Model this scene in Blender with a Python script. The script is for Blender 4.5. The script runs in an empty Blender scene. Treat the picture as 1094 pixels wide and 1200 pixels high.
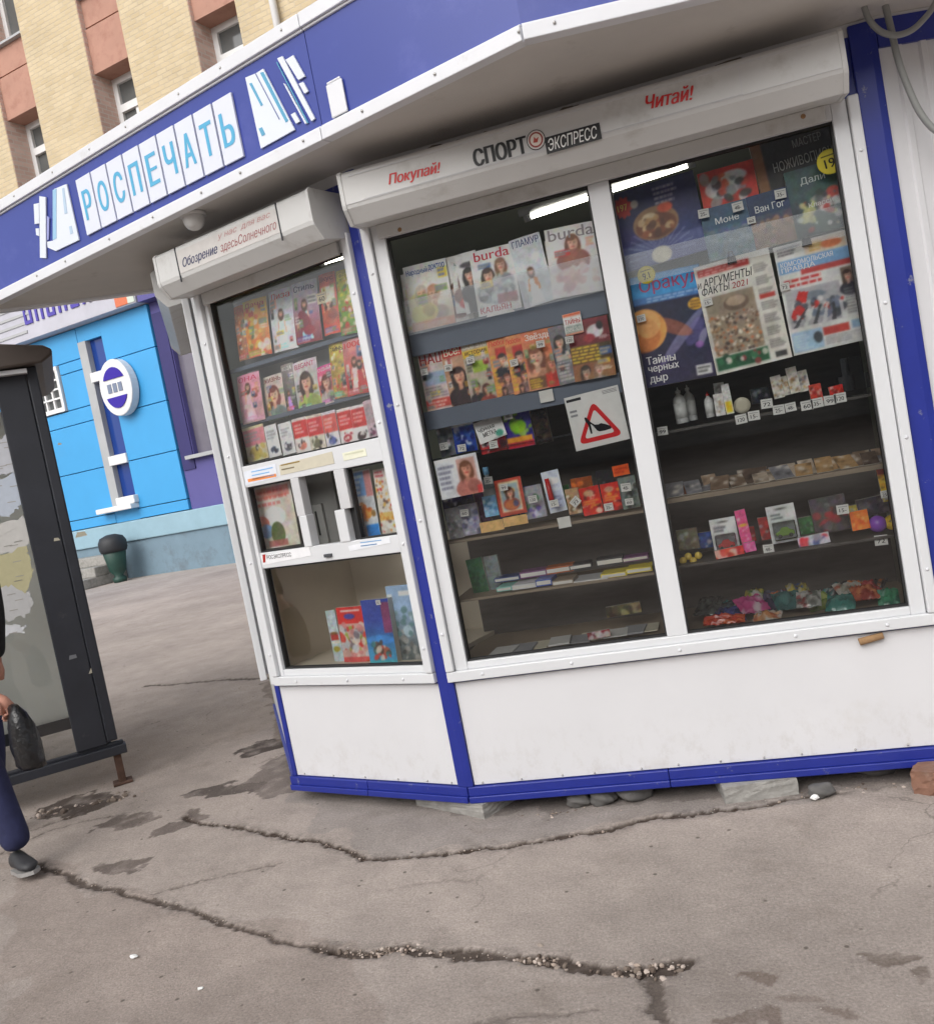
import bpy, bmesh, math, random
import numpy as np
from mathutils import Matrix, Vector

random.seed(7)
ORD = [w.capitalize() for w in 'first second third fourth fifth sixth seventh eighth ninth tenth eleventh twelfth thirteenth fourteenth fifteenth sixteenth seventeenth eighteenth nineteenth twentieth twenty-first twenty-second twenty-third twenty-fourth twenty-fifth twenty-sixth twenty-seventh twenty-eighth twenty-ninth thirtieth'.split()]
RNG = np.random.default_rng(11)
SC = bpy.context.scene
COL = SC.collection
PI = math.pi

# ------------------------------------------------------------------ camera
FPX, W_PX, H_PX = 1045.6, 1094.0, 1200.0
CAM = np.array([1.0975, -3.2812, 1.4229])
YAW, PITCH, ROLL = -0.2661, -0.0655, -0.1883
_fw = np.array([math.sin(YAW)*math.cos(PITCH), math.cos(YAW)*math.cos(PITCH), math.sin(PITCH)])
_rt = np.array([math.cos(YAW), -math.sin(YAW), 0.0])
_up = np.cross(_rt, _fw)
CR = _rt*math.cos(ROLL) + _up*math.sin(ROLL)
CU = -_rt*math.sin(ROLL) + _up*math.cos(ROLL)
cam_data = bpy.data.cameras.new('camera')
cam_data.sensor_fit = 'HORIZONTAL'
cam_data.sensor_width = 36.0
cam_data.lens = 36.0*FPX/W_PX
cam_data.clip_start = 0.05
cam_data.clip_end = 1500.0
cam = bpy.data.objects.new('camera', cam_data)
COL.objects.link(cam)
_m = Matrix.Identity(4)
for i in range(3):
    _m[i][0] = CR[i]; _m[i][1] = CU[i]; _m[i][2] = -_fw[i]; _m[i][3] = CAM[i]
cam.matrix_world = _m
SC.camera = cam

# ------------------------------------------------------------------ sky, sun, exposure
SUN_EL, SUN_AZ = math.radians(37), math.radians(196)      # azimuth clockwise from +Y
world = bpy.data.worlds.new('World'); SC.world = world
world.use_nodes = True
wn = world.node_tree.nodes; wl = world.node_tree.links
wn.clear()
sky = wn.new('ShaderNodeTexSky'); sky.sky_type = 'NISHITA'; sky.sun_disc = False
sky.sun_elevation = SUN_EL; sky.sun_rotation = SUN_AZ
sky.air_density = 1.0; sky.dust_density = 4.0; sky.ozone_density = 1.0
hsv = wn.new('ShaderNodeHueSaturation'); hsv.inputs['Saturation'].default_value = 0.22
bg = wn.new('ShaderNodeBackground'); bg.inputs['Strength'].default_value = 0.15
wo = wn.new('ShaderNodeOutputWorld')
wl.new(sky.outputs[0], hsv.inputs['Color']); wl.new(hsv.outputs[0], bg.inputs['Color']); wl.new(bg.outputs[0], wo.inputs['Surface'])
sun_d = bpy.data.lights.new('sun', 'SUN'); sun_d.energy = 1.5; sun_d.angle = math.radians(70); sun_d.color = (1.0, 0.975, 0.95)
sun = bpy.data.objects.new('sun', sun_d); COL.objects.link(sun)
_sd = Vector((math.sin(SUN_AZ)*math.cos(SUN_EL), math.cos(SUN_AZ)*math.cos(SUN_EL), math.sin(SUN_EL)))
sun.rotation_euler = _sd.to_track_quat('Z', 'Y').to_euler()
sun.location = (0, -20, 30)
SC.view_settings.view_transform = 'Standard'
SC.view_settings.look = 'None'
SC.view_settings.exposure = 0.27
SC.view_settings.gamma = 1.0
SC.view_settings.use_curve_mapping = False

# ------------------------------------------------------------------ pixel -> place helpers
def ray(px, py): return _fw + CR*(px-547.0)/FPX - CU*(py-600.0)/FPX
def on_z(px, py, z=0.0):
    v = ray(px, py); return CAM + v*((z-CAM[2])/v[2])
class Face:
    """A vertical plane: origin O, U along it, Z up, N towards the viewer."""
    def __init__(s, O, U, N):
        s.O = np.array(O, float); s.U = np.array(U, float); s.U /= np.linalg.norm(s.U)
        s.N = np.array(N, float); s.N /= np.linalg.norm(s.N)
    def p(s, u, z, w=0.0): return s.O + s.U*u + s.N*w + np.array([0, 0, z])
    def at(s, px, py, w=0.0):
        v = ray(px, py); t = ((s.O + s.N*w - CAM) @ s.N)/(v @ s.N); P = CAM + v*t
        return np.array([(P-s.O) @ s.U, P[2]])
    def mat(s, u=0, z=0, w=0):
        """local x along U (or -U so that x,y,z is right handed), y up, z outward."""
        X = s.U if np.dot(np.cross(s.U, [0, 0, 1.0]), s.N) > 0 else -s.U
        P = s.p(u, z, w)
        M = Matrix.Identity(4)
        for i in range(3):
            M[i][0] = X[i]; M[i][1] = (0, 0, 1)[i]; M[i][2] = s.N[i]; M[i][3] = P[i]
        return M
LA = 0.3263
FR = Face((0, 0, 0), (1, 0, 0), (0, -1, 0))
FL = Face((0, 0, 0), (-math.cos(LA), math.sin(LA), 0), (-math.sin(LA), -math.cos(LA), 0))
_c1 = np.array([0.802, -0.619, 0.0])
FF = Face(_c1, (0.939, -0.344, 0), (-0.344, -0.939, 0))          # canopy fascia, left run
FB = Face((-11.2, 14.64, 0), (0.976, -0.217, 0), (-0.217, -0.976, 0))  # far building front

# ------------------------------------------------------------------ colour + materials
def S(r, g, b):
    return tuple(((c/255.0)/12.92 if c <= 10 else (((c/255.0)+0.055)/1.055)**2.4) for c in (r, g, b))
def lin(A):
    A = np.clip(A, 0, 1); return np.where(A <= 0.04045, A/12.92, ((A+0.055)/1.055)**2.4)
MATS = {}
def new_mat(name):
    m = bpy.data.materials.new(name); m.use_nodes = True; MATS[name] = m
    return m, m.node_tree.nodes, m.node_tree.links, m.node_tree.nodes['Principled BSDF']
def surf(name, col=None, rough=0.5, metal=0.0, var=0.0, vscale=6.0, bump=0.0, bscale=60.0, attr=False, dirt=None, dscale=3.0, dlo=0.55, dhi=0.8, spec=0.5, stretch=(1, 1, 1)):
    """principled surface; var = tonal mottling; dirt = colour of grime patches; attr = take colour from the mesh print."""
    m, n, l, b = new_mat(name)
    b.inputs['Roughness'].default_value = rough; b.inputs['Metallic'].default_value = metal
    b.inputs['Specular IOR Level'].default_value = spec
    tc = n.new('ShaderNodeTexCoord'); mp = n.new('ShaderNodeMapping'); mp.inputs['Scale'].default_value = stretch
    l.new(tc.outputs['Object'], mp.inputs['Vector'])
    if attr:
        a = n.new('ShaderNodeVertexColor'); a.layer_name = 'Col'; src = a.outputs['Color']
    else:
        a = n.new('ShaderNodeRGB'); a.outputs[0].default_value = (*col, 1); src = a.outputs[0]
    if var:
        t = n.new('ShaderNodeTexNoise'); t.inputs['Scale'].default_value = vscale; t.inputs['Detail'].default_value = 6; t.inputs['Roughness'].default_value = 0.6
        l.new(mp.outputs[0], t.inputs['Vector'])
        r = n.new('ShaderNodeMapRange'); r.inputs['From Min'].default_value = 0.25; r.inputs['From Max'].default_value = 0.75
        r.inputs['To Min'].default_value = 1-var; r.inputs['To Max'].default_value = 1+var
        l.new(t.outputs['Fac'], r.inputs['Value'])
        x = n.new('ShaderNodeVectorMath'); x.operation = 'SCALE'
        l.new(src, x.inputs[0]); l.new(r.outputs[0], x.inputs['Scale']); src = x.outputs[0]
    if dirt:
        t = n.new('ShaderNodeTexNoise'); t.inputs['Scale'].default_value = dscale; t.inputs['Detail'].default_value = 8; t.inputs['Roughness'].default_value = 0.68
        l.new(mp.outputs[0], t.inputs['Vector'])
        r = n.new('ShaderNodeMapRange'); r.inputs['From Min'].default_value = dlo; r.inputs['From Max'].default_value = dhi
        l.new(t.outputs['Fac'], r.inputs['Value'])
        x = n.new('ShaderNodeMix'); x.data_type = 'RGBA'
        l.new(r.outputs[0], x.inputs[0]); l.new(src, x.inputs[6]); x.inputs[7].default_value = (*dirt, 1); src = x.outputs[2]
    l.new(src, b.inputs['Base Color'])
    if bump:
        t = n.new('ShaderNodeTexNoise'); t.inputs['Scale'].default_value = bscale; t.inputs['Detail'].default_value = 5
        l.new(mp.outputs[0], t.inputs['Vector'])
        bp = n.new('ShaderNodeBump'); bp.inputs['Strength'].default_value = bump; bp.inputs['Distance'].default_value = 0.01
        l.new(t.outputs['Fac'], bp.inputs['Height']); l.new(bp.outputs[0], b.inputs['Normal'])
    return m
surf('white_panel', (0.63, 0.63, 0.645), 0.42, var=0.035, vscale=2.5, dirt=(0.50, 0.47, 0.42), dscale=2.2, dlo=0.62, dhi=1.0, bump=0.03, bscale=9)
def splash():
    m = MATS['white_panel']; n = m.node_tree.nodes; l = m.node_tree.links; b = n['Principled BSDF']; old = b.inputs['Base Color'].links[0].from_socket
    tc = n.new('ShaderNodeTexCoord'); sx = n.new('ShaderNodeSeparateXYZ'); l.new(tc.outputs['Object'], sx.inputs[0])
    r = n.new('ShaderNodeMapRange'); r.inputs['From Min'].default_value = .36; r.inputs['From Max'].default_value = .12; l.new(sx.outputs['Z'], r.inputs['Value'])
    mp = n.new('ShaderNodeMapping'); mp.inputs['Scale'].default_value = (1, 1, .7); l.new(tc.outputs['Object'], mp.inputs[0])
    t = n.new('ShaderNodeTexNoise'); t.inputs['Scale'].default_value = 16; t.inputs['Detail'].default_value = 9; t.inputs['Roughness'].default_value = .75; l.new(mp.outputs[0], t.inputs['Vector'])
    q = n.new('ShaderNodeMapRange'); q.inputs['From Min'].default_value = .5; q.inputs['From Max'].default_value = 1.0; l.new(t.outputs['Fac'], q.inputs['Value'])
    k = n.new('ShaderNodeMath'); k.operation = 'MULTIPLY'; l.new(r.outputs[0], k.inputs[0]); l.new(q.outputs[0], k.inputs[1])
    x = n.new('ShaderNodeMix'); x.data_type = 'RGBA'; l.new(k.outputs[0], x.inputs[0]); l.new(old, x.inputs[6]); x.inputs[7].default_value = (.34, .30, .25, 1); l.new(x.outputs[2], b.inputs['Base Color'])
splash()
surf('white_pvc', (0.62, 0.63, 0.645), 0.35, var=0.03, vscale=4, dirt=(0.40, 0.37, 0.33), dscale=7, dlo=0.66, dhi=0.95)
surf('white_trim', (0.69, 0.70, 0.73), 0.38, var=0.04, vscale=5, dirt=(0.40, 0.37, 0.33), dscale=8, dlo=0.64, dhi=0.95)
surf('rail_grey', (0.55, 0.55, 0.56), 0.4, var=0.05, vscale=6, dirt=(0.25, 0.23, 0.2), dscale=9, dlo=0.6, dhi=0.95)
surf('blue_paint', S(32, 45, 132), 0.36, var=0.10, vscale=9, dirt=S(120, 122, 140), dscale=22, dlo=0.63, dhi=0.70)
surf('fascia_blue', S(58, 71, 148), 0.25, var=0.06, vscale=1.5, dirt=S(90, 96, 170), dscale=3, dlo=0.55, dhi=1.0)
surf('soffit', (0.56, 0.54, 0.51), 0.7, var=0.10, vscale=2.2, dirt=(0.22, 0.20, 0.17), dscale=4, dlo=0.6, dhi=0.9)
surf('shutter_white', (0.56, 0.56, 0.55), 0.42, var=0.06, vscale=3, dirt=(0.26, 0.235, 0.20), dscale=6, dlo=0.54, dhi=0.95, stretch=(1, 2.5, 1))
surf('gasket', (0.015, 0.015, 0.016), 0.6)
surf('grime', (0.10, 0.085, 0.07), 0.95, var=0.4, vscale=12, bump=0.4, bscale=30)
surf('print', attr=True, rough=0.42, spec=0.4)
surf('goods', attr=True, rough=0.38)
surf('goods_shiny', attr=True, rough=0.16)
surf('matte', attr=True, rough=0.85, var=0.06, vscale=20, spec=0.2)
surf('shelf_blue', S(98, 108, 124), 0.4, var=0.05)
surf('shelf_wood', S(138, 124, 106), 0.6, var=0.15, vscale=20, stretch=(1, 12, 12))
surf('back_board', (0.070, 0.063, 0.056), 0.55, var=0.4, vscale=5, stretch=(1, 1, 6))
surf('beige_board', S(214, 204, 186), 0.7, var=0.06, vscale=4)
surf('inner_wall', S(150, 154, 138), 0.8, var=0.05)
surf('screw', (0.45, 0.44, 0.42), 0.4, metal=0.7)
surf('cable', S(140, 142, 140), 0.5, var=0.1)
surf('concrete', (0.30, 0.29, 0.27), 0.9, var=0.2, vscale=18, bump=0.5, bscale=70, dirt=(0.14, 0.13, 0.12), dscale=6, dlo=0.5, dhi=0.8)
surf('rock', (0.12, 0.115, 0.11), 0.92, var=0.35, vscale=10, bump=0.5, bscale=25)
surf('red_brick', (0.22, 0.115, 0.078), 0.9, var=0.25, vscale=14, bump=0.4, bscale=40, dirt=(0.3, 0.24, 0.2), dscale=9, dlo=0.5, dhi=0.8)
surf('shelter_dark', (0.022, 0.024, 0.032), 0.5, var=0.25, vscale=5, dirt=(0.12, 0.11, 0.11), dscale=6, dlo=0.62, dhi=0.85)
surf('shelter_brown', (0.055, 0.040, 0.032), 0.55, var=0.25, vscale=4)
surf('shelter_panel', (0.62, 0.62, 0.57), 0.7, var=0.12, vscale=2, dirt=(0.15, 0.15, 0.13), dscale=2.5, dlo=0.5, dhi=0.8)
surf('rust', (0.085, 0.045, 0.03), 0.9, var=0.4, vscale=25, bump=0.3)
surf('paper', attr=True, rough=0.85, spec=0.2, var=0.06, vscale=30)
surf('blue_clad', S(60, 150, 206), 0.45, var=0.05, vscale=1.0, dirt=S(70, 140, 190), dscale=1.2, dlo=0.6, dhi=0.95)
surf('purple_wall', S(84, 80, 138), 0.7, var=0.08, vscale=2)
surf('purple_dark', S(44, 40, 96), 0.6, var=0.1, vscale=2)
surf('plinth', S(112, 134, 148), 0.85, var=0.10, vscale=2.5, dirt=S(92, 98, 104), dscale=2, dlo=0.5, dhi=0.8, bump=0.2, bscale=12)
surf('plinth_pale', S(138, 168, 182), 0.8, var=0.08, vscale=3, dirt=S(150, 120, 105), dscale=2.5, dlo=0.66, dhi=0.85)
surf('far_white', (0.68, 0.68, 0.68), 0.6, var=0.06, vscale=2)
surf('sign_board', S(176, 176, 186), 0.6, var=.12, vscale=1.5)
surf('far_grey', (0.36, 0.37, 0.38), 0.7, var=0.08, vscale=2)
surf('spandrel', S(166, 126, 110), 0.85, var=0.10, vscale=2.5, dirt=S(140, 96, 82), dscale=3, dlo=0.5, dhi=0.85)
surf('far_glass', S(92, 94, 94), 0.1, var=.25, vscale=1.2, spec=0.6)  # sky reflection put into the pane colour as pale grey
surf('shop_glass', S(104, 100, 112), 0.15, var=.2, vscale=1.5, spec=.6)
surf('far_glass_blue', S(30, 60, 130), 0.12, spec=0.6)
surf('bin_green', S(34, 66, 58), 0.5, var=0.2, vscale=6)
surf('bin_dark', (0.02, 0.022, 0.026), 0.6)
surf('jacket', (0.012, 0.012, 0.014), 0.85, bump=0.2, bscale=40)
surf('denim', S(38, 42, 76), 0.9, var=0.22, vscale=14, bump=0.9, bscale=14)
surf('skin', S(196, 142, 122), 0.55)
surf('hair', (0.03, 0.02, 0.014), 0.6)
surf('shoe', (0.03, 0.03, 0.034), 0.6)
surf('bag_black', (0.010, 0.010, 0.011), 0.3, bump=1.0, bscale=28)
surf('litter', (0.75, 0.75, 0.73), 0.7)
surf('cork', S(150, 118, 84), 0.9, var=0.2, vscale=60)

def brick_mat(name, c1, c2, mortar, sx):
    m, n, l, b = new_mat(name)
    tc = n.new('ShaderNodeTexCoord'); br = n.new('ShaderNodeTexBrick')
    br.inputs['Color1'].default_value = (*c1, 1); br.inputs['Color2'].default_value = (*c2, 1); br.inputs['Mortar'].default_value = (*mortar, 1)
    br.inputs['Scale'].default_value = 1.0; br.inputs['Brick Width'].default_value = 0.26; br.inputs['Row Height'].default_value = 0.10
    br.inputs['Mortar Size'].default_value = 0.012; br.inputs['Mortar Smooth'].default_value = 0.3
    l.new(tc.outputs['UV'], br.inputs['Vector'])
    t = n.new('ShaderNodeTexNoise'); t.inputs['Scale'].default_value = 1.6; t.inputs['Detail'].default_value = 5
    l.new(tc.outputs['UV'], t.inputs['Vector'])
    r = n.new('ShaderNodeMapRange'); r.inputs['To Min'].default_value = 0.82; r.inputs['To Max'].default_value = 1.14
    l.new(t.outputs['Fac'], r.inputs['Value'])
    x = n.new('ShaderNodeVectorMath'); x.operation = 'SCALE'; l.new(br.outputs['Color'], x.inputs[0]); l.new(r.outputs[0], x.inputs['Scale'])
    l.new(x.outputs[0], b.inputs['Base Color']); b.inputs['Roughness'].default_value = 0.9
    bp = n.new('ShaderNodeBump'); bp.inputs['Strength'].default_value = 0.6; bp.inputs['Distance'].default_value = 0.02; bp.invert = True
    l.new(br.outputs['Fac'], bp.inputs['Height']); l.new(bp.outputs[0], b.inputs['Normal'])
    return m
brick_mat('yellow_brick', S(194, 178, 148), S(186, 168, 136), S(184, 170, 146), 1)
brick_mat('pink_brick', S(210, 182, 170), S(190, 158, 146), S(200, 188, 180), 1)

def glass_mat(name, tint, boost, rough=0.0):
    m = bpy.data.materials.new(name); m.use_nodes = True; MATS[name] = m
    n = m.node_tree.nodes; l = m.node_tree.links; n.clear()
    o = n.new('ShaderNodeOutputMaterial'); mx = n.new('ShaderNodeMixShader')
    t = n.new('ShaderNodeBsdfTransparent'); t.inputs[0].default_value = (*tint, 1)
    g = n.new('ShaderNodeBsdfGlossy'); g.inputs['Roughness'].default_value = rough
    f = n.new('ShaderNodeFresnel'); f.inputs['IOR'].default_value = 1.5
    k = n.new('ShaderNodeMath'); k.operation = 'MULTIPLY'; k.inputs[1].default_value = boost; k.use_clamp = True
    l.new(f.outputs[0], k.inputs[0]); l.new(k.outputs[0], mx.inputs[0]); l.new(t.outputs[0], mx.inputs[1]); l.new(g.outputs[0], mx.inputs[2])
    l.new(mx.outputs[0], o.inputs[0])
    return m
glass_mat('window_glass', (0.96, 0.975, 0.97), 1.9)
glass_mat('shelter_glass', (0.93, 0.96, 0.95), 2.0, 0.03)
glass_mat('clear_plastic', (0.88, 0.90, 0.92), 2.4, 0.06)
def milky():
    m = bpy.data.materials.new('milky'); m.use_nodes = True; MATS['milky'] = m; n = m.node_tree.nodes; l = m.node_tree.links; n.clear()
    o = n.new('ShaderNodeOutputMaterial'); mx = n.new('ShaderNodeMixShader'); a = n.new('ShaderNodeBsdfTransparent'); b = n.new('ShaderNodeBsdfPrincipled'); mx.inputs[0].default_value = .20
    b.inputs['Base Color'].default_value = (.85, .88, .92, 1); b.inputs['Roughness'].default_value = .12
    l.new(a.outputs[0], mx.inputs[1]); l.new(b.outputs[0], mx.inputs[2]); l.new(mx.outputs[0], o.inputs[0])
milky()
def frosted():
    m = bpy.data.materials.new('frosted'); m.use_nodes = True; MATS['frosted'] = m; n = m.node_tree.nodes; l = m.node_tree.links; n.clear()
    o = n.new('ShaderNodeOutputMaterial'); mx = n.new('ShaderNodeMixShader'); a = n.new('ShaderNodeBsdfTranslucent'); b = n.new('ShaderNodeBsdfDiffuse'); mx.inputs[0].default_value = .3
    tc = n.new('ShaderNodeTexCoord'); t = n.new('ShaderNodeTexNoise'); t.inputs['Scale'].default_value = 2.2; t.inputs['Detail'].default_value = 7; l.new(tc.outputs['Object'], t.inputs['Vector'])
    cr = n.new('ShaderNodeMix'); cr.data_type = 'RGBA'; cr.inputs[6].default_value = (.72, .72, .68, 1); cr.inputs[7].default_value = (.92, .92, .88, 1); l.new(t.outputs['Fac'], cr.inputs[0])
    l.new(cr.outputs[2], a.inputs[0]); l.new(cr.outputs[2], b.inputs[0]); l.new(a.outputs[0], mx.inputs[1]); l.new(b.outputs[0], mx.inputs[2]); l.new(mx.outputs[0], o.inputs[0])
frosted()
def emit_mat(name, col, st):
    m = bpy.data.materials.new(name); m.use_nodes = True; MATS[name] = m
    b = m.node_tree.nodes['Principled BSDF']
    b.inputs['Base Color'].default_value = (0.8, 0.8, 0.8, 1); b.inputs['Emission Color'].default_value = (*col, 1); b.inputs['Emission Strength'].default_value = st
emit_mat('tube_light', (1.0, 0.95, 0.80), 14.0)

# asphalt: base colour from the ground mesh, fine aggregate and relief from nodes
def asphalt():
    m, n, l, b = new_mat('asphalt')
    b.inputs['Roughness'].default_value = 0.92; b.inputs['Specular IOR Level'].default_value = 0.25
    a = n.new('ShaderNodeVertexColor'); a.layer_name = 'Col'
    tc = n.new('ShaderNodeTexCoord')
    def noise(sc, det=5, ro=0.6):
        t = n.new('ShaderNodeTexNoise'); t.inputs['Scale'].default_value = sc; t.inputs['Detail'].default_value = det; t.inputs['Roughness'].default_value = ro
        l.new(tc.outputs['Object'], t.inputs['Vector']); return t.outputs['Fac']
    def rng(v, a0, a1, b0, b1):
        r = n.new('ShaderNodeMapRange'); l.new(v, r.inputs['Value'])
        for k, x in zip(('From Min', 'From Max', 'To Min', 'To Max'), (a0, a1, b0, b1)): r.inputs[k].default_value = x
        return r.outputs[0]
    def mul(x, y):
        k = n.new('ShaderNodeMath'); k.operation = 'MULTIPLY'; l.new(x, k.inputs[0]); l.new(y, k.inputs[1]); return k.outputs[0]
    f = mul(mul(rng(noise(0.7, 6), 0.3, 0.7, 0.88, 1.12), rng(noise(6, 6), 0.3, 0.7, 0.90, 1.10)), rng(noise(110, 3, 0.7), 0.25, 0.75, 0.72, 1.28))
    vs = n.new('ShaderNodeTexVoronoi'); vs.inputs['Scale'].default_value = 75; l.new(tc.outputs['Object'], vs.inputs['Vector'])
    sp = rng(vs.outputs['Distance'], 0.10, 0.22, 1.0, 0.0)
    wnz = n.new('ShaderNodeSeparateColor'); l.new(vs.outputs['Color'], wnz.inputs[0])
    pick = rng(wnz.outputs[0], 0.86, 0.9, 0.0, 1.0)
    x = n.new('ShaderNodeVectorMath'); x.operation = 'SCALE'; l.new(a.outputs['Color'], x.inputs[0]); l.new(f, x.inputs['Scale'])
    mx = n.new('ShaderNodeMix'); mx.data_type = 'RGBA'; l.new(mul(sp, pick), mx.inputs[0]); l.new(x.outputs[0], mx.inputs[6]); mx.inputs[7].default_value = (0.42, 0.39, 0.35, 1)
    l.new(mx.outputs[2], b.inputs['Base Color'])
    v2 = n.new('ShaderNodeTexVoronoi'); v2.feature = 'DISTANCE_TO_EDGE'; v2.inputs['Scale'].default_value = 1.7
    dn = n.new('ShaderNodeTexNoise'); dn.inputs['Scale'].default_value = 5; dn.inputs['Detail'].default_value = 6; l.new(tc.outputs['Object'], dn.inputs['Vector'])
    ad = n.new('ShaderNodeVectorMath'); ad.operation = 'MULTIPLY_ADD'; l.new(dn.outputs['Color'], ad.inputs[0]); ad.inputs[1].default_value = (.35, .35, 0); l.new(tc.outputs['Object'], ad.inputs[2]); l.new(ad.outputs[0], v2.inputs['Vector'])
    hair = mul(rng(v2.outputs['Distance'], .003, .008, .40, 0), rng(noise(0.9, 3), .58, .68, 0, 1))
    m2 = n.new('ShaderNodeMix'); m2.data_type = 'RGBA'; l.new(hair, m2.inputs[0]); l.new(mx.outputs[2], m2.inputs[6]); m2.inputs[7].default_value = (.06, .05, .042, 1)
    m3 = n.new('ShaderNodeMix'); m3.data_type = 'RGBA'; l.new(mul(rng(noise(2.3, 9, .72), .55, .72, 0, .55), rng(noise(0.45, 3), .4, .6, .3, 1)), m3.inputs[0]); l.new(m2.outputs[2], m3.inputs[6]); m3.inputs[7].default_value = (.15, .122, .10, 1)
    v3 = n.new('ShaderNodeTexVoronoi'); v3.inputs['Scale'].default_value = 26; l.new(tc.outputs['Object'], v3.inputs['Vector']); s3 = n.new('ShaderNodeSeparateColor'); l.new(v3.outputs['Color'], s3.inputs[0])
    m4 = n.new('ShaderNodeMix'); m4.data_type = 'RGBA'; l.new(mul(rng(v3.outputs['Distance'], .12, .22, .8, 0), rng(s3.outputs[1], .93, .95, 0, 1)), m4.inputs[0]); l.new(m3.outputs[2], m4.inputs[6]); m4.inputs[7].default_value = (.09, .075, .062, 1)
    l.new(m4.outputs[2], b.inputs['Base Color'])
    bp = n.new('ShaderNodeBump'); bp.inputs['Strength'].default_value = 0.5; bp.inputs['Distance'].default_value = 0.008
    l.new(noise(150, 5, 0.75), bp.inputs['Height']); l.new(bp.outputs[0], b.inputs['Normal'])
asphalt()

# ------------------------------------------------------------------ mesh builder
def np4(M): return np.array([[M[i][j] for j in range(4)] for i in range(4)])
class MB:
    def __init__(s, M=None):
        s.v = []; s.f = []; s.c = []; s.sm = []; s.n = 0
        s.M = np.eye(4) if M is None else (np4(M) if isinstance(M, Matrix) else M)
    def add(s, V, F, col=(0.5, 0.5, 0.5), smooth=False, M=None):
        V = np.asarray(V, float).reshape(-1, 3)
        if M is not None: V = V @ np4(M)[:3, :3].T + np4(M)[:3, 3]
        V = V @ s.M[:3, :3].T + s.M[:3, 3]
        C = np.asarray(col, float)
        if C.ndim == 1: C = np.tile(C[:3], (len(V), 1))
        s.v.append(V); s.c.append(C)
        s.f.extend([tuple(int(i)+s.n for i in q) for q in F]); s.sm.extend([smooth]*len(F)); s.n += len(V)
    def box(s, x0, x1, y0, y1, z0, z1, col=(0.5, 0.5, 0.5), M=None):
        V = [(x, y, z) for x in (x0, x1) for y in (y0, y1) for z in (z0, z1)]
        s.add(V, [(0, 1, 3, 2), (4, 6, 7, 5), (0, 4, 5, 1), (2, 3, 7, 6), (0, 2, 6, 4), (1, 5, 7, 3)], col, False, M)
    def fbox(s, F, u0, u1, z0, z1, w0, w1, col=(0.5, 0.5, 0.5)):
        V = [F.p(u, z, w) for u in (u0, u1) for z in (z0, z1) for w in (w0, w1)]
        q = [(0, 1, 3, 2), (4, 6, 7, 5), (0, 4, 5, 1), (2, 3, 7, 6), (0, 2, 6, 4), (1, 5, 7, 3)]
        if np.dot(np.cross(F.U, [0, 0, 1.0]), F.N) < 0: q = [t[::-1] for t in q]
        s.add(V, q, col)
    def prism(s, poly, z0, z1, col=(0.5, 0.5, 0.5), M=None, capcol=None):
        """poly in local xy (counter clockwise), extruded along z"""
        P = [(x, y) for x, y in poly]; k = len(P)
        A = sum(P[i][0]*P[(i+1) % k][1]-P[(i+1) % k][0]*P[i][1] for i in range(k))
        if A < 0: P = P[::-1]
        V = [(x, y, z0) for x, y in P]+[(x, y, z1) for x, y in P]
        s.add(V, [tuple(range(k-1, -1, -1)), tuple(range(k, 2*k))]+[(i, (i+1) % k, (i+1) % k+k, i+k) for i in range(k)], col, False, M)
    def lathe(s, prof, n=16, col=(0.5, 0.5, 0.5), M=None, smooth=True):
        """prof = [(r, y)] bottom to top, about local y; col may be a list per profile point"""
        V = []; C = []
        for i, (r, y) in enumerate(prof):
            for k in range(n):
                a = 2*PI*k/n; V.append((r*math.cos(a), y, -r*math.sin(a))); C.append(col[i] if isinstance(col, list) else col)
        F = [(i*n+k, i*n+(k+1) % n, (i+1)*n+(k+1) % n, (i+1)*n+k) for i in range(len(prof)-1) for k in range(n)]
        F.append(tuple(range(n-1, -1, -1))); F.append(tuple((len(prof)-1)*n+k for k in range(n)))
        s.add(V, F, np.array(C), smooth, M)
    def tube(s, pts, r, n=8, col=(0.5, 0.5, 0.5), M=None):
        pts = [np.array(p, float) for p in pts]; V = []; R = r if isinstance(r, (list, tuple)) else [r]*len(pts)
        for i, p in enumerate(pts):
            d = pts[min(i+1, len(pts)-1)]-pts[max(i-1, 0)]; d /= np.linalg.norm(d)+1e-9
            a = np.cross(d, [0, 0, 1.0] if abs(d[2]) < 0.9 else [1.0, 0, 0]); a /= np.linalg.norm(a); b = np.cross(d, a)
            V += [p+R[i]*(a*math.cos(2*PI*k/n)+b*math.sin(2*PI*k/n)) for k in range(n)]
        F = [(i*n+(k+1) % n, i*n+k, (i+1)*n+k, (i+1)*n+(k+1) % n) for i in range(len(pts)-1) for k in range(n)]
        F += [tuple(range(n)), tuple((len(pts)-1)*n+k for k in range(n-1, -1, -1))]
        s.add(V, F, col, True, M)
    def ell(s, c, r, col=(0.5, 0.5, 0.5), M=None, n=12, m=8, noise=0.0):
        V = []
        for i in range(m+1):
            t = PI*i/m
            for k in range(n):
                a = 2*PI*k/n; q = 1+noise*(random.random()-0.5)*2
                V.append((c[0]+r[0]*q*math.sin(t)*math.cos(a), c[1]+r[1]*q*math.cos(t), c[2]-r[2]*q*math.sin(t)*math.sin(a)))
        F = [((i+1)*n+k, (i+1)*n+(k+1) % n, i*n+(k+1) % n, i*n+k) for i in range(m) for k in range(n)]
        s.add(V, F, col, noise == 0, M)
    def text(s, body, x, y, w, h, z, col, M=None, bold=0.0, shear=0.0):
        """flat lettering fitted to the box x, y, w, h of the local xy plane"""
        V, F = glyphs(body, bold, shear)
        V = np.column_stack([x+V[:, 0]*w, y+V[:, 1]*h, np.full(len(V), z)])
        s.add(V, F, col, False, M)
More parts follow.
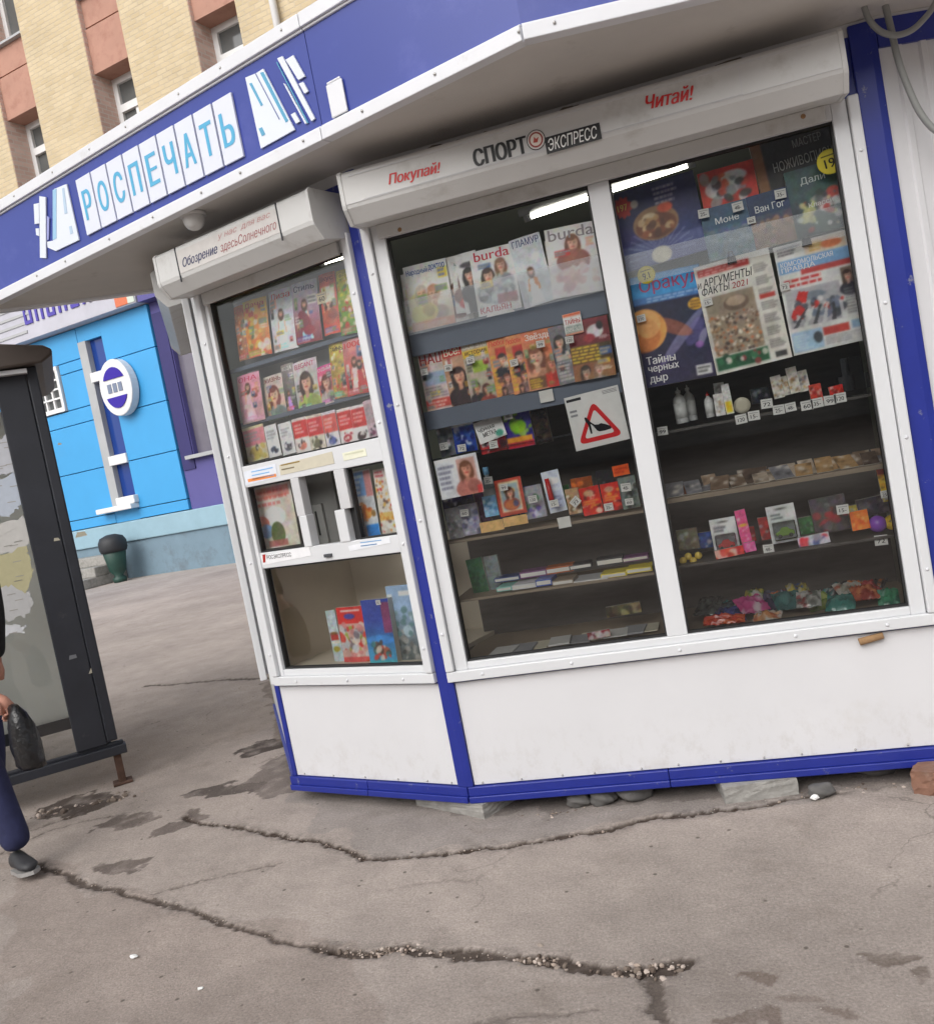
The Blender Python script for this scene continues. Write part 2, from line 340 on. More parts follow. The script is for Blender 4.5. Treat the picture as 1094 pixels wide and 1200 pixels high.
    def build(s, name, mat, parent=None, M=None, bevel=0.0, uv=None):
        """links ONE mesh object; vertices are given in the parent's / world's space (or M's local space)"""
        me = bpy.data.meshes.new(name)
        V = np.vstack(s.v) if s.v else np.zeros((0, 3))
        loc = None
        if parent is not None and M is None:
            V = V-np.array(parent['_loc'])
        me.from_pydata(V.tolist(), [], s.f)
        at = me.color_attributes.new('Col', 'FLOAT_COLOR', 'POINT')
        C = np.column_stack([np.vstack(s.c), np.ones(len(V))]).astype(np.float32)
        at.data.foreach_set('color', C.ravel())
        me.polygons.foreach_set('use_smooth', s.sm)
        if uv is not None:
            ul = me.uv_layers.new(name='UVMap'); Lv = np.empty(len(me.loops), int); me.loops.foreach_get('vertex_index', Lv)
            ul.data.foreach_set('uv', uv(np.vstack(s.v))[Lv].astype(np.float32).ravel())
        me.update()
        ob = bpy.data.objects.new(name, me); COL.objects.link(ob)
        me.materials.append(MATS[mat])
        if parent is not None: ob.parent = parent
        if M is not None: ob.matrix_world = M
        ob['_loc'] = (parent['_loc'] if parent is not None else (0.0, 0.0, 0.0))
        if bevel:
            b = ob.modifiers.new('bevel', 'BEVEL'); b.width = bevel; b.segments = 2; b.limit_method = 'ANGLE'; b.angle_limit = 0.6
        return ob
_gc = {}
def glyphs(body, bold, shear, rows=40):
    """lettering as clean scan-line strips (overlapping outlines are merged), normalised to a unit box"""
    k = (body, bold, shear)
    if k in _gc: return _gc[k]
    cu = bpy.data.curves.new('lettering', 'FONT'); cu.body = body
    o = bpy.data.objects.new('lettering', cu); COL.objects.link(o)
    dg = bpy.context.evaluated_depsgraph_get(); c = o.to_curve(dg)
    segs = []
    for sp in c.splines:
        P = sp.bezier_points; n = len(P); pts = []
        for i in range(n):
            a, b = P[i], P[(i+1) % n]; p0, p1, p2, p3 = (np.array(v[:2]) for v in (a.co, a.handle_right, b.handle_left, b.co))
            for t in (0, .2, .4, .6, .8): pts.append(p0*(1-t)**3+3*p1*t*(1-t)**2+3*p2*t*t*(1-t)+p3*t**3)
        pts = np.array(pts); segs.append(np.hstack([pts, np.roll(pts, -1, 0)]))
    o.to_curve_clear(); COL.objects.unlink(o); bpy.data.objects.remove(o); bpy.data.curves.remove(cu)
    sg = np.vstack(segs); y0, y1 = min(sg[:, 1].min(), sg[:, 3].min()), max(sg[:, 1].max(), sg[:, 3].max()); h = (y1-y0)/rows
    V, F = [], []
    for r in range(rows):
        y = y0+(r+.5)*h; up = (sg[:, 1] <= y) & (sg[:, 3] > y); dn = (sg[:, 3] <= y) & (sg[:, 1] > y); m = up | dn
        q = sg[m]; x = q[:, 0]+(y-q[:, 1])*(q[:, 2]-q[:, 0])/(q[:, 3]-q[:, 1]); w = np.where(up[m], 1, -1); od = np.argsort(x); x, w = x[od], w[od]
        runs = []; acc = 0
        for xi, wi in zip(x, w):
            if acc == 0: st = xi
            acc += wi
            if acc == 0 and xi-st > 1e-5:
                a, b = st-bold, xi+bold
                if runs and a <= runs[-1][1]: runs[-1][1] = b
                else: runs.append([a, b])
        for a, b in runs:
            k0 = len(V); ya, yb = y-h/2, y+h/2
            V += [(a+shear*ya, ya), (b+shear*ya, ya), (b+shear*yb, yb), (a+shear*yb, yb)]; F.append((k0, k0+1, k0+2, k0+3))
    V = np.array(V); a, b = V.min(0), V.max(0); V = (V-a)/np.maximum(b-a, 1e-6)
    _gc[k] = (V, F); return _gc[k]
def tag(o, label=None, cat=None, group=None, kind=None):
    for k, v in (('label', label), ('category', cat), ('group', group), ('kind', kind)):
        if v: o[k] = v
    return o
def thing(name, label, cat, loc=(0, 0, 0), group=None):
    o = bpy.data.objects.new(name, None); COL.objects.link(o); o.location = Vector([float(x) for x in loc]); o.empty_display_size = 0.1
    o['_loc'] = tuple(float(x) for x in loc)
    return tag(o, label, cat, group)
def local_thing(name, label, cat, M, group=None):
    o = bpy.data.objects.new(name, None); COL.objects.link(o); o.matrix_world = M; o['_loc'] = (0.0, 0.0, 0.0); o.empty_display_size = 0.1
    return tag(o, label, cat, group)
def vnoise(X, Y, seed=0):
    """smooth value noise on arrays"""
    r = np.random.default_rng(seed).random((64, 64))
    xi = np.floor(X).astype(int); yi = np.floor(Y).astype(int); fx = X-xi; fy = Y-yi
    fx = fx*fx*(3-2*fx); fy = fy*fy*(3-2*fy)
    g = lambda i, j: r[i % 64, j % 64]
    return (g(xi, yi)*(1-fx)*(1-fy)+g(xi+1, yi)*fx*(1-fy)+g(xi, yi+1)*(1-fx)*fy+g(xi+1, yi+1)*fx*fy)
def fbm(X, Y, seed=0, o=4):
    t = 0; a = 0.5
    for k in range(o): t = t+a*vnoise(X*2**k+k*7.3, Y*2**k+k*3.1, seed+k); a *= 0.5
    return t/0.9375

# ================================================================== GROUND
def seg_dist(X, Y, pts, widths=None):
    """distance to a polyline, and local half width"""
    D = np.full(X.shape, 1e9); Wd = np.zeros(X.shape)
    for i in range(len(pts)-1):
        a = np.array(pts[i][:2]); b = np.array(pts[i+1][:2]); d = b-a; L2 = d@d+1e-12
        t = np.clip(((X-a[0])*d[0]+(Y-a[1])*d[1])/L2, 0, 1)
        q = np.hypot(X-a[0]-t*d[0], Y-a[1]-t*d[1])
        w = widths[i]*(1-t)+widths[i+1]*t
        k = q-w < D-Wd
        D = np.where(k, q, D); Wd = np.where(k, w, Wd)
    return D-Wd
def in_poly(X, Y, P):
    r = np.zeros(X.shape, bool); n = len(P)
    for i in range(n):
        x0, y0 = P[i]; x1, y1 = P[(i+1) % n]
        c = ((y0 > Y) != (y1 > Y)) & (X < (x1-x0)*(Y-y0)/(y1-y0+1e-12)+x0); r ^= c
    return r
def pxl(*ps): return [tuple(on_z(x, y)[:2]) for x, y in ps]
CRACKS = [  # pixel polyline, half widths (m), darkness
    ([(212, 958), (232, 963), (262, 968), (300, 975), (350, 983), (400, 992), (428, 1006), (470, 1004), (540, 998), (620, 988), (700, 973), (770, 958), (850, 950), (930, 936), (990, 926)],
     [.012, .010, .010, .011, .011, .012, .012, .011, .011, .012, .016, .014, .010, .008, .006], 1.0),
    ([(10, 1000), (50, 1015), (100, 1034), (160, 1050), (230, 1070), (300, 1093), (360, 1108), (390, 1114)], [.004, .010, .020, .010, .010, .008, .008, .012], .85),
    ([(390, 1114), (430, 1116), (470, 1112), (530, 1117), (600, 1122), (660, 1130), (720, 1137), (760, 1135), (800, 1131)], [.016, .022, .024, .020, .018, .026, .018, .026, .026], .9),
    ([(745, 1140), (768, 1150), (778, 1168), (772, 1182), (790, 1200)], [.025, .022, .016, .020, .010], .7),
    ([(120, 808), (145, 806), (200, 802), (260, 797), (330, 794)], [.018, .02, .016, .02, .02], .8),
    ([(0, 1000), (60, 972), (100, 962), (150, 951)], [.008, .006, .004, .002], .7),
    ([(40, 972), (60, 965), (92, 956)], [.006, .007, .003], .6),
    ([(178, 1046), (220, 1036), (250, 1028)], [.002, .004, .002], .6), ([(262, 1026), (300, 1018), (332, 1010)], [.002, .004, .002], .6),
    ([(300, 895), (330, 885), (345, 880)], [.004, .006, .004], .4),
    ([(140, 762), (210, 752), (260, 742)], [.006, .010, .006], .35), ([(150, 800), (230, 776), (270, 770)], [.006, .008, .006], .3),
    ([(560, 1199), (620, 1192), (700, 1185)], [.004, .005, .003], .4),
    ([(460, 1040), (520, 1032), (560, 1030)], [.001, .003, .001], .25)]
PATCHES = [  # pixel polygon, colour, strength, noise
    ([(36, 950), (70, 938), (110, 928), (152, 933), (120, 948), (80, 958), (50, 962)], S(64, 54, 48), .9),
    ([(104, 974), (140, 957), (190, 950), (192, 956), (150, 968)], S(84, 74, 69), .8),
    ([(172, 981), (205, 962), (232, 946), (238, 954), (228, 968), (195, 978)], S(92, 82, 77), .8),
    ([(104, 1018), (125, 1008), (160, 1002), (182, 1006), (165, 1020), (130, 1027)], S(94, 84, 79), .85),
    ([(274, 884), (300, 868), (330, 864), (336, 874), (300, 886)], S(56, 48, 44), .9),
    ([(218, 928), (260, 918), (312, 918), (290, 930), (258, 936)], S(70, 62, 58), .85),
    ([(280, 925), (300, 900), (345, 876), (350, 930), (320, 934)], S(104, 95, 90), .8),
    ([(310, 800), (330, 796), (345, 880), (325, 870), (318, 830)], S(118, 106, 98), .7),
    ([(1010, 1114), (1050, 1104), (1085, 1110), (1060, 1122), (1030, 1124)], S(98, 86, 78), .8),
    ([(850, 1150), (890, 1138), (915, 1146), (885, 1160)], S(110, 96, 88), .75),
    ([(830, 1196), (870, 1184), (920, 1188), (930, 1199), (850, 1204)], S(106, 92, 84), .7),
    ([(970, 1186), (1010, 1176), (1020, 1190), (985, 1196)], S(112, 98, 90), .7),
    ([(900, 1172), (960, 1164), (975, 1172), (930, 1180)], S(118, 104, 96), .6),
    ([(1070, 1130), (1094, 1122), (1100, 1140), (1075, 1146)], S(104, 92, 84), .7),
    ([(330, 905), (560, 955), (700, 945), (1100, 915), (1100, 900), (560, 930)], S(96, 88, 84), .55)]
BASE = np.array([0.335, 0.288, 0.258]); FARC = np.array([0.375, 0.327, 0.298])
def ground_colour(X, Y):
    C = np.ones(X.shape+(3,))*BASE
    far = np.clip((Y-1.2)/2.0, 0, 1)[..., None]; C = C*(1-far)+FARC*far
    n = fbm(X*1.3+9, Y*1.3+4, 3)[..., None]; C = C*(0.80+0.42*n)
    # strip in front of the kiosk: greyer; below the long crack: browner
    Xn = X+(fbm(X*4, Y*4, 71)-.5)*.3; Yn = Y+(fbm(X*4+5, Y*4+5, 72)-.5)*.3
    k = in_poly(Xn, Yn, pxl((0, 1005), (390, 1112), (470, 1200), (0, 1210)))[..., None]; C = np.where(k, C*np.array([0.90, 0.88, 0.87]), C)
    k = in_poly(Xn, Yn, pxl((330, 905), (428, 1006), (770, 958), (1094, 920), (1094, 880), (560, 930)))[..., None]; C = np.where(k, C*np.array([0.86, 0.88, 0.90]), C)
    Xn = X+(fbm(X*9, Y*9, 21, 6)-.5)*.16; Yn = Y+(fbm(X*9+5, Y*9+5, 27, 6)-.5)*.16; mot = np.clip(0.15+1.5*fbm(X*16, Y*16, 33, 5), .25, 1)
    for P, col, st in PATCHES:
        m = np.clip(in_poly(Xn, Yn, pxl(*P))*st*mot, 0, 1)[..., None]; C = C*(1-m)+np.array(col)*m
    return C
def ground_detail(X, Y):
    C = ground_colour(X, Y)
    Zh = (fbm(X*3, Y*3, 5)-.5)*0.010+(fbm(X*22, Y*22, 8)-.5)*0.004
    Xn = X+(fbm(X*11, Y*11, 41)-.5)*0.05+(fbm(X*60, Y*60, 44)-.5)*0.030; Yn = Y+(fbm(X*11+8, Y*11+3, 47)-.5)*0.05+(fbm(X*60, Y*60, 49)-.5)*0.030
    n40, n30, n50 = fbm(X*40, Y*40, 61), fbm(X*30, Y*30, 50), fbm(X*50, Y*50, 66)
    for P, wd, dk in CRACKS:
        Pw = pxl(*P)
        dd = seg_dist(Xn, Yn, Pw, wd)
        dd = dd-.003; m = np.clip(0.5-dd/0.005, 0, 1)*dk; edge = np.clip(1-np.abs(dd-.008)/0.03, 0, 1)*0.30*dk*np.clip(n40*3-1, 0, 1)
        C = C*(1-edge[..., None])
        mm = (m*(0.8+0.3*n30))[..., None]; mm = np.clip(mm, 0, 1)
        C = C*(1-mm)+np.array(S(58, 47, 40))*mm
        Zh -= m*(0.005+.009*n50)
    return C, Zh
GX0, GX1, GY0, GY1 = -3.7, 2.7, -1.9, 3.7
def build_ground():
    nx, ny = 800, 700
    xs = np.linspace(GX0, GX1, nx+1); ys = np.linspace(GY0, GY1, ny+1)
    X, Y = np.meshgrid(xs, ys)
    C, Z = ground_detail(X, Y)
    fade = np.clip(np.minimum.reduce([X-GX0, GX1-X, Y-GY0, GY1-Y])/0.2, 0, 1); Z = Z*fade
    V = np.column_stack([X.ravel(), Y.ravel(), Z.ravel()])
    i = np.arange(ny)[:, None]*(nx+1)+np.arange(nx)[None, :]
    F = np.stack([i, i+1, i+nx+2, i+nx+1], -1).reshape(-1, 4)
    # far ring, coarse, out to the horizon
    rx = np.concatenate([[-400, -120, -50], np.linspace(-24, GX0, 60), np.linspace(GX0, GX1, 40)[1:-1], np.linspace(GX1, 8, 16), [30, 120, 400]])
    ry = np.concatenate([[-400, -120, -40, -15, -8, -4], np.linspace(-2.6, GY0, 4), np.linspace(GY0, GY1, 40)[1:-1], np.linspace(GY1, 16, 60), [30, 120, 400]])
    RX, RY = np.meshgrid(rx, ry); RC = ground_colour(RX, RY)
    base = len(V); V = np.vstack([V, np.column_stack([RX.ravel(), RY.ravel(), np.zeros(RX.size)])])
    F2 = []
    for a in range(len(ry)-1):
        for b in range(len(rx)-1):
            if GX0-1e-6 <= rx[b] and rx[b+1] <= GX1+1e-6 and GY0-1e-6 <= ry[a] and ry[a+1] <= GY1+1e-6: continue
            q = base+a*len(rx)+b; F2.append((q, q+1, q+len(rx)+1, q+len(rx)))
    F = np.vstack([F, np.array(F2)])
    me = bpy.data.meshes.new('pavement'); me.vertices.add(len(V)); me.vertices.foreach_set('co', V.ravel())
    me.loops.add(F.size); me.loops.foreach_set('vertex_index', F.ravel().astype(np.int32))
    me.polygons.add(len(F)); me.polygons.foreach_set('loop_start', np.arange(0, F.size, 4, dtype=np.int32))
    me.polygons.foreach_set('use_smooth', np.ones(len(F), bool))
    at = me.color_attributes.new('Col', 'FLOAT_COLOR', 'POINT')
    at.data.foreach_set('color', np.column_stack([np.vstack([C.reshape(-1, 3), RC.reshape(-1, 3)]), np.ones(len(V))]).astype(np.float32).ravel())
    me.update(calc_edges=True); me.validate()
    o = bpy.data.objects.new('pavement', me); COL.objects.link(o); me.materials.append(MATS['asphalt'])
    tag(o, 'worn dusty grey asphalt pavement with long ragged cracks', kind='structure')
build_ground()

# ================================================================== FAR BUILDING
def building():
    b = thing('brick_building', 'long yellow brick building with a bright blue ground floor behind the kiosk', 'building', FB.O)
    zt = 17.0; D = 0.6
    op = [(-10.9+i*2.98, -9.75+i*2.98) for i in range(11)]       # window bays, last ones run behind the kiosk
    op = [(a+0.0, c) for a, c in op]
    def uvf(V):
        P = V-FB.O; s_ = P @ FB.U + (P @ FB.N)*1.0
        return np.column_stack([s_, V[:, 2]])
    edges = [-14.0]+[e for o in op for e in o]+[26.0]
    for i in range(0, len(edges), 2):
        m = MB(); m.fbox(FB, edges[i], edges[i+1], 6.9, zt, -0.9, 0); m.build('brick_pier', 'yellow_brick', b, uv=uvf)
    for a, c in op:
        m = MB(); m.fbox(FB, a, a+0.012, 6.9, zt, -D-0.05, -0.012); m.build('brick_reveal', 'pink_brick', b, uv=uvf)
        for z0 in (11.02, 15.0):
            m = MB(); m.fbox(FB, a+.012, c, z0, z0+0.95, -D, -0.10); m.fbox(FB, a+.012, c, z0+1.0, z0+1.66, -D, -0.13); m.fbox(FB, a+.012, c, z0+0.95, z0+1.0, -D, -0.16)
            m.build('spandrel', 'spandrel', b)
        for z0, z1 in ((8.0, 11.02), (12.66, 15.0)):
            m = MB(); f = 0.13
            m.fbox(FB, a+.012, a+.012+f, z0, z1, -D-.08, -D+.04); m.fbox(FB, c-f, c, z0, z1, -D-.08, -D+.04)
            m.fbox(FB, a+.012+f, c-f, z0, z0+f, -D-.08, -D+.04); m.fbox(FB, a+.012+f, c-f, z1-f, z1, -D-.08, -D+.04)
            zc = z0+(z1-z0)*0.78
            m.fbox(FB, a+.012+f, c-f, zc-.09, zc+.07, -D-.07, -D+.06)
            m.fbox(FB, (a+c)/2-.04, (a+c)/2+.04, z0+f, zc-.09, -D-.06, -D+.02)
            fr = m.build('window_frame', 'far_white', b)
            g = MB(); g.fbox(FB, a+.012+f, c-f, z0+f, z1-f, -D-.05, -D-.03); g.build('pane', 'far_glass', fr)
            sl = MB(); sl.fbox(FB, a+.012, c, z0-.05, z0, -D, -.02); sl.build('sill', 'far_grey', fr)
    m = MB(); m.tube([FB.p(6.1, 6.9, .12), FB.p(6.1, zt, .12)], 0.07, 10); m.build('downpipe', 'far_white', b)
    # ground floor: blue cladding panels in courses, with a slot window
    rows = [(1.33, 1.57), (1.57, 2.68), (2.68, 3.80), (3.80, 5.0), (5.0, 5.95)]
    m = MB(); m.fbox(FB, -14, 26, 0.0, 6.9, -.9, -.22); m.build('inner_wall', 'inner_wall', b)
    for z0, z1 in rows:
        for s0, s1 in ((-14, -7.5), (-7.5, -3.2), (-3.2, -2.95) if False else (-3.2, -1.12), (-0.34, 1.22)):
            if s0 == -3.2 and z0 in (3.80, 5.0):      # the small barred window interrupts two courses
                zz0, zz1 = (z0, 4.15) if z0 == 3.80 else (5.25, z1)
                m = MB(); m.fbox(FB, s0+.008, s1-.008, zz0+.008, zz1-.008, -.2, 0); m.build('cladding_panel', 'blue_clad', b, bevel=.01)
                zz0, zz1 = (4.15, z1) if z0 == 3.80 else (z0, 5.25)
                m = MB(); m.fbox(FB, -1.92, s1-.008, zz0+.008, zz1-.008, -.2, 0); m.build('cladding_panel', 'blue_clad', b, bevel=.01)
                continue
            m = MB(); m.fbox(FB, s0+.008, s1-.008, z0+.008, z1-.008, -.2, 0); m.build('cladding_panel', 'blue_clad', b, bevel=.01)
    m = MB(); m.fbox(FB, -1.12, -.34, 1.33, 1.62, -.2, -.01); m.build('cladding_panel', 'blue_clad', b)
    m = MB(); m.fbox(FB, -1.12, -.34, 5.6, 5.95, -.2, -.01); m.build('cladding_panel', 'blue_clad', b)
    # slot window
    m = MB(); m.fbox(FB, -1.12, -.86, 1.72, 5.6, -.2, .02); fr = m.build('slot_frame', 'far_grey', b)
    g = MB(); g.fbox(FB, -.86, -.34, 1.72, 5.6, -.2, -.12); g.build('pane', 'far_glass_blue', fr)
    for z in (2.66, 4.62):
        t = MB(); t.fbox(FB, -.9, -.32, z, z+.22, -.12, .05); t.build('transom', 'far_white', fr, bevel=.01)
    t = MB(); t.fbox(FB, -1.45, -.28, 1.60, 1.72, -.1, .25); t.fbox(FB, -.85, -.25, 1.72, 1.9, -.1, .14); t.build('sill', 'far_white', fr, bevel=.02)
    # barred window at the left
    m = MB(); m.fbox(FB, -3.19, -1.95, 4.17, 4.27, -.15, .06); m.fbox(FB, -3.19, -1.95, 5.15, 5.24, -.15, .06)
    m.fbox(FB, -3.19, -3.1, 4.27, 5.15, -.15, .05); m.fbox(FB, -2.04, -1.95, 4.27, 5.15, -.15, .05)
    for i in range(1, 4): m.fbox(FB, -3.1+i*.265-.025, -3.1+i*.265+.025, 4.27, 5.15, -.02, .03)
    for z in (4.5, 4.72, 4.94): m.fbox(FB, -3.1, -2.04, z-.02, z+.02, .03, .05)
    fr = m.build('barred_window', 'far_white', b)
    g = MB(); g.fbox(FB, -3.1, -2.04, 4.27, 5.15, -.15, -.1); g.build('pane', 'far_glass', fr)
    # purple part right of the blue cladding, with a shop window
    m = MB()
    for s0, s1, z0, z1 in ((1.24, 1.64, 1.2, 5.95), (1.64, 2.9, 1.2, 2.5), (1.64, 2.9, 5.5, 5.95), (2.9, 10, 1.2, 5.95)): m.fbox(FB, s0, s1, z0, z1, -.3, -.06)
    m.build('purple_wall', 'purple_wall', b)
    m = MB(); m.fbox(FB, 1.26, 1.62, 2.2, 5.7, -.055, -.03); m.build('dark_pilaster', 'purple_dark', b)
    m = MB(); m.fbox(FB, 1.64, 2.9, 2.5, 5.5, -.215, -.19); g = m.build('shop_window', 'shop_glass', b)
    m = MB(); m.fbox(FB, 1.5, 3.0, 2.42, 2.50, -.1, .10); m.build('sill', 'far_grey', b)
    # plinth in two steps
    m = MB(); m.fbox(FB, -14, 10, .86, 1.32, -.4, .10); m.build('plinth_band', 'plinth_pale', b, bevel=.02)
    m = MB(); m.fbox(FB, -14, 10, -.2, .86, -.4, .04); m.build('plinth', 'plinth', b)
    # signboard over the ground floor; its lettering is worn and cannot be read
    m = MB(); m.fbox(FB, -6.5, 1.22, 5.96, 6.9, -.3, .28); sb = m.build('signboard', 'sign_board', b, bevel=.01)
    m = MB(); m.fbox(FB, 1.24, 10, 5.96, 6.9, -.3, .24); m.build('purple_signboard', 'purple_wall', b)
    m = MB()
    for k in range(4): m.fbox(FB, -6.4, -2.35+.12*k, 6.12+.2*k, 6.18+.2*k, .28, .30)
    m.build('stripe', 'far_grey', sb)
    m = MB(FB.mat(0, 0, .28)); c = S(88, 80, 160)
    x = -2.35
    for k in range(7):
        m.box(x, x+.07, 6.3, 6.72, 0, .03, c); m.box(x+.2, x+.27, 6.3, 6.72, 0, .03, c)
        if k % 2: m.box(x+.07, x+.2, 6.64, 6.72, 0, .03, c)
        else: m.box(x+.07, x+.2, 6.3, 6.38, 0, .03, c)
        x += .40
    m.build('sign_lettering', 'matte', sb)
    m = MB(FB.mat(0, 0, .28)); m.box(.62, 1.0, 5.99, 6.2, 0, .02, S(200, 116, 88)); m.box(1.0, 1.2, 5.99, 6.2, 0, .02, S(190, 200, 190)); m.box(.2, 1.22, 6.3, 6.88, 0, .02, S(92, 78, 140)); m.build('sign_patch', 'matte', sb)
    # round projecting sign box
    c = FB.mat(.03, 4.33, 0)
    r = thing('round_sign', 'round white sign box with dark blue segments on the blue wall', 'sign', FB.p(.03, 4.33, .0))
    m = MB(c); n = 36
    m.prism([(.50*math.cos(2*PI*k/n), .64*math.sin(2*PI*k/n)) for k in range(n)], .02, .24); m.build('sign_box', 'far_white', r, bevel=.02)
    m = MB(c); col = S(62, 48, 150)
    ar = [(.36*math.cos(t), .46*math.sin(t)) for t in np.linspace(.46, PI-.46, 12)]
    m.prism(ar, .24, .262, col); m.build('segment', 'matte', r); m = MB(c); m.prism([(x, -y) for x, y in ar], .24, .262, col)
    m.build('segment', 'matte', r)
    m = MB(c)
    for k in range(3): m.box(-.24+.17*k, -.12+.17*k, -.1, .1, .24, .255, S(120, 130, 150)); 
    m.build('sign_mark', 'matte', r)
    # steps + bin by the wall
    st = thing('concrete_steps', 'low flight of pale concrete steps against the grey plinth', 'steps', FB.p(-3.0, 0, .5))
    _s = FB.at(128, 680, .6)[0]
    for k in range(3):
        m = MB(); m.fbox(FB, -5.2, _s, .0+.22*k, .22*(k+1), .05, 1.3-.36*k); m.build('step', 'concrete', st, bevel=.02)
    _b = FB.at(141, 680, .6)[0]; bn = thing('litter_bin', 'dark topped green litter bin standing by the steps at the blue wall', 'bin', FB.p(_b, 0, .6))
    M = FB.mat(_b, 0, .6) @ Matrix.Scale(.78, 4)
    m = MB(M); m.lathe([(.18, .0), (.20, .12), (.12, .2), (.24, .35), (.34, .95), (.31, .98)], 18); m.build('bin_body', 'bin_green', bn)
    m = MB(M); m.lathe([(.36, .9), (.40, 1.0), (.40, 1.2), (.33, 1.34), (.12, 1.42)], 18); m.build('bin_lid', 'bin_dark', bn)
building()

# ================================================================== KIOSK
K = thing('news_kiosk', 'white and blue news kiosk with glazed fronts and a sign canopy, raised on blocks', 'kiosk', (0, 0, 0))
FRR = Face((1.83, 0, 0), (math.cos(.3), math.sin(.3), 0), (math.sin(.3), -math.cos(.3), 0))
_le = FL.p(.965, 0)
FLL = Face(_le, (-.505, .863, 0), (-.863, -.505, 0))
Z0, Z1, ZS = 0.07, 0.125, 2.55
def kiosk_shell():
    pl = [(1.83, 0), (0, 0), tuple(_le[:2]), tuple(FLL.p(1.5, 0)[:2]), (.4, 2.5), (2.7, 2.2), tuple(FRR.p(1.2, 0)[:2])]
    inn = [(x*.985+.008, y*.97+.03) for x, y in pl]
    m = MB(); m.prism(inn, .085, .12); m.build('floor', 'inner_wall', K)
    m = MB(); m.prism(inn, 2.47, 2.50); m.build('ceiling', 'inner_wall', K)
    m = MB()
    for a, c in ((3, 4), (4, 5), (5, 6)):
        p = np.array([*pl[a], 0.]); q = np.array([*pl[c], 0.]); d = q-p; L = np.linalg.norm(d); d /= L
        f = Face(p, d, (-d[1], d[0], 0)); m.fbox(f, 0, L, .1, 2.5, -.03, 0)
    m.build('rear_wall', 'inner_wall', K)
    # lower front panels
    for F, a, c in ((FR, .024, 1.766), (FL, .046, .945)):
        m = MB(); m.fbox(F, a, c, Z1+.003, .545, -.035, 0.0); m.build('lower_panel', 'white_panel', K, bevel=.002)
        m = MB(); m.fbox(F, a, c, .535, .556, -.035, -.006); m.build('shadow_gap', 'blue_paint', K)
        m = MB(); m.fbox(F, a-.02, c+.02, 2.33, ZS, -.04, -.002); m.build('header', 'blue_paint', K)
    # base rails: two stepped blue members with joints
    for F, a, c in ((FR, -.002, .78), (FR, .782, 1.85), (FL, .003, .52), (FL, .522, .985)):
        m = MB(); m.fbox(F, a, c, Z0+.018, Z1, -.05, .014); m.fbox(F, a, c, Z0-.008, Z0+.018, -.05, .022); m.build('base_rail', 'blue_paint', K, bevel=.003)
    for F, a, c in ((FRR, .002, 1.2), (FLL, .002, 1.5)):
        m = MB(); m.fbox(F, a, c, Z0-.008, Z1, -.05, .014); m.build('base_rail', 'blue_paint', K, bevel=.003)
    m = MB(); rr = random.Random(3)
    for F, a, c in ((FR, .06, 1.75), (FL, .08, .92)):
        u = a
        while u < c:
            m.lathe([(.004, 0), (.004, .003), (.002, .005)], 8, M=F.mat(u, Z1+.012+rr.uniform(-.002, .002), 0) @ Matrix.Rotation(PI/2, 4, 'X')); u += rr.uniform(.12, .19)
    tag(m.build('screw', 'screw', K), kind='stuff')
    # posts
    def post(poly, z0, z1):
        m = MB(); m.prism(poly, z0, z1); return m.build('corner_post', 'blue_paint', K, bevel=.004)
    a = FL.p(.046, 0, .012)[:2]; b_ = FL.p(.003, 0, .013)[:2]; c = FR.p(.022, 0, .012)[:2]; d = FR.p(.022, 0, -.05)[:2]; e = FL.p(.046, 0, -.05)[:2]
    post([a, b_, c, d, e], Z1, ZS)
    post([FR.p(1.768, 0, .012)[:2], FR.p(1.828, 0, .012)[:2], FRR.p(.02, 0, .012)[:2], FRR.p(.02, 0, -.06)[:2], FR.p(1.768, 0, -.05)[:2]], Z1, ZS)
    post([FL.p(.945, 0, .008)[:2], FL.p(.968, 0, .008)[:2], FLL.p(.05, 0, .008)[:2], FLL.p(.05, 0, -.04)[:2], FL.p(.945, 0, -.04)[:2]], Z1, .556)
    # ribbed sheet right of the right hand post
    m = MB(); poly = []
    u = 0.0
    while u < 1.15:
        poly += [(u, 0), (u+.052, 0), (u+.058, .008), (u+.076, .008), (u+.082, 0)]; u += .082
    M = Matrix.Identity(4)
    top = [FRR.p(x+.022, 0, w)[:2] for x, w in poly]
    V = [(x, y, .135) for x, y in top]+[(x, y, 2.46) for x, y in top]; k = len(top)
    m.add(V, [(i, i+1, i+1+k, i+k) for i in range(k-1)]); m.build('ribbed_sheet', 'white_panel', K)
    m = MB(); m.fbox(FRR, .022, 1.18, 2.46, ZS, -.04, .012); m.build('header', 'blue_paint', K)
    # rear left facet, seen edge on
    m = MB(); m.fbox(FLL, .05, 1.5, Z1, .60, -.04, 0); m.build('lower_panel', 'white_panel', K)
    m = MB()
    for u0, u1, z0, z1 in ((.05, .13, .6, 2.33), (1.4, 1.5, .6, 2.33), (.13, 1.4, .6, .68), (.13, 1.4, 2.25, 2.33)): m.fbox(FLL, u0, u1, z0, z1, -.02, .03)
    fr = m.build('window_frame', 'white_pvc', K, bevel=.003)
    m = MB(); m.fbox(FLL, .13, 1.4, .68, 2.25, -.012, -.008); m.build('glass_pane', 'window_glass', fr)
    m = MB(); m.fbox(FLL, .02, .07, .58, 2.34, .031, .062); m.build('guide_rail', 'white_pvc', K, bevel=.004)
    m = MB(); m.fbox(FL, .945, .985, .556, 2.33, -.03, .012); m.build('corner_trim', 'white_pvc', K, bevel=.004)
kiosk_shell()

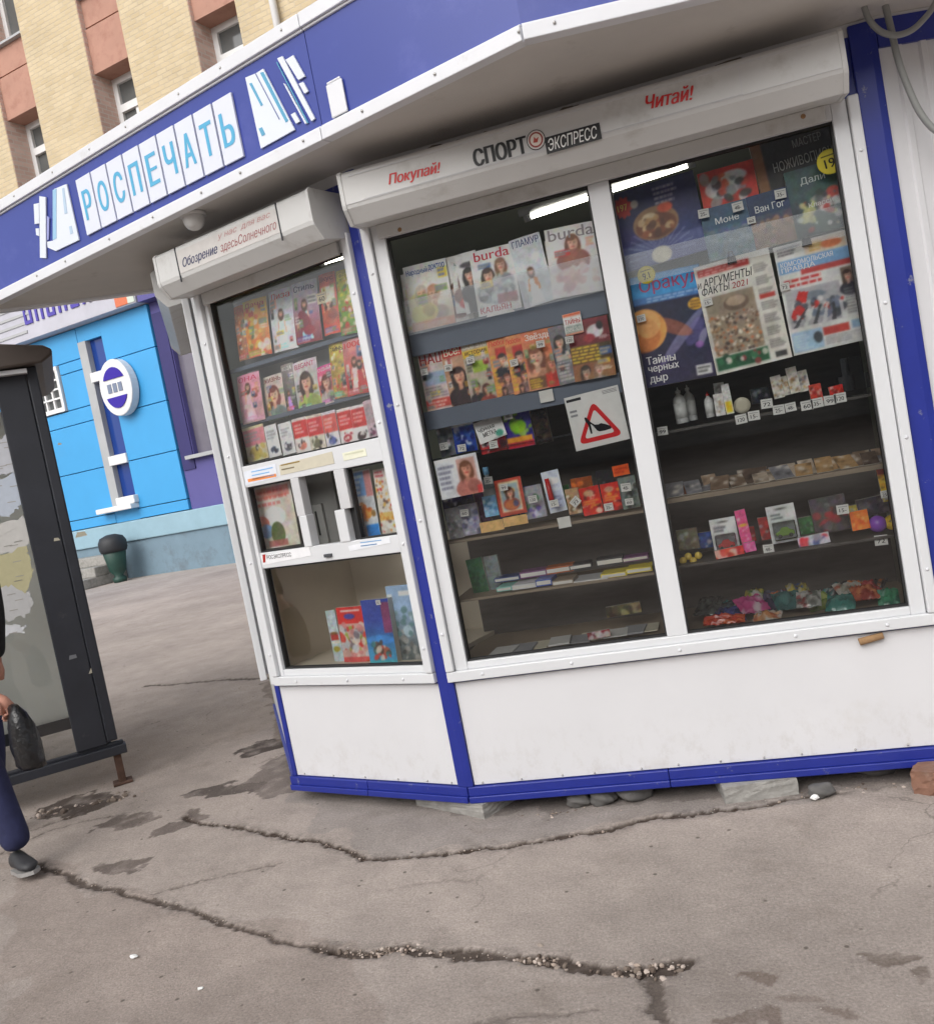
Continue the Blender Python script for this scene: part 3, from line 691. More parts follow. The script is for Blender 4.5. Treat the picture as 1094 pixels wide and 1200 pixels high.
def window(F, u0, u1, g0, g1, panes, rails, mull, posts=()):
    """frame + panes; panes are (ua, ub, za, zb) of the clear glass"""
    zb, zt = .556, 2.33
    m = MB()
    m.fbox(F, u0+.036, g0, zb+.04, zt, -.035, .014); m.fbox(F, g1, u1-.036, zb+.04, zt, -.035, .014)
    m.fbox(F, u0, u1, zb, zb+.04, -.035, .030)
    m.fbox(F, g0, g1, zb+.04, .624, -.035, .012); m.fbox(F, g0, g1, 2.272, zt, -.035, .012)
    fr = m.build('window_frame', 'white_pvc', K, bevel=.003)
    for a, c in ((u0, u0+.034), (u1-.034, u1)):
        m = MB(); m.fbox(F, a, c, zb+.042, zt, -.02, .034); m.build('guide_rail', 'white_pvc', K, bevel=.005)
    for a, c in mull:
        m = MB(); m.fbox(F, a, c, .624, 2.272, -.035, .010); m.build('mullion', 'white_pvc', fr, bevel=.003)
    for a, c in rails:
        m = MB(); m.fbox(F, g0, g1, a, c, -.035, .010); m.build('rail', 'white_pvc', fr, bevel=.003)
    for ua, ub, za, zb_ in panes:
        m = MB(); t = .007
        m.fbox(F, ua, ua+t, za, zb_, -.03, -.002); m.fbox(F, ub-t, ub, za, zb_, -.03, -.002); m.fbox(F, ua+t, ub-t, za, za+t, -.03, -.002); m.fbox(F, ua+t, ub-t, zb_-t, zb_, -.03, -.002)
        m.build('gasket', 'gasket', fr)
        m = MB(); V = [F.p(ua+t, za+t, -.014), F.p(ub-t, za+t, -.014), F.p(ub-t, zb_-t, -.014), F.p(ua+t, zb_-t, -.014)]
        m.add(V, [(0, 1, 2, 3) if np.dot(np.cross(F.U, [0, 0, 1.]), F.N) > 0 else (3, 2, 1, 0)]); m.build('glass_pane', 'window_glass', fr)
    return fr
FRAME_R = window(FR, .006, 1.766, .092, 1.682, [(.092, .863, .624, 2.272), (.937, 1.682, .624, 2.272)], [], [(.863, .937)])
FRAME_L = window(FL, .046, .944, .100, .886, [(.100, .886, .624, 1.086), (.100, .886, 1.545, 2.272), (.60, .886, 1.156, 1.452), (.100, .305, 1.156, 1.452)], [(1.086, 1.156), (1.452, 1.545)], [])
for u0, u1, z0, z1, w0, w1, mt in ((.345, .40, 1.156, 1.29, -.035, .014, 'white_pvc'), (.56, .605, 1.156, 1.29, -.035, .014, 'white_pvc'), (.308, .365, 1.29, 1.452, -.035, .012, 'rail_grey'), (.565, .612, 1.29, 1.452, -.035, .012, 'rail_grey'), (.306, .345, 1.156, 1.29, -.05, -.02, 'gasket')):
    m = MB(); m.fbox(FL, u0, u1, z0, z1, w0, w1); m.build('hatch_jamb', mt, FRAME_L, bevel=.003)
# little knobs, bolt heads and handle on the frames
m = MB()
for px, py in ((470, 270), (940, 138)):
    u, z = FR.at(px, py, .012); m.lathe([(.012, 0), (.012, .012), (.007, .02)], 12, M=FR.mat(u, z, .012) @ Matrix.Rotation(PI/2, 4, 'X'))
m.build('knob', 'cork', FRAME_R)
for F, u, z in [(FR, u, z) for u in (.023, 1.749) for z in (.75, 1.2, 1.65, 2.15)]+[(FL, u, z) for u in (.063, .927) for z in (.7, 1.12, 1.6, 2.1)]+[(FR, u, .576) for u in (.15, .5, .9, 1.3, 1.6)]+[(FL, u, .576) for u in (.2, .5, .8)]:
    m = MB(); m.lathe([(.006, 0), (.006, .003), (.003, .005)], 10, M=F.mat(u, z, .034 if z > .6 else .030) @ Matrix.Rotation(PI/2, 4, 'X')); m.build('bolt_head', 'white_trim', K)
u, z = FL.at(385, 651, .012); m = MB(FL.mat(u, z, .01)); m.box(-.02, .02, -.006, .008, 0, .012, S(70, 72, 76)); m.build('latch', 'goods', FRAME_L, bevel=.002)

def shutter(F, u0, u1, zc0, zc1, d, name='shutter_box', ends=True):
    """roller shutter housing: canted profile, hung on the header over a window"""
    prof = [(0, zc0+.0), (d-.045, zc0-.02), (d-.004, zc0+.03), (d, zc0+.045), (d, zc1-.012), (d-.012, zc1), (0, zc1)]
    V = [F.p(u, z, w) for u in (u0, u1) for w, z in prof]; k = len(prof)
    q = [tuple(range(k)), tuple(range(2*k-1, k-1, -1))]+[(i+k, (i+1) % k+k, (i+1) % k, i) for i in range(k)]
    if np.dot(np.cross(F.U, [0, 0, 1.0]), F.N) < 0: q = [t[::-1] for t in q]
    m = MB(); m.add(V, q); sb = m.build(name, 'shutter_white', K, bevel=.003)
    # end caps and the lip of the rolled curtain
    prof2 = [(w+.003*(1 if w > .01 else 0), z+(.003 if z > (zc0+zc1)/2 else -.003)) for w, z in prof]
    for a, c in ((u0-.004, u0+.012), (u1-.012, u1+.004)):
        V = [F.p(u, z, w) for u in (a, c) for w, z in prof2]; m = MB(); m.add(V, q); m.build('end_cap', 'shutter_white', sb, bevel=.002)
    m = MB(); m.fbox(F, u0+.05, u1-.05, zc0-.055, zc0-.004, .016, .030); m.build('curtain_slat', 'shutter_white', sb, bevel=.003)
    return sb
SBR = shutter(FR, .020, 1.712, 2.325, 2.485, .20)
SBL = shutter(FL, .055, .945, 2.315, 2.475, .20)
SBB = shutter(FLL, .07, 1.45, 2.325, 2.465, .165)
# grooves, print sheet and lettering of the right hand box
m = MB(); m.fbox(FR, .06, 1.62, 2.462, 2.466, .2, .203); m.fbox(FR, .1, 1.40, 2.372, 2.3745, .2, .2025); m.fbox(FR, 1.40, 1.403, 2.372, 2.466, .2, .2025); m.fbox(FR, .02, 1.71, 2.3685, 2.371, .2, .2015); m.build('groove', 'rail_grey', SBR)
def px_text(m, F, w, body, bl, br, hpx, col, bold=0, shear=0, dz=.001):
    a = F.at(*bl, w); c = F.at(*br, w); t = F.at(bl[0]-.19*hpx, bl[1]-hpx, w)
    sg = 1 if np.dot(np.cross(F.U, [0, 0, 1.]), F.N) > 0 else -1
    ang = math.atan2(c[1]-a[1], sg*(c[0]-a[0])); Mx = F.mat(a[0], a[1], w+dz) @ Matrix.Rotation(ang, 4, 'Z')
    m.text(body, 0, 0, math.hypot(*(c-a)), t[1]-a[1], 0, col, Mx, bold, shear)
RED, BLK, WHT = S(196, 40, 40), S(24, 24, 26), S(232, 232, 230)
m = MB()
px_text(m, FR, .2, 'Покупай!', (456, 220), (518, 205), 16, RED, .035, .3, .002)
m.build('slogan_lettering', 'print', SBR); m = MB()
px_text(m, FR, .2, 'Читай!', (757, 129), (814, 116), 17, RED, .035, .3, .002)
m.build('slogan_lettering', 'print', SBR); m = MB()
px_text(m, FR, .2, 'СПОРТ', (556, 196), (619, 179), 20, BLK, .06, 0, .002)
m.build('slogan_lettering', 'print', SBR); m = MB()
a = FR.at(641, 181, .2); c = FR.at(704, 155, .2); M = FR.mat(a[0], a[1], .202)
wl_ = c[0]-a[0]; m.prism([(0, 0), (wl_, .002), (wl_, .055), (.0, .055)], 0, .0015, BLK, M)
m.text('ЭКСПРЕСС', .008, .008, wl_-.02, .040, .0025, WHT, M, .008, .25)
m.build('slogan_lettering', 'print', SBR); m = MB()
a = FR.at(628, 164, .2); M = FR.mat(a[0], a[1], .2025)
for r, cc, dz in ((.032, BLK, .0), (.029, S(210, 205, 200), .001), (.024, S(150, 60, 50), .002), (.019, S(225, 215, 205), .003)):
    m.prism([(r*math.cos(2*PI*k/24), r*1.05*math.sin(2*PI*k/24)) for k in range(24)], 0, dz+.0008, cc, M)
m.prism([(-.010, -.008), (.004, -.010), (.010, .006), (.001, .002), (-.004, .010)], 0, .0052, S(170, 60, 45), M)
m.build('roundel', 'print', SBR)
# left box: pasted paper strip with worn hand lettering, wrapped over the chamfer
m = MB(FL.mat(0, 0, .2)); cc = S(196, 193, 190)
m.box(-.80, -.22, 2.362, 2.452, 0, .0015, cc)
for k in range(24):
    pass
m.build('paper_strip', 'paper', SBL)
m = MB(); m.fbox(FL, .214, .219, 2.33, 2.47, .198, .2025); m.fbox(FL, .802, .807, 2.33, 2.47, .198, .2025); m.build('groove', 'shelter_dark', SBL)
m = MB(FL.mat(0, 0, .2022)); BLU = S(52, 56, 92); RD2 = S(150, 92, 92); RD3 = S(178, 134, 132)
m.text('Обозрение', -.775, 2.372, .215, .046, 0, BLU, None, .02, .35)
m.build('slogan_lettering', 'print', SBL); m = MB(FL.mat(0, 0, .2022))
m.text('здесьСолнечного', -.545, 2.372, .315, .042, 0, RD2, None, .005, .35)
m.build('slogan_lettering', 'print', SBL); m = MB(FL.mat(0, 0, .2022))
m.text('у нас  для вас', -.55, 2.424, .30, .022, 0, RD3, None, .005, .35)
m.build('slogan_lettering', 'print', SBL)
# grime lying on top of the right box, against the soffit
m = MB(); rr = random.Random(5)
for k in range(46):
    u = rr.uniform(.35, 1.45); r = rr.uniform(.010, .03)
    m.ell(FR.p(u, 2.487, rr.uniform(.05, .17)), (r*1.8, r*.5, r*.5), n=7, m=5, noise=.35, M=None)
tag(m.build('leaf_dirt', 'grime', SBR), kind='stuff')

# ------------------------------------------------------------------ canopy
RU = np.array([.986, .165, 0]); FR2 = Face(_c1, RU, (.165, -.986, 0))
P_L = FF.p(-3.28, 0); P_R = FR2.p(2.25, 0); P_B = np.array([-1.333, 1.033, 0])
FE = Face(P_L, P_B-P_L, (-(P_B-P_L)[1], (P_B-P_L)[0], 0))
def canopy():
    poly = [_c1[:2], P_R[:2], (2.95, 1.3), P_B[:2]+np.array([.0, .02]), P_L[:2]]
    cx = np.mean([p for p in poly], axis=0); inn = [p+(cx-p)*.012 for p in poly]
    m = MB(); m.prism(inn, ZS+.012, ZS+.03); m.build('soffit', 'soffit', K)
    m = MB(); m.prism([p+(cx-p)*.02 for p in poly], 2.955, 2.972); m.build('roof_sheet', 'rail_grey', K)
    m = MB(); m.prism([(1.86, 0), (0, 0), tuple(_le[:2]), tuple(FLL.p(1.5, 0)[:2]), (.4, 2.5), (2.7, 2.2), tuple(FRR.p(1.2, 0)[:2])], 2.52, 2.561); m.build('roof_deck', 'rail_grey', K)
    out = []
    for F, a, c in ((FF, -3.28, -.800), (FF, -.797, 0), (FR2, 0, 2.25), (FE, 0, float(np.linalg.norm(P_B-P_L)))):
        m = MB(); m.fbox(F, a, c, ZS+.03, 2.93, -.012, 0); fp = m.build('fascia_panel', 'fascia_blue', K); out.append(fp)
        m = MB(); m.fbox(F, a, c, ZS, ZS+.044, -.03, .016); m.fbox(F, a, c, ZS+.044, ZS+.050, -.02, .008); m.build('bottom_trim', 'white_trim', fp, bevel=.003)
        m = MB(); m.fbox(F, a, c, 2.925, 2.972, -.03, .018); m.fbox(F, a, c, 2.916, 2.925, -.02, .008); m.build('top_trim', 'white_trim', fp, bevel=.003)
    m = MB()
    for F, us in ((FF, np.arange(-3.2, 0, .29)), (FR2, np.arange(.12, 2.2, .31))):
        for u in us:
            for z in (ZS+.026, 2.95): m.lathe([(.005, 0), (.005, .002), (.002, .004)], 8, M=F.mat(u+random.uniform(-.04, .04), z, .0175) @ Matrix.Rotation(PI/2, 4, 'X'))
    tag(m.build('rivet', 'screw', K), kind='stuff')
    m = MB(FF.mat(0, 0, 0)); a = FF.at(398, 122); m.box(a[0]-.035, a[0]+.035, ZS+.052, ZS+.16, .004, .012); m.box(a[0]-.030, a[0]+.030, ZS+.16, ZS+.168, .004, .012); m.build('bracket', 'white_trim', out[1], bevel=.003)
    # sign: nine white letter tiles and two drawn emblems
    fp = out[0]; M = FF.mat(0, 0, 0); u0, u1 = -2.186, -1.172; n = 9; st = (u1-u0)/n
    TILE, CY = S(214, 218, 230), S(86, 168, 206)
    for i, ch in enumerate('РОСПЕЧАТЬ'):
        m = MB(M); x = u0+i*st
        zz0 = 2.637-.001*i; zz1 = 2.870-.0015*i
        m.box(x, x+st-.010, zz0, zz1, .002, .010, TILE)
        wl = .066 if ch not in 'Р' else .058
        m.text(ch, x+(st-.010)/2-wl/2, zz0+.056, wl, .122, .0112, CY, None, .035)
        m.build('letter_tile', 'print', fp)
    # emblem shapes: outlines read on the fascia plane
    def shape(m, sc, ox, oy, pts, col, d0, d1):
        P = [FF.at(ox+x/sc, oy+y/sc) for x, y in pts]; m.prism([(p[0], p[1]) for p in P], d0, d1, col)
    LW, TEAL, PALE = S(216, 222, 232), S(92, 160, 192), S(176, 196, 216)
    m = MB(M); q = lambda pts, c, d=.008, d0=.002: shape(m, 9.117, 20, 180, pts, c, d0, d)
    q([(415, 378), (545, 325), (678, 922), (430, 1040), (345, 1003), (337, 942), (402, 930)], LW)
    q([(402, 390), (440, 375), (440, 905), (402, 925)], S(150, 190, 218), .0095, .008); q([(500, 372), (522, 365), (556, 635), (528, 645)], PALE, .0095, .008); q([(575, 780), (600, 772), (618, 850), (590, 862)], PALE, .0095, .008)
    q([(255, 455), (322, 465), (326, 1116), (262, 1112)], LW); q([(195, 540), (250, 528), (252, 745), (205, 752)], LW); q([(215, 800), (250, 798), (254, 882), (222, 870)], LW); q([(332, 665), (356, 690), (350, 915), (332, 925)], S(150, 156, 206), .006)
    m.build('emblem', 'print', fp)
    m = MB(M); q = lambda pts, c, d=.008, d0=.002: shape(m, 9.117, 280, 60, pts, c, d0, d)
    q([(85, 285), (195, 240), (275, 190), (610, 840), (250, 1040)], LW); q([(245, 235), (280, 225), (545, 745), (520, 765)], TEAL, .0095, .008); q([(192, 245), (200, 240), (455, 728), (447, 735)], S(110, 120, 160), .0095, .008)
    q([(130, 350), (155, 340), (275, 575), (255, 590)], TEAL, .0095, .008); q([(230, 830), (265, 815), (300, 890), (265, 910)], TEAL, .0095, .008)
    q([(425, 80), (480, 55), (825, 720), (790, 750)], LW); q([(410, 120), (417, 116), (752, 768), (742, 770)], TEAL, .006); q([(490, 345), (510, 355), (738, 770), (722, 778)], LW)
    q([(515, 95), (595, 45), (720, 270), (650, 310)], LW); q([(655, 350), (700, 330), (755, 430), (715, 455)], LW); q([(570, 680), (610, 655), (665, 750), (625, 775)], LW)
    m.build('emblem', 'print', fp)
canopy()
# dome lamp under the soffit, in front of the left box
p = on_z(228, 262, 2.52); m = MB(Matrix.Translation(Vector(p)))
prof = [(.044, .04), (.044, .018), (.040, .0), (.030, -.016), (.014, -.025), (.003, -.027)]
m.lathe([(r, y) for r, y in prof[::-1]], 20, M=Matrix.Rotation(PI/2, 4, 'X')); m.lathe([(.052, .028), (.052, .042)], 20, M=Matrix.Rotation(PI/2, 4, 'X')); m.build('dome_lamp', 'shutter_white', K)
# tubes inside
def tube_lamp(F, w, a, c, label):
    p = F.at(*a, w); q = F.at(*c, w); P, Q = F.p(p[0], p[1], w), F.p(q[0], q[1], w)
    t = thing('tube_lamp', label, 'lamp', (P+Q)/2)
    m = MB(); m.tube([P, Q], .0085, 10); m.build('tube', 'tube_light', t)
    m = MB(); d = (Q-P)/np.linalg.norm(Q-P); m.tube([P-d*.03, P], .015, 10); m.tube([Q, Q+d*.03], .015, 10)
    up = np.array([0, 0, .03]); m.tube([P+up-d*.05, Q+up+d*.05], .017, 6); m.build('fitting', 'white_trim', t)
tube_lamp(FR, -.55, (622, 254), (805, 194), 'lit fluorescent tube under the kiosk ceiling behind the big window')
tube_lamp(FL, -.40, (381, 307), (420, 296), 'short stretch of lit tube in the top corner of the narrow left window')
# stickers on the left frame rails
def sticker(F, w, pts, col, label, cat='sticker', name='sticker', extra=None):
    P = [F.at(x, y, w) for x, y in pts]; a = np.mean(P, 0)
    sg = 1 if np.dot(np.cross(F.U, [0, 0, 1.]), F.N) > 0 else -1
    M = F.mat(a[0], a[1], w); L = [((p[0]-a[0])*sg, p[1]-a[1]) for p in P]
    m = MB(); m.prism(L, 0, .0012, col)
    if extra: extra(m, L)
    o = m.build(name, 'paper', None, M=M); return tag(o, label, cat)
def lines_on(m, L, cols, x0=.1, x1=.9, h=.55):
    xs = [p[0] for p in L]; ys = [p[1] for p in L]; W = max(xs)-min(xs); H = max(ys)-min(ys); k = len(cols)
    for i, c in enumerate(cols):
        y = max(ys)-H*(.18+(.7*i/max(k, 1))); m.box(min(xs)+W*x0, min(xs)+W*(x1-.12*(i % 2)), y-H*.35/k*h-.0005, y, .0012, .0018, c)
sticker(FL, .0105, [(288, 569), (325, 559), (323, 543), (286, 553)], S(214, 218, 226), 'white and blue sticker with an orange foot at the left end of the upper rail', extra=lambda m, L: (lines_on(m, L, [S(130, 176, 220), S(130, 176, 220), S(130, 176, 220)], .25), m.box(-.075, .07, -.045, -.028, .0012, .0018, S(222, 140, 84)) if False else lines_on(m, [(p[0], p[1]-.03) for p in L], [S(222, 140, 84)], .1, .95)))
sticker(FL, .0105, [(329, 557), (392, 543), (389, 529), (327, 545)], S(196, 190, 172), 'khaki strip sticker in the middle of the upper rail', extra=lambda m, L: lines_on(m, L, [S(140, 120, 70), S(120, 110, 90)], .04, .4))
sticker(FL, .0105, [(403, 540), (430, 534), (428, 525), (401, 531)], S(220, 220, 200), 'pale yellow sticker at the right end of the upper rail', extra=lambda m, L: lines_on(m, L, [S(200, 200, 176)]))
def _strip(m, L):
    xs = [p[0] for p in L]; ys = [p[1] for p in L]; x0, y0, H = min(xs), min(ys), max(ys)-min(ys)
    m.prism([(x0+.005, y0+.01), (x0+.02, y0+.01), (x0+.03, y0+H-.01), (x0+.012, y0+H-.01)], .0012, .0018, S(160, 44, 40)); m.text('РОСЭКСПРЕСС', x0+.035, y0+.022, .15, .018, .0019, S(40, 40, 44), None, .01)
sticker(FL, .0105, [(309, 662), (365, 651), (362, 640), (306, 652)], S(224, 224, 226), 'white strip sticker with black lettering and a dark red slash on the lower rail', extra=_strip)
sticker(FL, .0105, [(410, 646), (458, 636), (456, 629), (408, 640)], S(222, 224, 228), 'white sticker with scattered light blue blots on the lower rail', extra=lambda m, L: lines_on(m, L, [S(120, 160, 200), S(90, 130, 170)], .3, .8))

# ================================================================== PRINTED GOODS
class Cv:
    """a printed sheet: grid of colours, x 0..1 across, y 0..ar up"""
    def __init__(s, w, h, cell=.0045):
        s.w, s.h = w, h; s.nx = max(6, int(w/cell)); s.ny = max(6, int(h/cell)); s.ar = h/w
        s.X, s.Y = np.meshgrid(np.linspace(0, 1, s.nx+1), np.linspace(0, s.ar, s.ny+1)); s.A = np.ones(s.X.shape+(3,))*.8; s.sf = 1.2/s.nx
    def c(s, col): return np.array(col, float)/255
    def mix(s, m, col, a=1): m = np.clip(m, 0, 1)[..., None]*a; s.A = s.A*(1-m)+s.c(col)*m; return s
    def fill(s, col): s.A[:] = s.c(col); return s
    def grad(s, c0, c1, y0=0, y1=1):
        t = np.clip((s.Y/s.ar-y0)/(y1-y0), 0, 1)[..., None]; s.A = s.c(c0)*(1-t)+s.c(c1)*t; return s
    def ell(s, x, y, rx, ry, col, a=1, rot=0):
        y = y*s.ar; dx, dy = s.X-x, s.Y-y; cr, sr = math.cos(rot), math.sin(rot); px, py = dx*cr+dy*sr, -dx*sr+dy*cr
        return s.mix((1-np.hypot(px/rx, py/ry))*min(rx, ry)/s.sf+.5, col, a)
    def rect(s, x0, y0, x1, y1, col, a=1):
        y0 *= s.ar; y1 *= s.ar
        return s.mix(np.minimum.reduce([s.X-x0, x1-s.X, s.Y-y0, y1-s.Y])/s.sf+.5, col, a)
    def poly(s, P, col, a=1): return s.mix(in_poly(s.X, s.Y/s.ar, P).astype(float), col, a)
    def noise(s, amp, sc=6, seed=0, tint=True):
        for k in range(3):
            s.A[..., k] += (fbm(s.X*sc, s.Y*sc, seed+(k if tint else 0)*13)-.5)*amp
        return s
    def lines(s, x0, y0, x1, y1, col, n=6, seed=0, a=.8):
        r = np.random.default_rng(seed); H = (y1-y0)/n
        for i in range(n):
            yb = y1-(i+.8)*H; x = x0; e = x1-(x1-x0)*r.random()*.35
            while x < e:
                w = (x1-x0)*r.uniform(.06, .2); s.rect(x, yb, min(x+w, e), yb+H*.55, col, a); x += w+(x1-x0)*.03
        return s
    def bust(s, x, y, k, hair=(60, 38, 26), skin=(222, 172, 146), cloth=(150, 60, 60), long=1, bg=None):
        """head and shoulders; y = face centre (fraction of height), k = face half width"""
        ar = s.ar; Y = y; q = k/ar
        if long: s.ell(x, Y-.5*q, k*1.45, k*2.0, hair)
        s.ell(x, Y-3.6*q, k*2.6, k*1.9, cloth); s.rect(x-k*.38, Y-2.3*q, x+k*.38, Y-.8*q, [v*.85 for v in skin])
        s.ell(x, Y+.35*q, k*1.18, k*1.35, hair); s.ell(x, Y, k*.92, k*1.25, skin); s.ell(x+k*.45, Y-.15*q, k*.45, k*1.0, [v*.78 for v in skin], .6); s.ell(x-k*.25, Y+.1*q, k*.4, k*.6, [min(255, v*1.07) for v in skin], .6); s.ell(x-k*1.05, Y-1.0*q, k*.4, k*1.3, [v*.8+14 for v in hair], .7); s.ell(x+k*.9, Y-3.2*q, k*1.2, k*1.2, [v*.72 for v in cloth], .6)
        s.ell(x-k*.2, Y+.95*q, k*.9, k*.5, hair, .9)
        for d in (-1, 1): s.ell(x+d*k*.36, Y+.12*q, k*.15, k*.08, (70, 48, 42), .85); s.ell(x+d*k*.36, Y+.22*q, k*.24, k*.12, [v*.8 for v in skin], .5)
        s.ell(x, Y-.62*q, k*.3, k*.11, (176, 62, 62)); s.ell(x, Y-.22*q, k*.12, k*.09, [v*.78 for v in skin])
        return s
    def figure(s, x, y0, k, hair=(84, 54, 36), skin=(220, 172, 148), dress=(226, 226, 232), jacket=None):
        """standing woman, y0 = hem, k = head half width"""
        q = k/s.ar; H = y0
        s.poly([(x-k*2.2, H), (x+k*2.9, H), (x+k*1.1, H+7*q), (x-k*1.0, H+7*q)], dress)
        s.ell(x, H+8.3*q, k*1.25, k*2.2, dress)
        for d in (-1, 1): s.poly([(x+d*k*1.0, H+9.6*q), (x+d*k*1.6, H+9.2*q), (x+d*k*2.3, H+5*q), (x+d*k*1.7, H+4.9*q)], jacket or skin)
        if jacket: s.poly([(x+k*.2, H+10*q), (x+k*1.9, H+9.2*q), (x+k*2.2, H+6.2*q), (x+k*.7, H+6.6*q)], jacket)
        s.rect(x-k*.3, H+10*q, x+k*.3, H+11*q, skin); s.ell(x, H+11.4*q, k*1.4, k*2.1, hair); s.ell(x, H+12*q, k*.85, k*1.15, skin)
        s.ell(x, H+13*q, k*1.0, k*.55, hair)
        for d in (-1, 1): s.ell(x+d*k*.35, H+12.1*q, k*.16, k*.1, (50, 34, 30))
        s.ell(x, H+11.4*q, k*.28, k*.1, (180, 70, 70)); return s
    def busy(s, seed=0, n=9):
        r = np.random.default_rng(seed+77)
        for _ in range(n):
            x = r.choice([r.uniform(.02, .25), r.uniform(.6, .8)]); y = r.uniform(.02, .75); w = r.uniform(.14, .34); h = r.uniform(.05, .16)
            c = [(226, 224, 218), (230, 196, 60), (196, 50, 46), (60, 90, 150), (40, 38, 40), (224, 150, 120), (120, 160, 90)][r.integers(7)]
            if r.random() < .45: s.rect(x, y, min(x+w, .99), y+h, c, .9); s.lines(x+.01, y+.01, min(x+w, .98), y+h-.01, [255-v*.8 for v in c], 2, int(r.integers(99)), .8)
            elif r.random() < .5: s.lines(x, y, min(x+w, .98), y+h, c, 3, int(r.integers(99)), .9)
            else:
                s.rect(x, y, min(x+w*.7, .99), y+h*1.3, [v*.6+60 for v in c]); s.ell(x+w*.35, y+h*.8, w*.13, w*.17, (214, 168, 144)); s.ell(x+w*.35, y+h*.2, w*.25, w*.2, [v*.6 for v in c])
        return s
    def crowd(s, x0, y0, x1, y1, cols, n=60, r0=.012, r1=.04, seed=0):
        r = np.random.default_rng(seed)
        for _ in range(n):
            k = r.uniform(r0, r1); s.ell(r.uniform(x0, x1), r.uniform(y0, y1), k, k*r.uniform(.6, 1.6), cols[r.integers(len(cols))], .85, r.uniform(0, 3))
        return s
    def emit(s, m, th, curl=0.0, M=None, cy=0.0, soft=True):
        """adds the printed front, its edges and a back to the mesh builder; local x 0..w, y 0..h, z outwards"""
        A = s.A; X = s.X; Y = s.Y; sd = int(abs(A.sum()*10)) % 50
        for _ in range(1 if soft else 0):
            Pd = np.pad(A, ((1, 1), (1, 1), (0, 0)), mode='edge'); A = (Pd[1:-1, 1:-1]*4+Pd[:-2, 1:-1]*2+Pd[2:, 1:-1]*2+Pd[1:-1, :-2]*2+Pd[1:-1, 2:]*2+Pd[:-2, :-2]+Pd[2:, 2:]+Pd[:-2, 2:]+Pd[2:, :-2])/16; A = A*.6+s.A*.4; A = np.clip((A-.5)*1.12+.5, 0, 1)
        if soft: A = A*(.86+.28*fbm(X*4, Y*4, sd)[..., None])+(fbm(X*26, Y*26, sd+3)-.5)[..., None]*.10
        C = np.minimum(lin(np.clip(A*1.06, 0.0, 1.0)), .88)
        x = s.X*s.w; y = s.Y/s.ar*s.h; t = s.X; v = s.Y/s.ar
        z = curl*np.sin(PI*t)*(1-.3*v)+cy*v*v
        nx, ny = s.nx, s.ny
        V = np.column_stack([x.ravel(), y.ravel(), (z+th).ravel()])
        i = np.arange(ny)[:, None]*(nx+1)+np.arange(nx)[None, :]
        F = np.stack([i, i+1, i+nx+2, i+nx+1], -1).reshape(-1, 4)
        B = np.column_stack([x.ravel(), y.ravel(), z.ravel()])
        rim = list(range(0, nx))+[k*(nx+1)+nx for k in range(ny)]+[ny*(nx+1)+nx-k for k in range(nx)]+[(ny-k)*(nx+1) for k in range(ny)]
        k = len(rim); Vr = np.vstack([V[rim], B[rim]])
        m.add(V, F.tolist(), C.reshape(-1, 3), True, M)
        m.add(Vr, [(j, j+k, (j+1) % k+k, (j+1) % k) for j in range(k)]+[tuple(range(2*k-1, k-1, -1))], S(214, 208, 198), False, M)
def slot(F, w, bl, br, tl, lean=0.0, maxang=4.0):
    a, c, t = F.at(*bl, w), F.at(*br, w), F.at(*tl, w)
    sg = 1 if np.dot(np.cross(F.U, [0, 0, 1.]), F.N) > 0 else -1
    ang = math.atan2(c[1]-a[1], sg*(c[0]-a[0])); ang = max(-math.radians(maxang), min(math.radians(maxang), ang))
    M = F.mat(a[0], a[1], w) @ Matrix.Rotation(ang, 4, 'Z') @ Matrix.Rotation(-lean, 4, 'X')
    return M, math.hypot(*(c-a)), t[1]-a[1]
def magazine(F, w, bl, br, tl, paint, texts, label, cat='magazine', name='magazine', th=.005, curl=.004, lean=.05, group=None, cy=0.0, cell=.0036, mat='print', maxang=4.0):
    M, W, H = slot(F, w, bl, br, tl, lean, maxang)
    cv = Cv(W, H, cell); paint(cv); m = MB(); cv.emit(m, th, curl, None, cy)
    for t in texts:
        body, x, y, tw, thh, col = t[:6]; bold = t[6] if len(t) > 6 else .01; sh = t[7] if len(t) > 7 else 0
        V, Fc = glyphs(body, bold, sh)
        xx = x+V[:, 0]*tw; yy = y+V[:, 1]*thh
        z = curl*np.sin(PI*xx)*(1-.3*yy)+cy*yy*yy+th+.0012
        m.add(np.column_stack([xx*W, yy*H, z]), Fc, S(*col), False)
    o = m.build(name, mat, None, M=M); tag(o, label, cat, group); return o
def ledge(F, w, d, pa, pb, lip=.05, up=.004, mat='shelf_blue', thick=.010, u0=None, u1=None, name='shelf', par=None):
    """shelf board at the height of the pixels pa, pb (on depth w); lip hangs below the front edge"""
    a, c = F.at(*pa, w), F.at(*pb, w); z = (a[1]+c[1])/2-.002
    x0, x1 = (min(a[0], c[0]), max(a[0], c[0])) if u0 is None else (u0, u1)
    m = MB(); m.fbox(F, x0, x1, z-thick, z, w-d, w+.02)
    s_ = m.build(name, mat, par or K, bevel=.001)
    if lip: m = MB(); m.fbox(F, x0, x1, z-lip, z+up, w+.021, w+.025); m.build('shelf_lip', mat, s_, bevel=.001)
    return z
WR = -.11
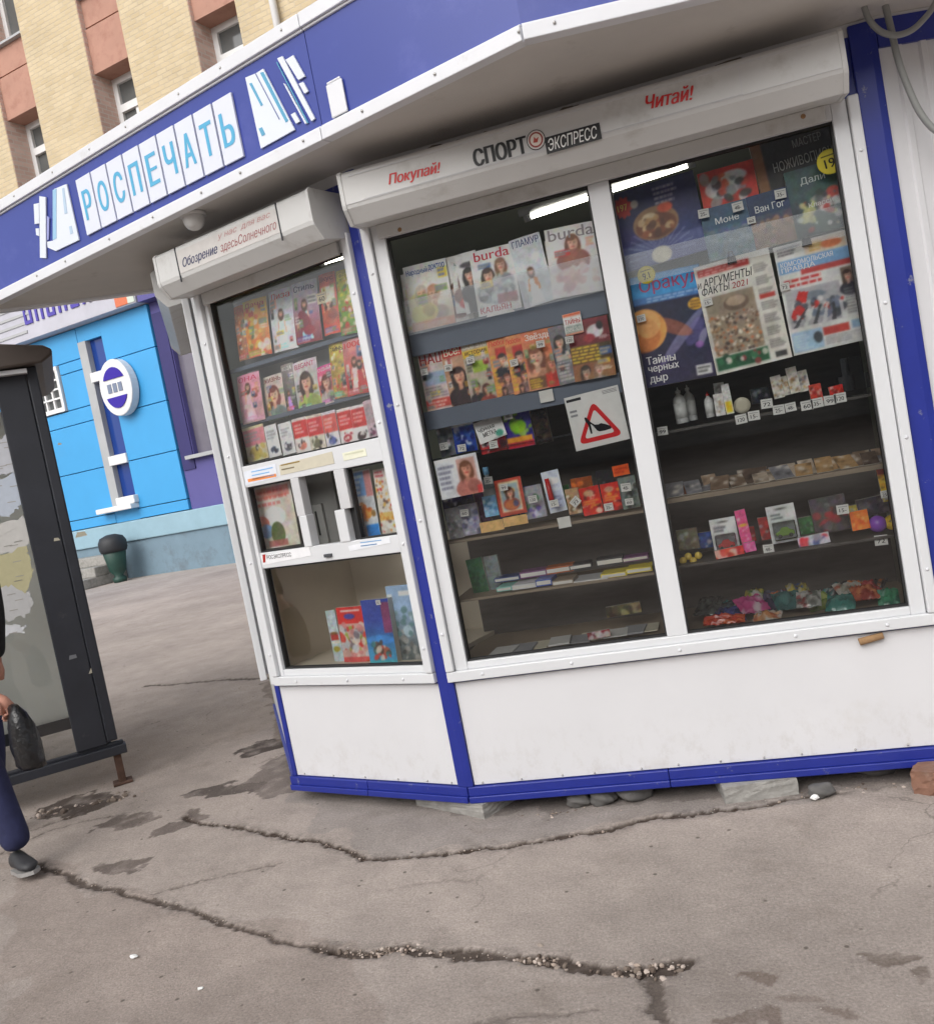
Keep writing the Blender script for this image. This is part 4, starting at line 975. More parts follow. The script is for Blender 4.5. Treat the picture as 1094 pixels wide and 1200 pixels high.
# boards and partitions inside
m = MB(); m.fbox(FR, .03, 1.75, .13, 1.80, -.56, -.54); m.build('back_board', 'back_board', K)
m = MB(); m.fbox(FR, .898, .904, .13, 2.3, -.54, -.05); m.build('partition', 'back_board', K)
m = MB(); m.fbox(FL, .10, .93, .13, 1.08, -.62, -.60); m.fbox(FL, .925, .935, .13, 1.08, -.60, -.05); m.build('back_board', 'beige_board', K)
m = MB(); m.fbox(FL, .32, .335, .13, 1.08, -.60, -.32); m.build('partition', 'beige_board', K)
m = MB(); m.fbox(FL, .05, .93, 1.08, 1.095, -.22, -.04); m.build('counter', 'beige_board', K)
m = MB(); m.fbox(FL, .10, .93, .600, .618, -.60, -.04); m.build('window_board', 'beige_board', K)
m = MB(); m.fbox(FR, .03, 1.75, .588, .600, -.54, -.04); m.build('window_board', 'shelf_wood', K)
m = MB(); m.fbox(FL, .06, .94, 1.50, 2.29, -.20, -.19); m.build('back_board', 'rail_grey', K)
# racks
ledge(FR, WR, .07, (485, 392), (707, 341), .085, .008, u0=.07, u1=.895)
ledge(FR, WR, .07, (502, 484), (722, 440), .065, .008, u0=.07, u1=.895)
ledge(FR, -.14, .22, (526, 633), (751, 598), .0, mat='shelf_wood', u0=.05, u1=.897)
ledge(FR, -.12, .26, (545, 702), (765, 668), .0, mat='shelf_wood', u0=.05, u1=.897)
ledge(FR, -.16, .2, (790, 499), (989, 470), .0, mat='back_board', u0=.905, u1=1.75)
ZF = ledge(FR, -.13, .22, (778, 586), (1035, 541), .016, .001, mat='shelf_wood', u0=.905, u1=1.75)
ledge(FR, -.13, .24, (796, 661), (1050, 625), .0, mat='back_board', u0=.905, u1=1.75)
for pa, pb in (((277, 429), (423, 393)), ((275, 498), (434, 460)), ((286, 544), (445, 517))): ledge(FL, -.10, .07, pa, pb, .014, .004, u0=.07, u1=.93)

def pocket(w, pa, pb, pc, u0, u1, label=None):
    z1 = (FR.at(*pa, w)[1]+FR.at(*pb, w)[1])/2; z0 = FR.at(*pc, w)[1]; m = MB(); m.fbox(FR, u0, u1, z0, z1, w-.002, w); m.build('rack_pocket', 'milky', K)
pocket(WR+.055, (475, 352), (700, 298), (485, 392), .075, .862)
pocket(-.055, (730, 300), (1002, 235), (735, 335), .94, 1.68)
# ---- row one behind the left big pane
def m1(c): c.grad((226, 196, 178), (224, 226, 224)); c.ell(.3, .42, .3, .26, (236, 216, 170)); c.bust(.62, .52, .13, (196, 150, 110), (226, 180, 150), (206, 190, 180), 0); c.bust(.34, .56, .12, (190, 180, 172), (222, 178, 152), (236, 214, 130), 0); c.rect(0, 0, 1, .16, (214, 140, 118), .7); c.lines(.06, .02, .9, .13, (226, 200, 190), 3, 2); c.busy(5, 4); c.noise(.12, 9, 4)
magazine(FR, WR, (485, 392), (535, 381), (469, 314), m1, [('Народный', .06, .84, .50, .10, (40, 84, 160), .02), ('доктор', .58, .85, .38, .10, (40, 84, 160), .02)], 'magazine with pale elderly couple under blue lettering, first in the top rack')
def m2(c): c.fill((206, 208, 206)); c.bust(.5, .66, .2, (110, 80, 62), (206, 158, 130), (120, 80, 72), 0); c.ell(.5, .53, .17, .12, (124, 92, 74)); c.ell(.5, .18, .3, .22, (196, 66, 60)); c.ell(.42, .24, .1, .08, (226, 130, 120), .6); c.noise(.1, 8, 7)
magazine(FR, WR+.006, (535, 368), (562, 364), (522, 308), m2, [('здоровье', .1, .9, .8, .06, (60, 110, 90))], 'narrow magazine with bearded man above a red apple shape')
def m3(c): c.fill((214, 214, 214)); c.rect(.2, 0, .9, .36, (44, 42, 48)); c.bust(.5, .62, .22, (36, 28, 26), (214, 172, 150), (38, 36, 42), 1); c.ell(.5, .80, .34, .12, (70, 62, 66)); c.noise(.08, 9, 9)
magazine(FR, WR+.012, (547, 369), (572, 362), (537, 298), m3, [], 'magazine with woman in a dark hat and black coat')
def m4(c): c.fill((216, 214, 212)); c.bust(.36, .60, .115, (58, 38, 30), (224, 176, 152), (150, 158, 162), 1); c.bust(.68, .72, .10, (130, 92, 64), (226, 182, 156), (162, 168, 170), 1); c.crowd(.1, .12, .9, .45, [(150, 160, 164), (120, 132, 138), (206, 210, 210), (176, 184, 184)], 50, .03, .09, 3); c.rect(.5, .16, .95, .30, (150, 60, 70), .7); c.busy(6, 3); c.noise(.12, 10, 2)
magazine(FR, WR+.018, (562, 374), (612, 363), (545, 297), m4, [('burda', .10, .84, .82, .14, (206, 30, 60), .012), ('КАЛЬЯН', .06, .06, .72, .09, (196, 30, 60), .02)], 'fashion magazine with red masthead and two women in grey jackets')
def m5(c): c.fill((204, 208, 214)); c.figure(.46, .02, .085, (96, 62, 42), (222, 176, 152), (234, 234, 238), (220, 136, 52)); c.rect(.0, .0, .2, .4, (150, 152, 160), .5); c.noise(.08, 9, 12)
magazine(FR, WR+.024, (615, 362), (651, 351), (600, 281), m5, [('ГЛАМУР', .08, .87, .86, .10, (40, 60, 120), .012)], 'fashion magazine with woman in long white dress and orange jacket')
def m6(c): c.fill((220, 216, 214)); c.bust(.52, .74, .11, (120, 74, 50), (226, 178, 152), (150, 94, 80), 1); c.ell(.50, .50, .33, .22, (152, 96, 84)); c.ell(.36, .26, .22, .2, (224, 182, 180)); c.ell(.66, .28, .18, .2, (224, 222, 222)); c.crowd(.12, .08, .9, .4, [(222, 190, 188), (206, 170, 168), (228, 226, 224)], 26, .04, .1, 8); c.busy(7, 3); c.noise(.1, 9, 14)
magazine(FR, WR+.030, (648, 351), (707, 340), (635, 270), m6, [('burda', .06, .82, .90, .16, (150, 140, 144), .008)], 'fashion magazine with grey masthead and woman in a rust coat')
for bl, br, tl, sd, kd, lb in (((528, 383), (556, 377), (516, 303), 31, 'bust', 'magazine peeking out between the elderly couple and the dark hat'), ((648, 356), (668, 352), (634, 283), 33, 'fig', 'magazine peeking out between the white dress and the rust coat'), ((480, 394), (500, 390), (468, 322), 35, 'col', 'magazine edge behind the elderly couple magazine')):
    magazine(FR, WR-.014, bl, br, tl, (lambda sd, kd: lambda c: (c.grad((206, 200, 196), (220, 216, 212)), c.bust(.5, .5, .2, (90, 60, 44), (222, 176, 150), (150, 110, 110), 1) if kd == 'bust' else c.crowd(0, 0, 1, .8, [(206, 180, 170), (150, 120, 110), (226, 222, 218)], 40, .04, .12, sd), c.busy(sd, 8)))(sd, kd), [], lb)
# ---- row two
def n1(c): c.grad((206, 190, 184), (190, 176, 176)); c.rect(0, .05, 1, .2, (190, 70, 64)); c.lines(.08, .06, .9, .18, (232, 200, 190), 2, 1); c.rect(.1, .44, .95, .66, (150, 168, 190)); c.lines(.06, .22, .95, .42, (120, 112, 116), 4, 4); c.busy(4, 6); c.noise(.1, 8, 3)
magazine(FR, WR, (502, 484), (534, 477), (488, 416), n1, [('НАШ', .04, .80, .92, .17, (176, 44, 44), .02)], 'pale newspaper sized magazine with red masthead, first in the second rack')
def n2(c): c.fill((192, 150, 122)); c.bust(.55, .46, .23, (52, 32, 26), (226, 170, 142), (60, 40, 44), 1); c.rect(.06, .80, .86, .99, (196, 46, 40)); c.rect(.1, .62, .38, .76, (224, 222, 216)); c.ell(.86, .16, .1, .1, (222, 190, 60)); c.busy(0, 5); c.noise(.06, 9, 5)
magazine(FR, WR+.006, (530, 477), (558, 470), (514, 407), n2, [('Всё!', .12, .82, .66, .14, (240, 226, 200), .03)], 'magazine with long haired woman under a red title block')
def n3(c): c.fill((176, 166, 150)); c.rect(0, .74, 1, .86, (216, 182, 60)); c.rect(.3, .48, .85, .66, (150, 180, 60)); c.bust(.3, .24, .12, (52, 40, 36), (206, 150, 120), (60, 50, 60), 0); c.bust(.66, .18, .12, (80, 46, 34), (214, 160, 132), (150, 70, 60), 1); c.lines(.08, .5, .3, .7, (60, 56, 52), 4, 2); c.busy(1, 9); c.noise(.12, 10, 6)
magazine(FR, WR+.012, (553, 473), (584, 466), (541, 402), n3, [('Всё это', .06, .88, .88, .09, (232, 228, 214), .02), ('история', .1, .76, .8, .08, (120, 84, 20), .015)], 'magazine with yellow title stripe and green block')
def n45(hair, cloth, seed):
    def f(c): c.fill((206, 140, 92)); c.rect(.3, .62, .98, .80, (190, 56, 50)); c.bust(.55, .6, .16, hair, (226, 182, 158), cloth, 0); c.bust(.6, .28, .13, (110, 60, 44), (222, 172, 148), (140, 110, 110), 1); c.bust(.4, .09, .09, (60, 40, 34), (216, 166, 142), (90, 70, 70), 1); c.lines(.04, .05, .28, .7, (220, 190, 60), 9, seed); c.busy(seed, 6); c.noise(.1, 9, seed)
    return f
magazine(FR, WR+.018, (583, 466), (609, 460), (571, 396), n45((46, 36, 32), (40, 40, 50), 3), [('Любовь', .06, .84, .9, .09, (226, 60, 50), .02)], 'narrow orange romance magazine, left one of the two alike')
magazine(FR, WR+.024, (603, 463), (629, 457), (592, 393), n45((60, 44, 36), (50, 50, 60), 8), [('Любовные', .05, .84, .92, .09, (226, 60, 50), .02)], 'narrow orange romance magazine, right one of the two alike')
def n6(c): c.fill((198, 120, 86)); c.bust(.36, .56, .2, (120, 72, 48), (230, 184, 158), (206, 150, 120), 1); c.bust(.78, .40, .13, (150, 96, 60), (222, 150, 120), (196, 60, 44), 1); c.rect(.04, .02, .55, .22, (110, 76, 50)); c.lines(.06, .03, .5, .2, (226, 196, 60), 4, 5, .95); c.rect(.7, .0, 1, .1, (190, 60, 50)); c.busy(2, 6); c.noise(.07, 9, 8)
magazine(FR, WR+.030, (621, 459), (660, 451), (609, 391), n6, [('Звёзды', .12, .83, .8, .13, (236, 228, 218), .025)], 'magazine with big pale face of a woman on rust orange')
def n7(c): c.fill((120, 118, 122)); c.bust(.42, .72, .2, (40, 34, 34), (222, 184, 160), (60, 60, 70), 1); c.lines(.1, .05, .9, .4, (210, 206, 200), 6, 3); c.rect(.1, .4, .8, .5, (180, 176, 170)); c.busy(3, 6); c.noise(.12, 10, 3)
magazine(FR, WR+.034, (656, 452), (680, 446), (643, 384), n7, [], 'grey magazine with dark haired woman between the rust one and the yellow lettered one')
def n8(c): c.grad((150, 110, 70), (120, 44, 50)); c.rect(0, .56, 1, 1, (116, 40, 48)); c.ell(.66, .78, .2, .16, (206, 202, 204)); c.ell(.5, .68, .14, .1, (150, 50, 56)); c.ell(.78, .86, .08, .1, (40, 36, 40)); c.rect(.0, .28, 1, .58, (84, 62, 30)); c.lines(.02, .29, .98, .57, (232, 198, 60), 5, 9, .95); c.bust(.3, .13, .1, (50, 40, 38), (206, 170, 150), (90, 80, 80), 0); c.bust(.62, .15, .1, (140, 110, 90), (214, 180, 160), (150, 140, 130), 0); c.busy(8, 4); c.noise(.08, 10, 12)
magazine(FR, WR+.040, (674, 448), (722, 439), (664, 378), n8, [], 'dark red magazine with rows of yellow lettering at the right end of the second rack')
def hdr(c): c.fill((222, 158, 84)); c.noise(.05, 4, 2)
magazine(FR, WR-.012, (572, 402), (636, 388), (569, 391), hdr, [], 'long plain orange header card behind the second rack', 'header card', 'header_card', .002, 0)
def brd(c): c.fill((226, 222, 218)); c.rect(0, .86, 1, 1, (216, 100, 60)); c.rect(0, 0, 1, .06, (216, 100, 60)); c.rect(.05, .08, .95, .42, (150, 166, 160))
magazine(FR, WR+.046, (663, 394), (684, 389), (659, 369), brd, [('ТАЙНЫ', .08, .50, .84, .28, (196, 56, 44), .02), ('ЗВЁЗД', .1, .12, .8, .26, (236, 232, 226), .02)], 'small red and white title card standing above the second rack', 'title card', 'title_card', .002, 0)
# ---- top row behind the right big pane
WT = -.13
def b1(c):
    c.grad((70, 74, 128), (36, 38, 84), .1, .8); c.noise(.08, 5, 3); c.rect(.0, .0, 1, .3, (110, 118, 160), .6)
    for k in range(16):
        a = PI*k/15; c.poly([(.45, .12), (.45+.4*math.cos(a-.03), .12+.4*math.sin(a-.03)), (.45+.4*math.cos(a+.03), .12+.4*math.sin(a+.03))], (180, 190, 216), .35)
    c.ell(.45, .1, .12, .1, (236, 226, 190), .8)
    c.ell(.46, .50, .27, .2, (150, 116, 84)); c.ell(.46, .47, .24, .15, (116, 70, 48)); c.ell(.4, .58, .09, .06, (206, 186, 150)); c.ell(.6, .66, .09, .06, (206, 90, 56)); c.crowd(.28, .36, .66, .56, [(150, 90, 60), (190, 150, 100), (96, 60, 44), (206, 180, 140)], 26, .02, .05, 4)
    c.ell(.26, .80, .05, .05, (170, 160, 150)); c.lines(.5, .70, .78, .94, (196, 190, 190), 4, 2)
    st = [(.12+.12*(1.0 if k % 2 else .74)*math.cos(2*PI*k/20), .80+.15*(1.0 if k % 2 else .74)*math.sin(2*PI*k/20)) for k in range(20)]; c.poly(st, (190, 56, 44))
magazine(FR, WT, (734, 320), (832, 292), (722, 226), b1, [('197', .06, .76, .12, .08, (230, 190, 80), .02)], 'large dark blue poster with a bowl of food and a red price star', 'poster', 'poster', .004, .006)
def b2(c): c.fill((196, 60, 44)); c.ell(.4, .72, .32, .2, (206, 204, 200)); c.ell(.6, .84, .26, .12, (214, 212, 208)); c.crowd(.1, .5, .8, .9, [(206, 92, 60), (60, 58, 60), (214, 210, 206), (150, 150, 150)], 24, .03, .1, 6); c.noise(.12, 8, 3)
magazine(FR, WT-.01, (832, 285), (897, 268), (815, 204), b2, [], 'red and white splashed album behind the two painter albums', 'album', 'album', .006, 0)
def painter(c0, c1, c2, seed):
    def f(c):
        c.grad(c1, c0, .2, .75); c.noise(.22, 7, seed); c.crowd(0, 0, 1, .5, [c1, c2, [v*.8 for v in c2]], 60, .03, .09, seed); c.rect(0, .6, 1, 1, c0, .75)
    return f
magazine(FR, WT+.012, (831, 308), (886, 294), (818, 247), painter((66, 92, 116), (112, 134, 150), (140, 156, 164), 3), [('Моне', .28, .66, .5, .12, (226, 230, 230), .008)], 'slate blue painter album with two line white name, left of the pair', 'album', 'album', .008, 0)
magazine(FR, WT+.018, (886, 294), (934, 281), (871, 232), painter((44, 62, 96), (150, 126, 106), (170, 136, 110), 7), [('Ван Гог', .16, .66, .72, .13, (226, 230, 230), .008)], 'navy painter album with brown landscape, right of the pair', 'album', 'album', .008, 0)
def b5(c): c.fill((48, 46, 44)); c.rect(0, 0, .13, 1, (140, 98, 62)); c.noise(.06, 7, 2)
magazine(FR, WT-.02, (899, 262), (996, 232), (878, 168), b5, [('МАСТЕР', .5, .78, .34, .10, (170, 172, 166), .005), ('НОЖИВОПИСИ', .22, .56, .72, .12, (176, 178, 172), .005)], 'dark board with faint lettering and a brown edge at the top right', 'board', 'board', .008, 0)
def b6(c): c.grad((70, 84, 84), (60, 88, 88)); c.ell(.6, .45, .3, .16, (150, 140, 140)); c.ell(.74, .55, .12, .1, (170, 80, 70)); c.crowd(.1, .05, .95, .6, [(206, 206, 206), (60, 64, 66), (160, 60, 54), (196, 190, 140), (90, 100, 104)], 44, .02, .08, 9); c.noise(.12, 8, 6)
magazine(FR, WT+.006, (934, 281), (1003, 262), (912, 204), b6, [('Дали', .24, .74, .42, .12, (206, 216, 214), .008), ('Классика', .3, .40, .55, .07, (226, 226, 224), .006)], 'teal album with red and white collage at the right of the top row', 'album', 'album', .006, 0)
# ---- newspapers
WN = -.085
def orak(c):
    c.grad((50, 40, 76), (30, 34, 66), 0, .6); c.noise(.10, 4, 2); c.ell(.62, .40, .5, .07, (190, 190, 226), .5, .8); c.ell(.8, .42, .1, .22, (120, 110, 176), .5, -.6); c.ell(.9, .36, .05, .14, (196, 190, 220), .6, -.5); c.ell(.84, .3, .06, .05, (170, 110, 190), .7)
    c.ell(.5, .50, .3, .10, (206, 110, 60), .55, -.5); c.ell(.12, .51, .30, .31, (226, 160, 84)); c.ell(.08, .47, .24, .26, (196, 110, 50), .7); c.ell(.16, .56, .18, .2, (240, 196, 130), .5)
    c.rect(0, .79, 1, 1, (60, 150, 206)); c.rect(0, .74, 1, .80, (70, 120, 180)); c.lines(.2, .745, .95, .795, (190, 214, 232), 2, 3, .7); c.ell(.87, .66, .11, .085, (236, 186, 60)); c.lines(.79, .62, .95, .70, (90, 60, 30), 3, 2)
    c.rect(.74, .03, .96, .12, (216, 216, 216)); c.lines(.76, .045, .94, .11, (60, 60, 60), 2, 3)
magazine(FR, WN, (757, 455), (839, 440), (742, 324), orak, [('Оракул', .12, .815, .84, .15, (176, 70, 120), .012), ('Тайны', .06, .20, .42, .075, (232, 232, 232), .022), ('черных', .07, .115, .44, .065, (232, 232, 232), .02), ('дыр', .07, .02, .26, .07, (232, 232, 232), .02)], 'blue headed magazine with an orange planet in space', 'magazine', 'magazine', .004, .004, cell=.0036)
def aif(c):
    c.fill((206, 204, 196)); c.rect(.04, .90, .72, .96, (176, 56, 50)); c.lines(.06, .905, .7, .955, (214, 190, 186), 2, 3)
    c.rect(.05, .16, .70, .70, (150, 136, 118)); c.ell(.45, .60, .17, .1, (116, 96, 84)); c.ell(.45, .62, .13, .07, (176, 156, 136)); c.crowd(.05, .17, .70, .52, [(170, 130, 96), (206, 186, 160), (110, 84, 66), (190, 110, 70), (76, 66, 62), (216, 206, 190)], 190, .008, .024, 5); c.rect(.05, .56, .28, .70, (134, 126, 110), .6); c.rect(.05, .30, .70, .302, (200, 180, 150))
    c.rect(.03, .03, .72, .15, (40, 92, 62)); c.crowd(.06, .04, .7, .14, [(60, 120, 84), (206, 200, 190), (150, 60, 60), (30, 70, 50)], 20, .02, .05, 3)
    for k in range(7): c.lines(.76, .12+.115*k, .97, .20+.115*k, (110, 106, 104), 5, k+4)
    c.rect(.76, .57, .96, .61, (180, 66, 56)); c.rect(.8, .03, .95, .08, (70, 70, 70)); c.noise(.04, 12, 4)
magazine(FR, WN+.004, (840, 440), (928, 418), (820, 312), aif, [('АРГУМЕНТЫ', .08, .80, .66, .075, (28, 28, 30), .012, .25), ('ФАКТЫ', .04, .725, .38, .075, (28, 28, 30), .014, .25), ('И', .0, .80, .06, .05, (28, 28, 30), .01, .25), ('2021', .44, .725, .22, .055, (170, 50, 50), .008, .2)], 'newspaper with black slanted masthead and a crowd picture, clipped up', 'newspaper', 'newspaper', .003, .003, .02, cell=.0036)
def kp(c):
    c.fill((204, 204, 202)); c.lines(.04, .90, .36, .98, (80, 80, 84), 3, 3); c.rect(.4, .86, .94, .99, (206, 190, 170)); c.ell(.75, .92, .14, .06, (214, 130, 90)); c.lines(.46, .88, .68, .97, (190, 150, 60), 3, 6)
    c.rect(.02, .74, .98, .86, (120, 158, 196)); c.rect(.3, .70, .98, .75, (176, 70, 66)); c.lines(.06, .60, .76, .69, (186, 50, 50), 2, 9, .95)
    c.rect(.04, .24, .76, .58, (166, 166, 170)); c.ell(.4, .5, .16, .06, (120, 130, 140)); c.poly([(.06, .34), (.22, .56), (.34, .54), (.2, .3)], (190, 50, 44)); c.crowd(.1, .3, .76, .46, [(196, 52, 46), (70, 74, 84), (210, 208, 206), (110, 120, 140)], 46, .02, .06, 12)
    for k in range(6): c.poly([(.06+.13*k, .24), (.12+.13*k, .24), (.3+.09*k, .40), (.27+.09*k, .40)], (206, 206, 206) if k % 2 else (60, 62, 66), .8)
    c.rect(.80, .52, .96, .68, (120, 104, 92)); c.bust(.88, .60, .05, (60, 40, 34), (206, 166, 146), (60, 60, 70), 0); c.lines(.8, .26, .97, .50, (120, 120, 120), 9, 4); c.rect(.02, .02, .42, .20, (156, 184, 208)); c.lines(.04, .03, .28, .18, (196, 210, 222), 6, 5); c.ell(.36, .12, .06, .08, (70, 74, 80)); c.rect(.44, .12, .78, .19, (186, 70, 62)); c.lines(.45, .03, .95, .11, (150, 150, 150), 4, 3); c.rect(.82, .13, .97, .2, (140, 166, 190)); c.noise(.04, 12, 6)
magazine(FR, WN+.002, (930, 417), (1018, 397), (911, 289), kp, [('КОМСОМОЛЬСКАЯ', .05, .80, .70, .045, (232, 234, 236), .02), ('ПРАВДА', .05, .745, .45, .05, (232, 234, 236), .025)], 'newspaper with blue masthead band and red flags in its picture, clipped up', 'newspaper', 'newspaper', .003, .003, .02, cell=.0036)
m = MB(); a = FR.at(815, 318, -.105); c_ = FR.at(1010, 268, -.105); m.tube([FR.p(a[0], a[1]+.012, -.105), FR.p(c_[0], c_[1]+.012, -.105)], .0025, 6, S(60, 60, 60)); m.build('string_line', 'goods', K)
for i, (x, y, lb) in enumerate(((857, 304, 'small black binder clip on the newspaper with the crowd picture'), (945, 283, 'small black binder clip on the newspaper with the red flags'))):
    p = FR.at(x, y, -.07); t = local_thing('binder_clip', lb, 'clip', FR.mat(p[0], p[1], -.076))
    m = MB(); m.prism([(-.016, -.012), (.016, -.012), (.013, .012), (-.013, .012)], -.012, .004, S(28, 28, 30)); o = m.build('clip_body', 'goods', t, M=None); 
    m = MB(); m.tube([(-.008, .012, 0), (-.006, .028, .002), (.006, .028, .002), (.008, .012, 0)], .0015, 6, S(60, 60, 64)); m.build('clip_handle', 'goods', t)
# ---- narrow left window: three rows of magazines
WL = -.10
def generic(bg0, bg1, kind, seed, extra=None):
    def f(c):
        r = np.random.default_rng(seed); c.grad(bg0, bg1)
        if kind == 'bust': c.bust(.52, .55, .2, (60+seed*9 % 80, 44, 34), (224, 180, 156), tuple(int(v) for v in r.integers(60, 200, 3)), 1)
        elif kind == 'fig': c.figure(.5, .05, .085, (90, 58, 40), (222, 176, 152), tuple(int(v) for v in r.integers(120, 235, 3)))
        elif kind == 'col': c.crowd(0, 0, 1, .85, [bg0, bg1, (216, 190, 150), (190, 70, 60), (90, 110, 90), (226, 222, 214), (200, 150, 80)], 60, .03, .12, seed)
        if extra: extra(c)
        c.rect(.06, .02, .6, .10, (226, 222, 216), .5); c.lines(.08, .03, .9, .13, tuple(int(v) for v in r.integers(40, 220, 3)), 2, seed); c.busy(seed, 7); c.noise(.12, 8, seed)
    return f
ROW = [((282, 424), (297, 420), (263, 363), generic((150, 96, 60), (206, 130, 70), 'col', 3), 'narrow brown and orange magazine, first in the top row of the narrow window', 'ДОМ', (220, 90, 50)),
 ((292, 421), (320, 414), (279, 355), generic((206, 96, 50), (226, 190, 80), 'col', 5), 'magazine in yellow, orange and red patches in the narrow window', 'Дача', (206, 60, 40)),
 ((323, 414), (351, 407), (300, 347), generic((206, 206, 210), (190, 196, 206), 'fig', 4), 'magazine with red title and slim standing figure in the narrow window', 'Лиза', (206, 50, 44)),
 ((349, 405), (379, 398), (331, 336), generic((130, 44, 56), (196, 206, 222), 'fig', 9, lambda c: (c.ell(.45, .35, .22, .34, (130, 40, 54), .9, .5), c.ell(.6, .2, .2, .14, (150, 50, 64)))), 'magazine with swirl of wine red fabric in the narrow window', 'Стиль', (40, 60, 120)),
 ((382, 394), (401, 389), (363, 325), generic((206, 84, 64), (190, 96, 80), 'bust', 2, lambda c: c.rect(.1, .52, .9, .78, (222, 214, 196))), 'salmon red magazine carrying a cream note in the narrow window', 'Вкус', (150, 40, 40)),
 ((401, 394), (425, 390), (386, 319), generic((90, 140, 70), (196, 190, 70), 'col', 8), 'green and yellow magazine under the corner lamp in the narrow window', 'Сад', (240, 230, 90)),
 ((286, 498), (312, 491), (272, 443), generic((190, 150, 156), (226, 150, 170), 'fig', 7), 'pink headed magazine at the left end of the middle row', 'ОНА', (222, 70, 110)),
 ((316, 495), (340, 488), (297, 446), generic((196, 160, 140), (206, 196, 190), 'bust', 6), 'magazine with pale woman beside the pink headed one', 'ЖИЗНЬ', (140, 60, 50)),
 ((338, 485), (352, 481), (325, 429), generic((60, 56, 58), (150, 144, 140), 'fig', 12), 'narrow dark striped magazine in the middle row', 'МОДА', (226, 222, 220)),
 ((352, 484), (380, 476), (338, 427), generic((176, 178, 180), (196, 190, 190), 'bust', 10), 'silver grey magazine with woman in the middle row', 'ELEGANT', (206, 90, 130)),
 ((379, 476), (399, 469), (367, 432), generic((206, 120, 60), (206, 90, 150), 'bust', 13), 'magazine with magenta band and orange figure', 'СУДЬБА', (236, 226, 232)),
 ((393, 468), (412, 464), (379, 405), generic((150, 130, 70), (196, 176, 70), 'col', 14), 'tall yellow and black magazine at the right of the middle row', 'ТАЙНЫ', (40, 36, 30)),
 ((409, 465), (436, 459), (398, 400), generic((176, 50, 50), (206, 150, 150), 'fig', 15, lambda c: c.figure(.7, .05, .075, (50, 36, 30), (226, 180, 156), (190, 40, 44))), 'tall red magazine with two women next to the window frame', '1000', (226, 60, 60))]
for i, (bl, br, tl, fn, lab, tx, tc_) in enumerate(ROW):
    magazine(FL, WL+.004*(i % 7), bl, br, tl, fn, [(tx, .1, .85, .8, .10, tc_, .015)], lab, curl=.012, cy=-.012, lean=.04)
def cup(head, body, art, seed):
    def f(c):
        c.fill(body); c.rect(0, .45, 1, .92, head); c.lines(.12, .55, .85, .85, (232, 200, 196) if head[0] > 150 and head[1] < 120 else (150, 150, 156), 3, seed); c.ell(.5, .22, .28, .2, art); c.crowd(.2, .06, .85, .4, [art, body, (60, 56, 60)], 8, .04, .12, seed); c.noise(.08, 8, seed)
    return f
BK = [((290, 543), (316, 536), (284, 503), cup((206, 130, 140), (206, 196, 160), (190, 170, 90), 1), 'pink topped booklet with yellowish picture, first in the low row'),
 ((317, 537), (331, 533), (310, 500), cup((214, 216, 218), (218, 220, 222), (70, 76, 96), 2), 'white booklet with dark figure, left of the two white ones'),
 ((333, 534), (348, 530), (327, 497), cup((214, 216, 218), (216, 218, 220), (96, 96, 110), 3), 'white booklet with dark figure, right of the two white ones'),
 ((349, 533), (366, 529), (341, 492), cup((196, 44, 44), (218, 210, 206), (206, 130, 110), 4), 'red topped booklet with tan picture, first red one from the left'),
 ((366, 531), (384, 527), (359, 488), cup((196, 54, 60), (210, 204, 190), (110, 110, 84), 5), 'red topped booklet with olive picture, second red one'),
 ((385, 528), (401, 524), (376, 484), cup((206, 90, 84), (206, 206, 216), (84, 100, 160), 6), 'red topped booklet with blue picture, third red one'),
 ((402, 525), (419, 521), (392, 481), cup((196, 44, 44), (220, 216, 214), (170, 60, 70), 7), 'red topped booklet with crimson ball picture, fourth red one'),
 ((418, 522), (436, 518), (409, 477), cup((190, 44, 44), (222, 222, 222), (60, 40, 44), 8), 'red topped booklet with black ring picture, fifth red one'),
 ((435, 519), (446, 516), (427, 470), cup((170, 150, 156), (190, 170, 180), (120, 60, 90), 9), 'narrow booklet with mauve collage at the right end of the low row')]
for i, (bl, br, tl, fn, lab) in enumerate(BK):
    magazine(FL, -.075+.003*i, bl, br, tl, fn, [], lab, 'booklet', 'booklet', .004, .003, .05, 'booklets in the low row of the narrow window')
# hatch row
def h1(c): c.fill((206, 196, 186)); c.rect(.1, .80, .95, .97, (206, 120, 110), .7); c.lines(.1, .66, .9, .95, (206, 90, 84), 3, 2, .6); c.ell(.55, .5, .25, .16, (214, 216, 216)); c.ell(.2, .40, .2, .14, (206, 130, 110)); c.ell(.3, .28, .16, .12, (120, 156, 190)); c.ell(.56, .22, .16, .2, (96, 110, 66)); c.rect(.3, .02, .75, .12, (170, 90, 90), .8); c.noise(.12, 8, 4)
magazine(FL, -.07, (304, 645), (353, 637), (291, 574), h1, [], 'pale pastel collage magazine left of the serving hatch', curl=.006)
def h2(c): c.fill((196, 200, 206)); c.rect(0, .62, .7, .98, (110, 156, 206)); c.lines(.05, .64, .65, .95, (206, 222, 236), 4, 3); c.rect(.7, .6, 1, .98, (190, 130, 130)); c.ell(.42, .36, .36, .2, (222, 124, 50)); c.crowd(.1, .22, .8, .52, [(232, 140, 60), (214, 108, 40), (240, 160, 84)], 26, .06, .1, 2); c.rect(.45, .0, 1, .18, (40, 130, 206)); c.rect(0, 0, .4, .15, (190, 110, 100)); c.ell(.86, .34, .1, .12, (140, 110, 60))
magazine(FL, -.07, (422, 631), (447, 627), (414, 553), h2, [], 'magazine with heap of orange fruit right of the serving hatch', curl=.004)
